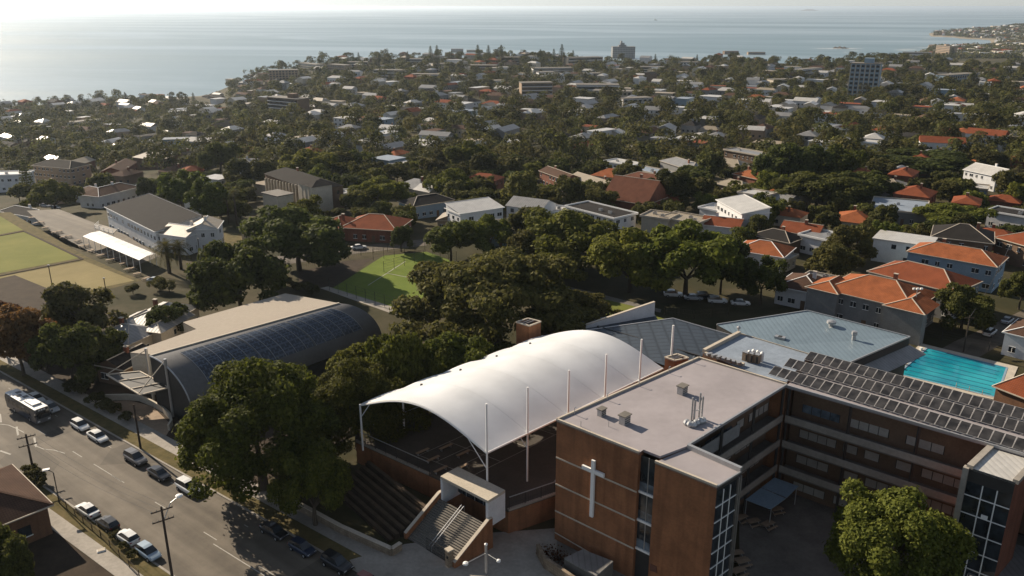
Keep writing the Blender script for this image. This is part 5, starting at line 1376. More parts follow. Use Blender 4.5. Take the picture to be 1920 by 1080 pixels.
def wing(t, P, a, b0, w, dep, ze, rm, wm, z0):
    """small hipped projecting wing, part of an existing house"""
    b = MB(); b.use(M[wm]); b.prism([P(a - w / 2, -b0, 0), P(a + w / 2, -b0, 0), P(a + w / 2, 1, 0), P(a - w / 2, 1, 0)], z0 - 1, ze, top=False); b.build('wing_wall', None, t)
    b = MB(); b.use(M[rm]); o = .45; A_, B_, C_, D_ = P(a - w / 2 - o, -b0 - o, ze), P(a + w / 2 + o, -b0 - o, ze), P(a + w / 2 + o, dep, ze), P(a - w / 2 - o, dep, ze); r0, r1 = P(a, -b0 + w * .45, ze + w * .22), P(a, dep, ze + w * .22)
    for p in ((A_, B_, r0), (B_, C_, r1, r0), (D_, A_, r0, r1)):
        p = list(p); b.face(p if (p[1] - p[0]).cross(p[2] - p[0]).z > 0 else p[::-1])
    b.use(M['pale_trim'])
    for p, q in ((A_, r0), (B_, r0), (r0, r1), (A_, B_)): b.beam(p + V(0, 0, .03), q + V(0, 0, .03), .2, .12)
    b.build('wing_roof', None, t)
# right hand cluster
t, P, zr = hfront((1545, 541), (1712, 580), 7.2, 15, 'hip', 'orange_tile', 'grey_wall', 'three storey grey flats with bright orange hipped roof behind the blue roofed hall', seed=5)
wing(t, P, -9.5, 1.6, 7, 7, 7.2, 'orange_tile', 'grey_wall', 0); wing(t, P, 8.5, 1.6, 8, 7, 7.2, 'orange_tile', 'grey_wall', 0)
hfront((1630, 508), (1790, 548), 7.0, 13, 'hip', 'red_tile', 'grey_wall', 'dull red hipped roof block joined behind the orange roofed grey flats', seed=6)
hfront((1703, 471), (1868, 500), 7.0, 11, 'hip', 'orange_tile', 'blue_wall', 'blue grey flats with orange hipped roof behind the red roofed block', seed=7)
hfront((1748, 443), (1862, 456), 6.5, 14, 'hip', 'dark_tile', 'brown_wall', 'brown house with dark grey hipped roof behind the blue grey flats', seed=8)
hfront((1868, 445), (1960, 470), 6.5, 14, 'hip', 'red_tile', 'brown_wall', 'red tiled house cut by the right frame edge', seed=9)
hfront((1852, 396), (1950, 412), 5.5, 9, 'flat', 'dark_tile', 'white_wall', 'long white house with flat dark roof at the right edge', seed=10)
hfront((1634, 392), (1738, 402), 4.5, 20, 'flat', 'blue_flat', 'grey_wall', 'wide building with large pale blue flat roof among dark trees', seed=11)
hfront((1645, 345), (1690, 350), 5, 9, 'hip', 'tan_iron', 'grey_wall', 'small tan hipped house above the pale blue flat roof', seed=12)
hfront((1808, 318), (1868, 330), 6.5, 12, 'gable', 'pale_iron', 'white_wall', 'white gabled house beside the pale gum tree at the right', seed=13)
hfront((1795, 350), (1850, 356), 3.2, 9, 'flat', 'pale_iron', 'blue_wall', 'low pale blue extension below the white gabled house', seed=14)
hfront((1378, 468), (1468, 482), 4.8, 11, 'hip', 'orange_tile', 'white_wall', 'white cottage with vivid orange hipped roof beside the big shaded tree clump', seed=15)
hfront((1446, 482), (1476, 488), 3.4, 6, 'flat', 'pale_iron', 'cream_wall', 'small pale flat roofed annex stuck to the orange cottage', seed=16)
hfront((1500, 440), (1566, 455), 5.2, 9, 'flat', 'grey_iron', 'white_wall', 'long white terrace with flat grey metal roof beside the tall garden trees', seed=17)
hfront((1462, 432), (1532, 442), 4.6, 10, 'gable', 'red_tile', 'tan_wall', 'red gabled house behind the long white terrace', seed=18)
hfront((1455, 535), (1540, 552), 4.6, 12, 'hip', 'brown_tile', 'white_wall', 'brown roofed white cottage just left of the orange roofed flats', seed=19)
hfront((1505, 520), (1552, 530), 5.0, 5, 'flat', 'grey_iron', 'cream_wall', 'cream flat roofed addition between brown cottage and orange flats', seed=20)
hfront((1410, 440), (1480, 455), 4.2, 9, 'hip', 'dark_tile', 'brown_wall', 'dark tiled cottage between orange cottage and red gable', seed=21)
hfront((1345, 376), (1392, 398), 8.0, 9, 'skillion', 'pale_iron', 'white_wall', 'tall white terrace house with sloping pale roof', seed=22)
hfront((1385, 362), (1432, 368), 6.5, 8, 'flat', 'pale_iron', 'blue_wall', 'blue walled flat roofed house behind the tall white terrace', seed=23)
hfront((1425, 370), (1478, 378), 5, 8, 'gable', 'grey_iron', 'grey_wall', 'grey gabled house at the right end of the white terraces', seed=24)
hfront((1312, 390), (1348, 396), 4.5, 8, 'flat', 'pale_iron', 'white_wall', 'low white house left of the tall white terrace', seed=25)
hfront((1203, 405), (1252, 412), 5.6, 8, 'flat', 'tan_iron', 'cream_wall', 'cream house with flat tan roof, left one of the joined pair', seed=26)
hfront((1240, 408), (1305, 420), 5.4, 9, 'flat', 'tan_iron', 'cream_wall', 'cream house with flat tan roof, right one of the joined pair', seed=27)
hfront((1315, 420), (1385, 428), 4.4, 9, 'gable', 'red_tile', 'white_wall', 'white fronted red gable beside the tall white terrace', seed=28)
hfront((1062, 388), (1152, 409), 5.8, 10, 'flat', 'dark_tile', 'white_wall', 'long white building with dark flat roof behind the broad sunlit tree', seed=29)
hfront((1025, 398), (1118, 404), 4.0, 9, 'flat', 'pale_iron', 'white_wall', 'low bright white flat roof beside the dark roofed long building', seed=30)
hfront((863, 400), (943, 388), 7.5, 9, 'skillion', 'pale_iron', 'white_wall', 'white box shaped two storey house behind the grass courts', seed=31)
hfront((820, 412), (866, 414), 3.6, 9, 'gable', 'tan_iron', 'tan_wall', 'small tan roofed house left of the white box house', seed=32)
hfront((905, 428), (950, 424), 6.0, 7, 'flat', 'pale_iron', 'blue_wall', 'pale blue walled house just in front of the white box house', seed=33)
hfront((1130, 372), (1212, 382), 5.2, 17, 'gable', 'rust_tile', 'brick_red', 'church like brick building with big steep red roof', pitch=.8, seed=34)
hfront((1160, 335), (1235, 345), 6.5, 12, 'hip', 'rust_tile', 'brick_red', 'red hipped brick house behind the steep red church roof', seed=35)
hfront((1068, 334), (1132, 348), 5.0, 8, 'gable', 'tan_iron', 'cream_wall', 'row of cream terraces with tan roof left of the church', seed=36)
hfront((1012, 322), (1058, 334), 6.0, 8, 'gable', 'brown_tile', 'brick_red', 'tall brown brick house left of the cream terraces', seed=37)
hfront((1172, 316), (1238, 326), 5.0, 9, 'flat', 'blue_flat', 'brick_red', 'brick building with pale blue flat roof behind the church', seed=38)
hfront((1134, 303), (1182, 310), 6.5, 8, 'flat', 'pale_iron', 'white_wall', 'white flat roofed two storey house above the church', seed=39)
hfront((1238, 304), (1296, 316), 5.5, 11, 'hip', 'grey_iron', 'grey_wall', 'grey hipped house right of the white two storey house above the church', seed=40)
hfront((1310, 306), (1388, 312), 4.0, 12, 'hip', 'tan_iron', 'tan_wall', 'low spreading tan roof among the dark trees', seed=41)
hfront((1375, 328), (1424, 334), 5.0, 11, 'hip', 'orange_tile', 'brick_red', 'brick house with orange hipped roof left of the large dark round tree', seed=42)
hfront((1358, 284), (1432, 290), 7.5, 9, 'flat', 'grey_iron', 'brown_wall', 'dark two storey flat roofed building above the orange brick house', seed=43)
hfront((1340, 345), (1392, 352), 3.8, 9, 'hip', 'tan_iron', 'tan_wall', 'olive roofed cottage below the low spreading tan roof', seed=44)
# left and centre
t, P, zr = hfront((497, 331), (584, 350), 11.0, 12, 'hip', 'dark_tile', 'brown_wall', 'long three storey flats with pale vertical fins and dark tiled roof', seed=50, detail=1, name='apartment_block', cat='apartment block')
hw_ = 30
for k in range(15):
    p = P(-22 + 44 * k / 14 * 1.0, -.3, 0); 
w_ = (P(1, 0, 0) - P(0, 0, 0)); a0 = ground_under((497, 331), 11.0); a1 = ground_under((584, 350), 11.0)
for k in range(15):
    p = lerp(a0, a1, (k + .5) / 15); n_ = V(-(a1 - a0).y, (a1 - a0).x).normalized(); n_ = -n_ if n_.dot(V(p.x, p.y)) > 0 else n_
    b = MB(); b.use(M['cream_wall']).beam(p + n_ * .4 + V(0, 0, 0), p + n_ * .4 + V(0, 0, 10.6), .45, .7, up=n_); b.build('vertical_fin', None, t)
hfront((585, 351), (622, 346), 11.0, 10, 'hip', 'dark_tile', 'cream_wall', 'blank pale end block joined to the fin walled flats', seed=51, detail=0, name='apartment_block', cat='apartment block')
hfront((492, 362), (520, 366), 10.0, 6, 'flat', 'concrete_dark', 'cream_wall', 'narrow pale slab block standing before the fin walled flats', seed=52, detail=0, name='apartment_block', cat='apartment block')
hfront((620, 366), (668, 362), 4.5, 7, 'flat', 'pale_iron', 'white_wall', 'small white house right of the flats', seed=53)
hfront((640, 426), (742, 432), 4.2, 14, 'hip', 'red_tile', 'brick_red', 'wide brick house with brown red roof above the lane', seed=54)
hfront((592, 420), (640, 428), 4.2, 11, 'hip', 'red_tile', 'brick_red', 'brown red roofed house half hidden by the large spreading tree', seed=55)
hfront((775, 386), (852, 376), 4.8, 10, 'hip', 'dark_tile', 'blue_wall', 'blue grey cottage with dark hipped roof', seed=56)
hfront((452, 430), (482, 436), 3.4, 6, 'flat', 'concrete_dark', 'cream_wall', 'small pale shed at the edge of the club lawn', seed=57)
club, P, zr = hfront((200, 396), (290, 424), 7.8, 14, 'skillion', 'dark_tile', 'white_wall', 'big white clubhouse with dark sloping roof beside the bowling greens', seed=58, name='clubhouse', cat='clubhouse')
hfront((298, 437), (348, 444), 5.6, 9, 'gable', 'tan_iron', 'white_wall', 'white gabled clubhouse wing, left of two', seed=59, name='clubhouse_wing', cat='clubhouse')
hfront((352, 430), (406, 428), 7.0, 9, 'gable', 'tan_iron', 'white_wall', 'tall white gabled end wing of the clubhouse, right of two', seed=60, name='clubhouse_wing', cat='clubhouse')
hfront((0, 399), (66, 404), 3.6, 8, 'hip', 'dark_tile', 'white_wall', 'small white bowling pavilion with dark hipped roof', seed=61)
hfront((62, 312), (130, 312), 9.0, 12, 'hip', 'dark_tile', 'tan_wall', 'three storey brown flats with dark hipped roof at far left', seed=62, name='apartment_block', cat='apartment block')
hfront((-30, 330), (48, 326), 8.0, 9, 'flat', 'pale_iron', 'white_wall', 'pale modern flat roofed block at the left frame edge', seed=63, name='apartment_block', cat='apartment block')
hfront((185, 366), (262, 352), 5.4, 11, 'hip', 'brown_tile', 'white_wall', 'white cottage with brown hipped roof behind the clubhouse', seed=64)
hfront((140, 360), (186, 366), 4.4, 9, 'hip', 'brown_tile', 'white_wall', 'small brown roofed cottage left of the larger white one', seed=65)
for k, (l, r, he, dep, rf, rm, wm, lab) in enumerate((
  ((140, 308), (178, 300), 5.5, 10, 'gable', 'tan_iron', 'brick_red', 'tan roofed brick house with bright roof edge left of the glare'),
  ((105, 315), (132, 312), 4.5, 9, 'gable', 'tan_iron', 'cream_wall', 'cream gabled cottage beside the dark hipped flats'),
  ((228, 318), (256, 306), 5, 10, 'gable', 'brown_tile', 'brick_red', 'brown gabled house below the cluster of shiny roofs'),
  ((250, 298), (300, 296), 6, 10, 'skillion', 'tan_iron', 'brown_wall', 'brown house with sloping tan roof below the shiny roofs'),
  ((265, 284), (305, 280), 4, 9, 'flat', 'pale_iron', 'white_wall', 'shiny white flat roof, left of the bright pair'),
  ((300, 292), (335, 286), 4, 9, 'flat', 'pale_iron', 'white_wall', 'shiny white flat roof, right of the bright pair'),
  ((205, 268), (245, 262), 4, 10, 'skillion', 'pale_iron', 'white_wall', 'glaring metal roof catching the sun'),
  ((305, 262), (350, 258), 7, 9, 'flat', 'grey_iron', 'blue_wall', 'blue white cubic house beyond the glare'),
  ((350, 268), (415, 262), 6, 10, 'gable', 'grey_iron', 'blue_wall', 'long blue grey house right of the cubic house'),
  ((135, 228), (192, 224), 7, 9, 'flat', 'concrete_dark', 'white_wall', 'long pale block of flats near the left shore'),
  ((58, 240), (90, 238), 6, 9, 'flat', 'blue_flat', 'blue_wall', 'pale blue block near the left shore'),
  ((330, 228), (362, 224), 5, 9, 'flat', 'pale_iron', 'white_wall', 'white shiny roof near the beach'),
  ((440, 308), (478, 306), 5, 9, 'gable', 'grey_iron', 'white_wall', 'white gabled house beside the dark pine like tree'),
  ((430, 285), (470, 282), 4.5, 9, 'hip', 'red_tile', 'brick_red', 'reddish hipped house behind the pine like tree'),
  ((345, 322), (382, 318), 4.5, 9, 'hip', 'red_tile', 'brick_red', 'rusty roofed house beside the feathery trees'),
  ((232, 330), (268, 322), 4.5, 9, 'hip', 'brown_tile', 'brown_wall', 'dark brown cottage behind the white clubhouse'))):
    hfront(l, r, he, dep, rf, rm, wm, lab, seed=70 + k, detail=1)
t, P, zr = hfront((232, 604), (300, 612), 4.4, 13, 'hip', 'grey_iron', 'cream_wall', 'old cottage with big grey iron roof and chimneys behind the beige roof', seed=90)
wing(t, P, 4.5, 3.0, 5, 8, 4.4, 'grey_iron', 'cream_wall', 0); wing(t, P, -3.5, 2.0, 4, 6, 4.4, 'grey_iron', 'cream_wall', 0)
hfront((172, 632), (240, 645), 4.0, 9, 'hip', 'grey_iron', 'cream_wall', 'cream cottage with grey iron roof left of the old chimneyed cottage', seed=91)
hfront((180, 682), (232, 692), 3.8, 8, 'gable', 'dark_tile', 'brown_wall', 'small dark slate gabled house in tree shade', seed=92)
hfront((60, 640), (112, 640), 4.2, 9, 'gable', 'dark_tile', 'brown_wall', 'dark gabled house behind the rusty street trees', seed=93)
# brown tiled house at the corner of the frame
zz = 4.6; c_ = U(100, 946, zz); d1 = (U(0, 986, zz) - c_).normalized(); d2 = (U(0, 856, zz) - c_).normalized()
d2 = V(-d1.y, d1.x) if V(-d1.y, d1.x).dot(d2) > 0 else V(d1.y, -d1.x)
bh = thing('house', 'dark brick house with brown tiled hipped roof at the street corner', 'house', V(c_.x, c_.y, 0))
Q = lambda a, b_, z: V(c_.x, c_.y) + d1 * a + d2 * b_ + V(0, 0, z)
b = MB(); b.use(M['brick_dark']); b.prism([Q(.6, .6, 0), Q(16, .6, 0), Q(16, 15, 0), Q(.6, 15, 0)], 0, zz - .1, top=False); b.build('wall', None, bh)
b = MB(); b.use(M['brown_tile']); r0, r1 = Q(7.5, 7.6, zz + 3.4), Q(10, 7.6, zz + 3.4)
for p in ((Q(0, 0, zz), Q(17, 0, zz), r1, r0), (Q(17, 0, zz), Q(17, 15.5, zz), r1), (Q(17, 15.5, zz), Q(0, 15.5, zz), r0, r1), (Q(0, 15.5, zz), Q(0, 0, zz), r0)):
    p = list(p); b.face(p if (p[1] - p[0]).cross(p[2] - p[0]).z > 0 else p[::-1])
ro = b.build('roof', None, bh)
b = MB(); b.use(M['pale_trim']); b.beam(Q(0, 0, zz - .08), Q(17, 0, zz - .08), .18, .18); b.beam(Q(0, 0, zz - .08), Q(0, 15.5, zz - .08), .18, .18); b.use(M['brown_tile']); b.beam(Q(0, 0, zz + .03), r0 + V(0, 0, .03), .3, .16); b.build('eave_trim', None, ro)
for k in (3, 7, 11): b = MB(); b.use(M['glass']); b.beam(Q(k, .57, 2), Q(k + 1.6, .57, 2), .08, 1.5); b.use(M['white']); b.beam(Q(k - .1, .52, 1.2), Q(k + 1.7, .52, 1.2), .2, .1); b.build('window', None, bh)
HFOOT.append((c_.x + d1.x * 8 + d2.x * 8, c_.y + d1.y * 8 + d2.y * 8, 10))
yard = mesh_fence('low brick and timber yard fence in front of the brown tiled house', [U(98, 940) + V(1.2, -.4), U(190, 1010), U(262, 1085)], 1.3, 2.5, 'fence', name='yard_fence', wires=3, vert=.35)
# brick tiled roof at the right frame edge
hfront((1868, 724), (1975, 765), 6.4, 14, 'hip', 'red_tile', 'brick_dark', 'tall brown brick house with steep red tiles right of the pool', pitch=.95, seed=95)
hfront((1885, 622), (1960, 640), 5.0, 10, 'hip', 'brown_tile', 'white_wall', 'white cottage with brown roof beside the back street', seed=96)
# white marquee beside the clubhouse
mq = thing('marquee', 'long white flat marquee roof on thin posts beside the greens', 'marquee', U(160, 480))
zq = 3.4; mqp = [U(155, 443, zq), U(261, 488, zq), U(291, 476, zq), U(187, 433, zq)]
for k in range(9):
    b = MB(); b.use(M['white']); p0, p1 = lerp(mqp[0], mqp[1], k / 9), lerp(mqp[0], mqp[1], (k + .97) / 9); q0_, q1_ = lerp(mqp[3], mqp[2], k / 9), lerp(mqp[3], mqp[2], (k + .97) / 9); up_ = V(0, 0, .3)
    m0, m1 = lerp(p0, q0_, .5) + up_, lerp(p1, q1_, .5) + up_
    for f_ in ((p0, p1, m1, m0), (m0, m1, q1_, q0_)): f_ = list(f_); b.face(f_ if (f_[1] - f_[0]).cross(f_[2] - f_[0]).z > 0 else f_[::-1])
    b.build('roof_panel', None, mq)
for k in range(10):
    for P0_, P1_ in ((mqp[0], mqp[1]), (mqp[3], mqp[2])): p = lerp(P0_, P1_, k / 9); b = MB(); b.use(M['white']).beam(zat(p, 0), p, .12); b.build('post', None, mq)
st_ = thing('outside_stair', 'white railed outside stair at the left end of the clubhouse', 'stair', U(195, 450))
b = MB(); b.use(M['white']); p0, p1 = U(178, 428, 3.2), U(212, 438, 3.2)
for z in (0, .5, 1.0): b.beam(p0 + V(0, 0, z), p1 + V(0, 0, z), .08); b.beam(p0 + V(0, 0, z), U(186, 420, 3.2) + V(0, 0, z), .08)
for k in range(5): p = lerp(p0, p1, k / 4); b.beam(zat(p, 0), p + V(0, 0, 1), .1)
b.build('railing', None, st_)
b = MB(); b.use(M['concrete']); b.prism([p0, p1, U(220, 430, 3.2), U(186, 420, 3.2)], 3.0, 3.2, bottom=True); b.build('landing', None, st_)
# picnic tables and benches along the greens
for k in range(26):
    px = 60 + 8.6 * k; py = 414 + 4.35 * k + (3 if k % 2 else -3)
    if k % 5 == 4: continue
    t = copy_thing(tb, U(px, py), .9 + .3 * math.sin(k * 2.1), 'small outdoor table set along the edge of the bowling greens', 'tables along the bowling greens')
# ---------------------------------------------------------------- tall blocks and far buildings
def block(px0, px1, ty, by, dep, m, label, floors, stripes='h', top=None, g=None, roofm='concrete_dark'):
    g0, g1 = G(px0, by), G(px1, by)
    if g0 is None or g1 is None: return
    if abs(g0.length - g1.length) > 60: g1 = V(g1.x, g1.y) * (V(g0.x, g0.y).length / V(g1.x, g1.y).length)
    c = lerp(g0, g1, .5); d = V(g1.x - g0.x, g1.y - g0.y); w = d.length; d.normalize(); n = V(-d.y, d.x); n = -n if n.dot(V(c.x, c.y)) < 0 else n
    z0 = min(g0.z, tz(c.x, c.y)) - 1; zt = ztop(c, ty); t = thing('apartment_tower' if zt - z0 > 18 else 'apartment_block', label, 'apartment tower' if zt - z0 > 18 else 'apartment block', V(c.x, c.y, z0))
    P = lambda a, b_, z: V(c.x, c.y) + d * a + n * b_ + V(0, 0, z)
    HFOOT.append((c.x + n.x * dep / 2, c.y + n.y * dep / 2, max(w, dep) / 2))
    b = MB(); b.use(M[m]); b.prism([P(-w / 2, 0, 0), P(w / 2, 0, 0), P(w / 2, dep, 0), P(-w / 2, dep, 0)], z0, zt, top=False); b.build('wall', None, t)
    b = MB(); b.use(M[roofm]); b.prism([P(-w / 2 - .3, -.3, 0), P(w / 2 + .3, -.3, 0), P(w / 2 + .3, dep + .3, 0), P(-w / 2 - .3, dep + .3, 0)], zt, zt + .6); ro = b.build('roof', None, t)
    if top:
        for a, ww, hh in top: b = MB(); b.use(M[m]); b.prism([P(a - ww / 2, dep * .25, 0), P(a + ww / 2, dep * .25, 0), P(a + ww / 2, dep * .75, 0), P(a - ww / 2, dep * .75, 0)], zt + .55, zt + hh); b.build('plant_room', None, ro)
    fh = (zt - z0) / floors; k = max(3, int(w / 4))
    for l in range(floors):
        if stripes == 'h': b = MB(); b.use(M['glass']); b.beam(P(-w / 2 + .8, -.02, z0 + fh * (l + .55)), P(w / 2 - .8, -.02, z0 + fh * (l + .55)), .3, fh * .45); b.build('window', None, t); b = MB(); b.use(M['white_wall' if m != 'white_wall' else 'grey_wall']); b.beam(P(-w / 2 + .4, -.5, z0 + fh * (l + .12)), P(w / 2 - .4, -.5, z0 + fh * (l + .12)), 1.0, .5); b.build('balcony', None, t)
        else:
            for i in range(k): a = -w / 2 + w * (i + .5) / k; b = MB(); b.use(M['glass']); b.beam(P(a - w / k * .3, -.02, z0 + fh * (l + .5)), P(a + w / k * .3, -.02, z0 + fh * (l + .5)), .3, fh * .55); b.build('window', None, t)
    if stripes == 'v':
        for i in range(k + 1): a = -w / 2 + w * i / k; b = MB(); b.use(M['pale_trim']); b.beam(P(a, -.3, z0), P(a, -.3, zt), .6, .7, up=(d.x, d.y, 0)); b.build('pier', None, t)
block(1148, 1190, 88, 118, 24, 'grey_wall', 'tall grey stepped tower standing alone on the ridge against the sea', 9, 'g', ((-3, 20, 5), (-3, 10, 10), (-6, 4, 15)))
block(1588, 1643, 120, 182, 16, 'blue_wall', 'blue grey slab tower with dark window strips right of centre', 8, 'v', ((2, 8, 5),))
block(978, 1036, 156, 190, 14, 'tan_wall', 'brown flats with stacked balconies in the middle of the suburb', 5, 'h')
block(1080, 1160, 160, 180, 16, 'white_wall', 'wide low white flat roofed building right of the brown flats', 2, 'h')
block(1110, 1200, 172, 192, 16, 'cream_wall', 'long cream two storey block below the wide white building', 3, 'g')
block(1168, 1222, 185, 205, 12, 'white_wall', 'white columned front below the long cream block', 3, 'v')
block(506, 560, 132, 158, 14, 'tan_wall', 'tan flats on the headland slope above the beach', 6, 'g')
block(615, 645, 122, 140, 14, 'tan_wall', 'smaller tan flats higher on the headland', 4, 'g')
block(700, 760, 132, 146, 14, 'cream_wall', 'bright pale roofed flats on the left side of the ridge', 3, 'h')
block(846, 868, 92, 106, 16, 'grey_wall', 'dark cubic block on the crest of the ridge', 4, 'g')
block(875, 905, 94, 106, 16, 'cream_wall', 'pale low block next to the dark cube on the crest', 3, 'h')
block(1065, 1130, 108, 124, 18, 'cream_wall', 'long cream flats on the ridge left of the stepped tower', 3, 'h')
block(940, 975, 108, 122, 14, 'tan_wall', 'pale tan block below the ridge pines', 3, 'h')
block(505, 560, 185, 225, 14, 'brown_wall', 'dark brown tower of flats behind the left trees', 7, 'h', ((6, 6, 4),))
block(1358, 1384, 96, 110, 16, 'brown_wall', 'brown flats on the right ridge, left one of two', 3, 'g')
block(1402, 1434, 98, 111, 16, 'tan_wall', 'paler flats on the right ridge, right one of two', 3, 'h')
block(1752, 1778, 86, 108, 18, 'tan_wall', 'pale stepped tower near the far right bay', 8, 'g', ((0, 10, 4),))
block(1775, 1830, 140, 160, 14, 'blue_wall', 'blue white stepped flats at the right below the bay', 3, 'v')
block(1690, 1745, 98, 112, 14, 'white_wall', 'white block on the right ridge', 3, 'h')
block(1490, 1540, 130, 142, 12, 'white_wall', 'white flat roofed house left of the blue slab tower', 2, 'h')
block(1000, 1075, 128, 140, 14, 'white_wall', 'white stepped terrace block below the ridge', 3, 'h')
block(1010, 1040, 136, 150, 14, 'white_wall', 'bright white gabled block in mid ridge', 3, 'g')

for a, c_, ty, by, m, fl, st, lab in ((470, 500, 141, 153, 'tan_wall', 3, 'h', 'tan balcony flats lowest on the headland slope'), (560, 592, 120, 133, 'cream_wall', 4, 'g', 'cream flats just above the tan headland flats'), (650, 690, 117, 129, 'grey_wall', 3, 'h', 'grey balcony flats near the headland pines'), (760, 800, 111, 122, 'white_wall', 3, 'h', 'white flats close under the skyline left of the dark cube'),
  (812, 856, 120, 133, 'cream_wall', 3, 'g', 'cream flats below the dark cube'), (770, 828, 140, 152, 'white_wall', 2, 'h', 'long white low block on the middle of the slope'), (880, 930, 123, 135, 'tan_wall', 3, 'h', 'tan flats below the pale low block on the crest'), (905, 945, 152, 164, 'white_wall', 2, 'g', 'white block left of the brown balcony flats'),
  (1085, 1124, 138, 150, 'grey_wall', 3, 'g', 'grey flats above the wide low white building'), (1200, 1250, 126, 138, 'cream_wall', 3, 'h', 'cream flats to the right below the stepped tower'), (1275, 1320, 117, 129, 'white_wall', 3, 'g', 'white flats on the dip of the ridge right of the stepped tower'), (1450, 1490, 150, 163, 'cream_wall', 2, 'h', 'cream low block left of the blue slab tower foot')):
    block(a, c_, ty, by, 14, m, lab, fl, st)
# ---------------------------------------------------------------- suburb filling the land to the coast
RS = random.Random(21)
DISCS = [(x, y, r + 1.5) for x, y, r in HFOOT]
# land that must stay clear: near sports ground, school and streets
def clear_px(px, py):
    if py > 560: return False
    if py > 470 and (px < 1330): return False
    if px < 330 and py > 385: return False
    if 330 < px < 480 and py > 425: return False
    if 480 < px < 960 and py > 430: return False
    if 960 < px < 1400 and py > 505: return False
    if px > 1400 and py > 520: return False
    return True
ROOFS = [('red_tile', 'brick_red', 'hip', 'red brown hipped roof'), ('orange_tile', 'cream_wall', 'hip', 'orange hipped roof'), ('brown_tile', 'tan_wall', 'hip', 'brown hipped roof'), ('dark_tile', 'brown_wall', 'gable', 'dark gabled roof'),
 ('grey_iron', 'white_wall', 'gable', 'grey iron gable and white walls'), ('pale_iron', 'white_wall', 'flat', 'pale flat roof and white walls'), ('pale_iron', 'cream_wall', 'gable', 'pale metal gable and cream walls'), ('tan_iron', 'cream_wall', 'flat', 'tan flat roof and cream walls'),
 ('grey_iron', 'grey_wall', 'hip', 'grey iron hipped roof'), ('blue_flat', 'blue_wall', 'flat', 'blue flat roof')]
def zone(px, py):
    a = 'left' if px < 640 else ('middle' if px < 1280 else 'right')
    return ('beach', 'on the beach slope') if px < 480 and py < 260 else (a, 'in the %s suburb' % a)
nh = 0
def try_house(px, py, detail, wmin, wmax):
    global nh
    g = Gq(px, py, RS)
    if g is None or g.z < SEA + 6 or g.length > 1480: return False
    w = RS.uniform(wmin, wmax); dep = RS.uniform(8, 13)
    c = (g.x, g.y + dep / 2)
    r = max(w, dep) / 2
    for x, y, q in DISCS:
        if (x - c[0]) ** 2 + (y - c[1]) ** 2 < (q + r * .95) ** 2: return False
    far = g.length > 560
    i = RS.choices(range(10), (6, 2, 8, 8, 15, 22, 16, 10, 10, 6) if far else (16, 4, 11, 10, 13, 12, 9, 6, 9, 4))[0]
    if px > 1300 and not far and RS.random() < .3: i = RS.choice((0, 1, 0))
    rm, wm, rf, ds = ROOFS[i]; a = RS.choice((-.55, -.65, .95, 1.05, -.45)) + RS.uniform(-.12, .12); d = V(math.cos(a), math.sin(a))
    zn = zone(px, py)[1]
    house(g, d, w, dep, RS.choice((5.5, 6.4, 7.5, 9.0) if far else (3.8, 4.6, 6.0, 6.6)), rf, rm, wm, ('far' if far else 'nearer') + ' house with ' + ds + ' ' + zn, 'suburban houses with ' + ds + ' ' + zn + (' far off' if far else ' nearer'), detail, seed=1000 + nh, chim=not far, ov=.4)
    DISCS.append((c[0], c[1], r)); u_ = V(g.x, g.y).normalized(); DISCS.append((g.x - u_.x * 7, g.y - u_.y * 7, w * .36)); DISCS.append((g.x - u_.x * 15, g.y - u_.y * 15, w * .26)); nh += 1; return True
for _ in range(5000):
    if nh >= 78: break
    px, py = RS.uniform(-20, 1940), RS.uniform(212, 500)
    if clear_px(px, py): try_house(px, py, 1, 8, 15)
n0 = nh
for _ in range(8000):
    if nh >= n0 + 150: break
    px, py = RS.uniform(-20, 1940), 108 + 115 * RS.random() ** 1.3
    try_house(px, py, 0, 9, 20)
# individual suburb trees, nearest first
def tree_ok(g, r):
    for x, y, q in DISCS:
        if (x - g.x) ** 2 + (y - g.y) ** 2 < (q * .92 + r * .7) ** 2: return False
    return True
TD = [(x, y, r) for x, y, r in TREES]
def tree_free(g, r, k=.78):
    for x, y, q in TD:
        if (x - g.x) ** 2 + (y - g.y) ** 2 < ((q + r) * k) ** 2: return False
    return True
KINDS_ = ['olive brown rounded tree', 'dark low tree', 'olive loose crowned tree', 'brownish spreading tree', 'green rounded tree', 'tall olive tree']
cand = []
for _ in range(9000):
    px, py = RS.uniform(-60, 1980), RS.uniform(232, 515)
    if not clear_px(px, py): continue
    g = Gq(px, py, RS)
    if g is None: continue
    cand.append((g.length + RS.uniform(0, 60), px, py, g))
cand.sort(key=lambda q: q[0])
nt_n = 0
for dd, px, py, g in cand:
    if nt_n >= 225: break
    s = RS.uniform(.55, 1.15); r = 6 * s
    if tree_free(g, r) and tree_ok(g, r):
        k = RS.choices(range(6), (4, 5, 4, 3, 3, 3))[0]; zn = zone(px, py)
        plant('mid%d' % k, g, s, None, KINDS_[k] + ' among the houses ' + zn[1], 'tree', KINDS_[k] + 's among the houses ' + zn[1])
        TD.append((g.x, g.y, r)); nt_n += 1
LASTD = dd
for kind, num, lab, cat, nm, smin, smax in (('pine', 16, 'dark conical pine rising above the suburban roofs', 'pine tree', 'pine_tree', .45, .8), ('palm', 14, 'feathery palm in a suburban garden', 'palm tree', 'palm_tree', .7, 1.0)):
    k = 0
    for _ in range(900):
        if k >= num: break
        px, py = RS.uniform(0, 1920), RS.uniform(190, 470)
        g = Gq(px, py, RS) if clear_px(px, py) else None
        if g is None or g.z < SEA + 6 or not tree_ok(g, 2.5) or not tree_free(g, 2.5): continue
        plant(kind, g, RS.uniform(smin, smax), None, lab, cat, lab.split(' rising')[0].split(' in a')[0] + 's of the suburb', nm); TD.append((g.x, g.y, 3.0)); k += 1
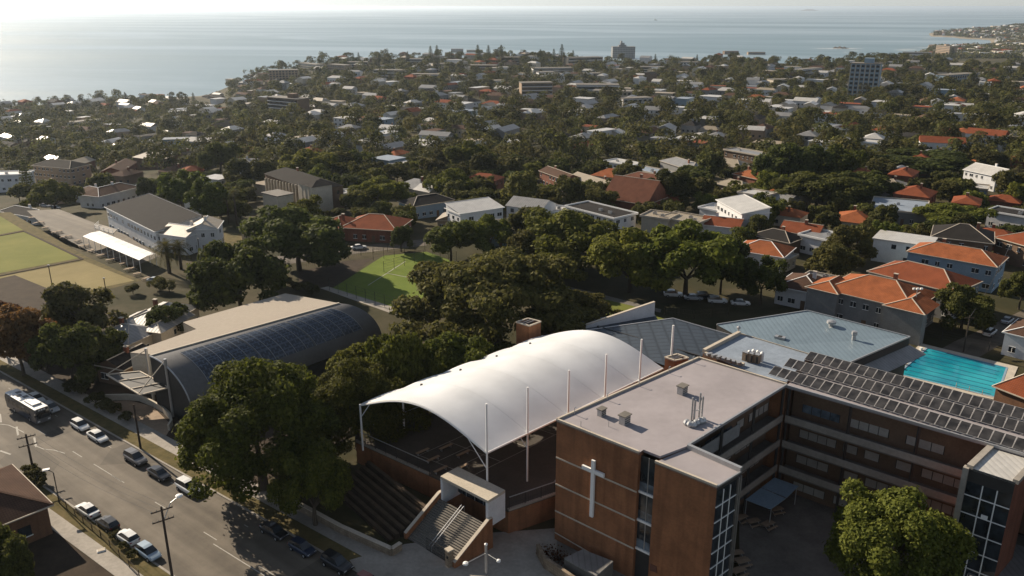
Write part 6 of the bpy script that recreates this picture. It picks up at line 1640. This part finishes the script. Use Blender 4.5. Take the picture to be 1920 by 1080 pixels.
# everything farther: one wooded mass
def wood(name, n_try, ylo, yhi, pw, leaves, leaf, smin, smax, seed, mat, k=.62):
    rs = random.Random(seed); rg = np.random.default_rng(seed)
    base = [crown_pts(1.0, .85, .8, leaves, leaf, puffs=11, pr_=(.34, .52), seed=seed + i, loose=.12, nz=.28) for i in range(8)]
    PP, NN, SS = [], [], []; grid = {}
    _td0 = set(TD)
    for x, y, r in TD: grid.setdefault((int(x // 14), int(y // 14)), []).append((x, y, r))
    for _ in range(n_try):
        px = rs.uniform(-80, 2000); py = ylo + (yhi - ylo) * rs.random() ** pw
        if 338 < px < 428 and py < 206: continue
        if not clear_px(px, py): continue
        g = Gq(px, py, rs)
        if g is None or g.z < SEA + 3.5 or g.length > 1640: continue
        r = rs.uniform(smin, smax); bad = False; ix, iy = int(g.x // 14), int(g.y // 14)
        for a in (-1, 0, 1):
            for b_ in (-1, 0, 1):
                for x, y, q in grid.get((ix + a, iy + b_), ()):
                    if (x - g.x) ** 2 + (y - g.y) ** 2 < ((q + r) * k) ** 2: bad = True; break
        if bad or not tree_ok(g, r * .75): continue
        grid.setdefault((ix, iy), []).append((g.x, g.y, r))
        p, nn, ss, _c = base[rs.randrange(8)]; an = rs.uniform(0, 6.28); ca, sa = math.cos(an), math.sin(an); h = r * rs.uniform(.75, 1.25)
        q = np.stack([(p[:, 0] * ca - p[:, 1] * sa) * r + g.x, (p[:, 0] * sa + p[:, 1] * ca) * r + g.y, p[:, 2] * h + g.z], 1)
        m_ = np.stack([nn[:, 0] * ca - nn[:, 1] * sa, nn[:, 0] * sa + nn[:, 1] * ca, nn[:, 2]], 1)
        PP.append(q); NN.append(m_); SS.append(ss * r)
    TD.extend(q for v in grid.values() for q in v if q not in _td0)
    o = bpy.data.objects.new(name, leaf_mesh(name, np.concatenate(PP), np.concatenate(NN), np.concatenate(SS), M[mat])); COL.objects.link(o); o['kind'] = 'stuff'; return len(PP)
def wood_mat():
    """foliage whose hue drifts from tree to tree over the ground"""
    m = foliage('leaf_wood', (.018, .021, .008), (.115, .112, .029), (.165, .15, .038), rnd=0); t = m.node_tree
    tc = N(t, 'TexCoord'); vo = N(t, 'TexVoronoi', i_Scale=.085); L(t, tc.outputs['Object'], vo.inputs['Vector'])
    hv = [n for n in t.nodes if n.type == 'HUE_SAT'][0]
    sp = N(t, 'SeparateColor'); L(t, vo.outputs['Color'], sp.inputs[0])
    for out, inp, lo, hi in ((0, 'Hue', .475, .52), (1, 'Value', .5, 1.45)):
        mr = N(t, 'MapRange'); mr.inputs[3].default_value = lo; mr.inputs[4].default_value = hi; L(t, sp.outputs[out], mr.inputs[0]); L(t, mr.outputs[0], hv.inputs[inp])
    return m
M['leaf_wood'] = wood_mat()
# past the first few hundred: the remaining roofs of the far suburb as one mass
def far_roofs(n, seed):
    rs = random.Random(seed); b = MB(); k = 0; ms = ['white_wall', 'cream_wall', 'tan_wall', 'grey_wall', 'white_wall']; rf = ['pale_iron', 'grey_iron', 'red_tile', 'brown_tile', 'pale_iron', 'dark_tile', 'tan_iron', 'grey_iron']
    for _ in range(n * 40):
        if k >= n: break
        px, py = rs.uniform(-20, 1940), 104 + 190 * rs.random() ** 1.35; g = Gq(px, py, rs)
        if g is None or g.z < SEA + 6 or g.length > 1480 or g.length < 430 or not clear_px(px, py): continue
        w, dp, he = rs.uniform(9, 21), rs.uniform(7, 11), rs.choice((5, 6, 7, 8.5)); r = max(w, dp) / 2
        if any((x - g.x) ** 2 + (y - g.y) ** 2 < (q + r * .85) ** 2 for x, y, q in DISCS): continue
        a = rs.choice((-.55, .95)) + rs.uniform(-.2, .2); d = V(math.cos(a), math.sin(a)); n_ = V(-d.y, d.x); z0, ze = g.z - 2, g.z + he
        P = lambda x, y, z: V(g.x, g.y) + d * x + n_ * y + V(0, 0, z)
        b.use(M[rs.choice(ms)]); b.prism([P(-w / 2, -dp / 2, 0), P(w / 2, -dp / 2, 0), P(w / 2, dp / 2, 0), P(-w / 2, dp / 2, 0)], z0, ze, top=False)
        b.use(M[rs.choice(rf)]); w2, d2 = w / 2 + .4, dp / 2 + .4; rh = 0 if rs.random() < .35 else d2 * .45; ins = rs.choice((0, d2 * .9))
        if rh == 0: b.face([P(-w2, -d2, ze), P(w2, -d2, ze), P(w2, d2, ze), P(-w2, d2, ze)])
        else:
            A_, B_, C_, D_, r0, r1 = P(-w2, -d2, ze), P(w2, -d2, ze), P(w2, d2, ze), P(-w2, d2, ze), P(-w2 + ins, 0, ze + rh), P(w2 - ins, 0, ze + rh)
            for f_ in ((A_, B_, r1, r0), (B_, C_, r1), (C_, D_, r0, r1), (D_, A_, r0)): b.face(list(f_))
        b.use(M['glass']); m_ = max(2, int(w / 3))
        for i in range(m_):
            x = -w / 2 + w * (i + .5) / m_
            for s_ in (-1, 1): b.beam(P(x - .6, s_ * dp / 2, g.z + he * .6), P(x + .6, s_ * dp / 2, g.z + he * .6), .1, 1.2)
        DISCS.append((g.x, g.y, r)); u_ = V(g.x, g.y).normalized(); DISCS.append((g.x - u_.x * 8, g.y - u_.y * 8, w * .32)); k += 1
    o = b.build('distant_houses'); o['kind'] = 'stuff'
far_roofs(330, 77)
wood('woodland', 2600, 97, 330, 1.2, 620, .10, 5.4, 9.0, 301, 'leaf_wood', .9)
wood('undergrowth_woodland', 15000, 96, 330, 1.25, 330, .125, 2.4, 6.0, 300, 'leaf_wood', .76)

# ---------------------------------------------------------------- far coast
def far_town():
    rs = random.Random(9); b = MB(); n = 0
    ms = [M['white_wall'], M['cream_wall'], M['red_tile'], M['tan_wall'], M['pale_iron'], M['grey_wall']]
    for _ in range(9000):
        if n > 650: break
        px, py = rs.uniform(1700, 1990), rs.uniform(32, 108); g = Gq(px, py, rs)
        if g is None or g.length < 1560 or g.z < SEA + 4: continue
        b.use(rs.choice(ms)); b.box((g.x, g.y, g.z - 1), rs.uniform(10, 26), rs.uniform(9, 18), rs.uniform(5, 13), rs.uniform(0, 3)); n += 1
    o = b.build('far_town'); o['kind'] = 'stuff'
    rg = np.random.default_rng(4); PP = []
    for _ in range(9000):
        px, py = rs.uniform(1700, 1990), rs.uniform(30, 110); g = Gq(px, py, rs)
        if g is None or g.length < 1500 or g.z < SEA + 4: continue
        k = 26; p = rg.normal(size=(k, 3)); p /= np.linalg.norm(p, axis=1, keepdims=True); r = rs.uniform(6, 12); PP.append(p * np.array([r, r, r * .6]) + np.array([g.x, g.y, g.z + r * .4]))
        if len(PP) > 3200: break
    PP = np.concatenate(PP); nn = rg.normal(size=PP.shape) + np.array([0, 0, 1.0]); nn /= np.linalg.norm(nn, axis=1, keepdims=True)
    o = bpy.data.objects.new('far_woodland', leaf_mesh('far_woodland', PP, nn, rg.uniform(2.0, 3.6, len(PP)), M['leaf_wood'])); COL.objects.link(o); o['kind'] = 'stuff'
far_town()
def blob_rock(name, label, px0, px1, py, h, foam=True, dep=30):
    a_, c_ = U(px0, py, SEA), U(px1, py, SEA); t = thing(name, label, 'island', lerp(a_, c_, .5)); w = (c_ - a_).length
    b = MB(); b.use(M['rock']); d = (c_ - a_).normalized(); n_ = V(-d.y, d.x); rs = random.Random(px0)
    hs = [rs.uniform(.5, 1) for _ in range(15)]
    def fn(u, v):
        prof = math.sin(math.pi * min(1, max(0, u))) ** .5 * math.sin(math.pi * v) ** .6; k = u * 13; i = int(k); f = k - i
        return lerp(a_, c_, u) + n_ * (v - .5) * dep * (.3 + math.sin(math.pi * u)) + V(0, 0, -3 + (h + 3) * prof * lerp(hs[i], hs[i + 1], f))
    b.smooth = True; b.grid(fn, 40, 8); b.build('rock', None, t)
    if foam:
        b = MB(); b.use(M['foam'])
        for k in range(26):
            u = rs.uniform(-.9, 1.35); p = lerp(a_, c_, u) - n_ * rs.uniform(-.2, 1.0) * dep; l = rs.uniform(8, 45); q = rs.uniform(2, 7); p = V(p.x, p.y, SEA + .3 + k * .02)
            b.face([p - d * l - n_ * q * .2, p - n_ * q, p + d * l, p + n_ * q])
        o = b.build('breaking_foam', None, t)
blob_rock('rock_islet', 'low dark rock islet with white surf off the bay', 1558, 1594, 91, 9)
blob_rock('far_island', 'faint low island on the horizon', 1500, 1535, 20.5, 60, False, 400)
bt = thing('boat', 'tiny dark boat far out on the sea', 'boat', U(1229, 38, SEA)); p = U(1229, 38, SEA); s_ = 14
b = MB(); b.use(M['dark']); hull = [p + V(-s_, 0, -.5), p + V(-s_ * .7, -4, -.5), p + V(s_ * .6, -4, -.5), p + V(s_ * 1.1, 0, -.5), p + V(s_ * .6, 4, -.5), p + V(-s_ * .7, 4, -.5)]; b.prism(hull, SEA - .5, SEA + 5); b.build('hull', None, bt)
b = MB(); b.use(M['white']); b.box(p + V(-3, 0, 5), 12, 6, 6); b.box(p + V(-5, 0, 11), 5, 4, 4); b.build('cabin', None, bt)
# surf and sand at the beach and along the shore rocks
b = MB(); b.use(M['foam']); rs = random.Random(2)
for px, py, l in ((352, 189, 40), (372, 187, 34), (385, 185, 30), (396, 183, 20), (365, 192, 30), (410, 180, 20), (340, 192, 30), (1600, 95, 24), (1712, 92, 50), (1735, 90, 40), (1690, 94, 40), (1745, 72, 40), (1765, 68, 60), (1800, 69, 60), (1590, 97, 20)):
    for k in range(4):
        p = U(px + rs.uniform(-9, 9), py + rs.uniform(-1.5, 1.5), SEA + .35); q = rs.uniform(2, 5); l_ = l * rs.uniform(.4, 1)
        b.face([p + V(-l_, rs.uniform(-4, 4)), p + V(0, -q), p + V(l_, rs.uniform(-4, 4)), p + V(0, q)])
o = b.build('surf', None); o['kind'] = 'stuff'
b = MB(); b.use(M['rock'])
for k in range(160):
    px = rs.choice((rs.uniform(385, 425), rs.uniform(300, 400), rs.uniform(1680, 1760))); g = G(px, rs.uniform(84, 96) if px > 1000 else rs.uniform(172, 196))
    if g is None or g.z > SEA + 9: continue
    b.lathe(g + V(0, 0, -2), [(rs.uniform(4, 11), 0), (rs.uniform(2, 6), rs.uniform(2, 4)), (.1, rs.uniform(4, 6))], 6)
o = b.build('shore_rocks', None); o['kind'] = 'stuff'

# ---------------------------------------------------------------- vehicles
def car_mat(name, col, rough=.28):
    m, t, b = nt(name); tc = N(t, 'TexCoord'); n = N(t, 'TexNoise', i_Scale=1.2, i_Detail=4.0); L(t, tc.outputs['Object'], n.inputs['Vector'])
    r = ramp(t, [(.35, sc(col, .86)), (.65, col)]); L(t, n.outputs[0], r.inputs[0]); L(t, r.outputs[0], b.inputs['Base Color']); b.inputs['Roughness'].default_value = rough; b.inputs['Specular IOR Level'].default_value = .5; b.inputs['Coat Weight'].default_value = .3; return m
CARM = {k: car_mat('car_' + k, c) for k, c in dict(white=(.72, .72, .70), silver=(.42, .43, .44), black=(.012, .013, .016), grey=(.12, .12, .125), dkblue=(.02, .03, .055), red=(.20, .035, .02), paleblue=(.30, .38, .45)).items()}
M['head'] = paint('lamp_glass', (.7, .7, .68), .2, .05, 2, .6); M['tail'] = paint('tail_glass', (.25, .01, .01), .3, .1, 2, .5)
def car_proto(kind):
    # stations along x (front = +x): lower body profile and roof line
    if kind == 'sedan': Lc, W, body, cab = 4.6, 1.78, [(-2.3, .55, .86), (-2.2, .3, .95), (-1.5, .22, .98), (-.8, .2, .96), (.6, .2, .93), (1.0, .2, .90), (1.9, .24, .78), (2.2, .3, .68), (2.3, .42, .55)], [(-1.75, .96), (-1.05, 1.40), (.0, 1.45), (.45, 1.38), (1.15, .90)]
    elif kind == 'hatch': Lc, W, body, cab = 4.1, 1.75, [(-2.05, .5, .9), (-1.98, .3, 1.0), (-1.3, .22, 1.0), (-.6, .2, .98), (.6, .2, .95), (.9, .2, .93), (1.6, .24, .82), (1.95, .3, .7), (2.05, .42, .55)], [(-2.0, 1.0), (-1.55, 1.45), (-.2, 1.52), (.3, 1.46), (1.1, .93)]
    else: Lc, W, body, cab = 4.7, 1.88, [(-2.35, .6, 1.0), (-2.28, .38, 1.1), (-1.5, .3, 1.1), (-.8, .28, 1.08), (.6, .28, 1.06), (1.0, .28, 1.04), (1.9, .3, .98), (2.25, .38, .86), (2.35, .5, .7)], [(-2.2, 1.1), (-1.95, 1.68), (-.3, 1.76), (.3, 1.70), (1.1, 1.05)]
    hw = W / 2
    t = thing('parked_car', 'x', 'car')
    b = MB(); b.smooth = True
    def ring(x, z0, z1):
        k = 1 - .18 * (abs(x) / (Lc / 2)) ** 4
        return [V(x, -hw * k * .86, z0), V(x, -hw * k, (z0 + z1) * .5), V(x, -hw * k * .97, z1 - .1), V(x, -hw * k * .82, z1), V(x, hw * k * .82, z1), V(x, hw * k * .97, z1 - .1), V(x, hw * k, (z0 + z1) * .5), V(x, hw * k * .86, z0)]
    rs_ = [ring(*q) for q in body]
    for r0, r1 in zip(rs_, rs_[1:]):
        for i in range(8): j = (i + 1) % 8; b.face([r0[i], r1[i], r1[j], r0[j]])
    b.face(rs_[0]); b.face(rs_[-1][::-1])
    # roof skin
    tw_ = hw * .66
    for (x0, z0), (x1, z1) in zip(cab[1:-2], cab[2:-1]): b.face([V(x0, -tw_, z0 + .015), V(x1, -tw_, z1 + .015), V(x1, tw_, z1 + .015), V(x0, tw_, z0 + .015)])
    bo = b.build('body', CARM['white']); bo.parent = t
    b = MB(); b.use(M['glass'])
    def wr(x, z, top): w_ = tw_ if top else hw * .84; return V(x, -w_, z), V(x, w_, z)
    pr_ = [wr(cab[0][0], cab[0][1], False)] + [wr(x, z, True) for x, z in cab[1:-1]] + [wr(cab[-1][0], cab[-1][1], False)]
    b.face([pr_[0][1], pr_[0][0], pr_[1][0], pr_[1][1]]); b.face([pr_[-2][0], pr_[-1][0], pr_[-1][1], pr_[-2][1]])
    zb_ = cab[0][1] - .02
    for s_ in (0, 1):
        y = -hw * .84 if s_ == 0 else hw * .84
        pts = [V(cab[0][0], y, cab[0][1])] + [p[s_] for p in pr_[1:-1]] + [V(cab[-1][0], y, cab[-1][1])]; b.face(pts if s_ else pts[::-1])
    go = b.build('window_glass', None); go.parent = t
    for x in (-Lc * .3, Lc * .31):
        for s_ in (-1, 1):
            b = MB(); b.use(M['tyre']); b.tube([(x, s_ * (hw - .2), .33), (x, s_ * (hw + .01), .33)], .33, 12); b.use(M['metal']); b.tube([(x, s_ * (hw + .012), .33), (x, s_ * (hw + .02), .33)], .19, 10); o = b.build('wheel', None); o.parent = t
    for s_ in (-1, 1):
        zf_ = body[-2][2] - .1; b = MB(); b.use(M['head']); b.box((Lc / 2 - .14, s_ * hw * .6, zf_ - .12), .22, .34, .16); o = b.build('headlight', None); o.parent = t
        b = MB(); b.use(M['tail']); b.box((-Lc / 2 + .08, s_ * hw * .66, body[0][2] - .2), .16, .3, .2); o = b.build('tail_light', None); o.parent = t
    return t
CP = {k: car_proto(k) for k in ('sedan', 'hatch', 'suv')}
used = set()
def park(kind, px, py, col, label, ang=None, group=None):
    p = G(px, py); a = math.atan2(rd.y, rd.x) if ang is None else ang; p = p + V(0, 0, .03)
    if kind not in used: c = CP[kind]; used.add(kind); c.location = p; c.rotation_euler = (0, 0, a); c['label'] = label
    else: c = copy_thing(CP[kind], p, a, label)
    if group: c['group'] = group
    for ch in c.children:
        if ch.name.startswith('body'):
            ch.material_slots[0].link = 'OBJECT'; ch.material_slots[0].material = CARM[col]
    return c
park('sedan', 68, 752, 'white', 'white sedan parked beyond the bus, hidden side by side with its front half')
park('hatch', 96, 770, 'silver', 'silver hatchback parked just ahead of the white sedan by the bus')
park('hatch', 151, 803, 'white', 'white hatchback parked at the far kerb ahead of the bus')
park('sedan', 184, 824, 'white', 'white sedan nose to the crossing gap, ahead of the white hatchback')
park('suv', 255, 866, 'grey', 'dark grey off-roader parked beside the power pole')
park('sedan', 299, 894, 'black', 'black sedan parked in front of the dark grey off-roader')
park('suv', 354, 921, 'white', 'white off-roader with roof rack parked under the huge fig tree')
park('sedan', 514, 1002, 'black', 'black sedan in the tree shade, leftmost of the shaded row')
park('hatch', 567, 1034, 'dkblue', 'dark blue hatchback in the middle of the shaded row')
park('suv', 632, 1064, 'black', 'black off-roader at the front of the shaded row')
park('hatch', 692, 1100, 'red', 'dull red hatchback by the pale forecourt at the bottom edge')
ra = math.atan2(-rd.y, -rd.x)
park('sedan', 165, 963, 'white', 'white sedan, first of the four cars by the near verge', ra)
park('hatch', 203, 988, 'black', 'black hatchback with shiny roof behind the white sedan on the near verge', ra)
park('hatch', 240, 1014, 'white', 'white hatchback with dark rear window, third of the near verge cars', ra)
park('hatch', 279, 1042, 'paleblue', 'pale blue rounded small car at the end of the near verge row', ra + math.pi)
g_ = 'cars half hidden under the trees by the lawn'
for k, (px, py, c_) in enumerate(((1262, 556, 'white'), (1300, 562, 'silver'), (1345, 568, 'white'), (1388, 572, 'white'), (1322, 560, 'black'))): park(('suv', 'sedan')[k % 2], px, py, c_, ('white' if c_ == 'white' else c_) + ' car parked beneath the shaded trees by the lawn', -.1, g_)
park('sedan', 673, 467, 'white', 'white car on the lane above the grass courts', .35)
park('suv', 1855, 628, 'white', 'white pick-up like car on the back street', .75)
park('sedan', 1888, 605, 'silver', 'silver car farther along the back street', .75)
park('sedan', 128, 407, 'white', 'white car alone in the club car park', -.2)
park('sedan', 85, 388, 'silver', 'silver car parked at the top of the club car park', -.3)
park('hatch', 105, 392, 'grey', 'grey car beside the silver one in the club car park', -.3)
park('suv', 118, 442, 'white', 'white van like car parked by the greens', -.5)
park('sedan', 292, 530, 'silver', 'silver car beside the round garden shrubs', -.3)
# bus
p0 = U(70, 800); fc = p0 + rn * 1.25
bus = thing('bus', 'white roofed city bus driving along the street at the left', 'bus', V(fc.x, fc.y, .03), math.atan2(rd.y, rd.x))
Lb, Wb, Hb = 11.4, 2.5, 3.05
mb_, tb_, bb_ = nt('bus_body'); bb_.inputs['Base Color'].default_value = (.62, .62, .60, 1); bb_.inputs['Roughness'].default_value = .35
tcb = N(tb_, 'TexCoord'); spb = N(tb_, 'SeparateXYZ'); L(tb_, tcb.outputs['Object'], spb.inputs[0])
rb = ramp(tb_, [(0, (.06, .075, .09)), (.29, (.09, .11, .13)), (.30, (.5, .5, .48)), (.36, (.55, .54, .52)), (.37, (.10, .12, .14)), (1, (.66, .65, .63))]); rb.color_ramp.interpolation = 'CONSTANT'
mrb = N(tb_, 'MapRange'); mrb.inputs[2].default_value = 3.0; L(tb_, spb.outputs[2], mrb.inputs[0]); L(tb_, mrb.outputs[0], rb.inputs[0])
b = MB(); prof = [(-1.25, .35), (-1.25, 2.6), (-1.12, 2.95), (-.9, 3.05), (.9, 3.05), (1.12, 2.95), (1.25, 2.6), (1.25, .35)]
xs = [(-Lb, .97), (-Lb + .12, 1), (-.18, 1), (0, .95)]
b.use(M['white_wall']); 
rings = [[V(x, y * k, z if z < 2.9 else z - (1 - k) * .6) for y, z in prof] for x, k in xs]
for r0, r1 in zip(rings, rings[1:]):
    for i in range(8):
        j = (i + 1) % 8; b.use(M['white'] if 1 < i < 5 else CARM['dkblue'] if i in (0, 6) else CARM['black'])  # bus sides coloured dark to stand in for their shadow side
        if i == 7: b.use(M['dark'])
        b.face([r0[j], r1[j], r1[i], r0[i]])
b.use(CARM['grey']); b.face(rings[0]); b.face(rings[-1][::-1]); o = b.build('body', None); o.parent = bus
for s_ in (-1, 1):
    for k in range(6):
        b = MB(); b.use(M['glass']); x = -1.9 - k * 1.6; b.beam((x, s_ * 1.262, 1.95), (x - 1.45, s_ * 1.262, 1.95), .03, 1.0); o = b.build('side_window', None); o.parent = bus
    for x in (-2.6, -8.3):
        b = MB(); b.use(M['tyre']); b.tube([(x, s_ * .95, .48), (x, s_ * 1.27, .48)], .48, 14); b.use(M['metal']); b.tube([(x, s_ * 1.272, .48), (x, s_ * 1.28, .48)], .26, 10); o = b.build('wheel', None); o.parent = bus
    b = MB(); b.use(M['head']); b.box((.0, s_ * .85, .62), .08, .4, .22); o = b.build('headlight', None); o.parent = bus
    b = MB(); b.use(M['dark']); b.beam((-.1, s_ * 1.2, 2.4), (.35, s_ * 1.4, 2.3), .06); b.box((.35, s_ * 1.42, 1.9), .1, .22, .42); o = b.build('mirror', None); o.parent = bus
b = MB(); b.use(M['glass']); b.face([(.03, -1.1, 1.15), (.03, 1.1, 1.15), (.0, 1.05, 2.5), (.0, -1.05, 2.5)]); o = b.build('windscreen', None); o.parent = bus
b = MB(); b.use(M['dark']); b.box((.0, 0, 2.58), .06, 1.9, .3); b.use(M['head']); 
for k in range(3): b.box((.02, -.5 + .42 * k, 2.62), .05, .3, .2)
o = b.build('destination_sign', None); o.parent = bus
b = MB(); b.use(M['white']); b.box((-3.2, 0, 3.05), 3.2, 1.5, .3); b.use(M['metal']); b.box((-1.7, 0, 3.06), .25, 1.4, .22); o = b.build('air_conditioner', None); o.parent = bus
for x, y in ((-6.6, .3), (-8.0, -.2), (-9.4, .35)): b = MB(); b.use(M['grey_wall']); b.box((x, y, 3.05), .8, .8, .1); o = b.build('roof_hatch', None); o.parent = bus

# ---------------------------------------------------------------- poles, lamps, wires
def upole(px, py, ty, label, arms=True, lamp=None, h2=True):
    p = U(px, py); zt = ztop(p, ty); t = thing('utility_pole', label, 'power pole', p)
    b = MB(); b.use(M['timber']).tube([p, zat(p, zt)], .19, 8, .13); b.build('pole', None, t)
    if arms:
        a = V(math.cos(.62), math.sin(.62))
        for k, l in ((.5, 1.25), (1.9, 1.25)):
            b = MB(); b.use(M['timber']); b.beam(zat(p, zt - k) - a * l, zat(p, zt - k) + a * l, .12, .15); b.build('crossarm', None, t)
            b = MB(); b.use(M['pale_trim'])
            for x in (-1, -.5, .5, 1): b.lathe(zat(p, zt - k + .07) + a * l * x * .95, [(.05, 0), (.08, .1), (.03, .2)], 6)
            b.build('insulator', None, t)
    if lamp:
        q = U(lamp[0], lamp[1], zt + .6); b = MB(); b.use(M['metal']).tube([zat(p, zt - 2), lerp(zat(p, zt - 1), q, .5) + V(0, 0, .3), q], .06, 6); b.build('lamp_arm', None, t)
        b = MB(); b.use(M['white']); d = (q - zat(p, zt)).normalized(); b.lathe(q, [(.02, -.2), (.36, -.1), (.45, .08), (.25, .2), (.02, .25)], 10); b.build('lamp_head', None, t)
    return zat(p, zt)
tA = upole(326, 1100, 950, 'tall wooden power pole with two crossarms and a street lamp at the bottom', lamp=(336, 930))
tB = upole(63, 884, 814, 'wooden power pole with two crossarms on the near corner by the side road')
tC = upole(264, 842, 758, 'dark pole on the far footpath beside the dark grey off-roader', arms=False)
p = U(912, 1078, 0); zt = ztop(p, 1022); t = thing('lamp_post', 'grey lamp post with two lamp heads in the school forecourt', 'lamp post', p)
b = MB(); b.use(M['metal']).tube([p, zat(p, zt)], .17, 8); b.build('pole', None, t)
for q, s_ in ((U(873, 1057, zt - .9), .36), (U(935, 1052, zt - .4), .26)):
    b = MB(); b.use(M['metal']).tube([zat(p, zt - 1.2), q], .05, 6); b.build('lamp_arm', None, t); b = MB(); b.use(M['white']); b.lathe(q, [(.02, -.15), (s_, -.05), (s_ * .9, .15), (.02, .25)], 10); b.build('lamp_head', None, t)
b = MB(); b.use(M['white']); b.lathe(zat(p, zt), [(.2, 0), (.24, .15), (.02, .3)], 8); b.build('cap', None, t)
p = U(112, 945); t = thing('lamp_post', 'small street lamp with white head over the near verge', 'lamp post', p); zt = 5.2
b = MB(); b.use(M['dark']).tube([p, zat(p, zt), zat(p, zt + .2) + V(-.8, .3)], .08, 6); b.build('pole', None, t); b = MB(); b.use(M['white']); b.box(zat(p, zt + .1) + V(-1.2, .4), .9, .5, .2, .4); b.build('lamp_head', None, t)
for px, py, ty, lab in ((101, 552, 498, 'thin dark floodlight pole at the edge of the straw coloured green'), (199, 548, 522, 'short dark pole near the corner of the straw coloured green'), (375, 480, 448, 'thin pole in front of the white clubhouse wing'), (1568, 660, 610, 'timber pole behind the pool fence')):
    p = U(px, py); t = thing('pole', lab, 'pole', p); b = MB(); b.use(M['timber']).tube([p, zat(p, ztop(p, ty))], .12, 6); b.build('shaft', None, t); b = MB(); b.use(M['metal']).box(zat(p, ztop(p, ty)), .5, .25, .2); b.build('lamp_head', None, t)
p = U(1806, 660); zt = ztop(p, 592); t = thing('utility_pole', 'weathered power pole behind the pool by the back street', 'power pole', p); b = MB(); b.use(M['timber']).tube([p, zat(p, zt)], .17, 6); b.build('pole', None, t); b = MB(); b.use(M['timber']).beam(zat(p, zt - .5) + V(-1, 0), zat(p, zt - .5) + V(1, 0), .12); b.build('crossarm', None, t)
wp = [lerp(zat(p, zt - .4), V(p.x + 38, p.y + 52, zt + 1), k / 12) - V(0, 0, 1.6 * math.sin(math.pi * k / 12)) for k in range(13)]
b = MB(); b.use(M['dark']).tube(wp, .05, 4); o = b.build('overhead_wire', None); tag(o, 'thin overhead wire running from the weathered pole along the back street', 'wire')
for k, (a_, c_, off) in enumerate(((tA, tB, -1), (tA, tB, 0), (tA, tB, 1))):
    sv = V(math.cos(.62), math.sin(.62)) * off
    pts = [lerp(a_ + sv, c_ + sv, i / 14) - V(0, 0, .4 + 1.0 * math.sin(math.pi * i / 14)) for i in range(15)]
    b = MB(); b.use(M['dark']).tube(pts, .022, 4); o = b.build('power_line', None); tag(o, 'thin power line strung between the two near crossarm poles', 'wire', 'power lines between the near poles')
# sandwich board and small box on the footpath
p = U(190, 1034); b = MB(); b.use(M['white']).box(V(p.x, p.y, .12), 1.0, .7, .12, .5); b.use(M['pale_trim']).box(V(p.x, p.y, .24), .9, .6, .05, .5); o = b.build('inspection_cover'); tag(o, 'small white inspection cover on the near footpath', 'manhole cover')
haze_box()
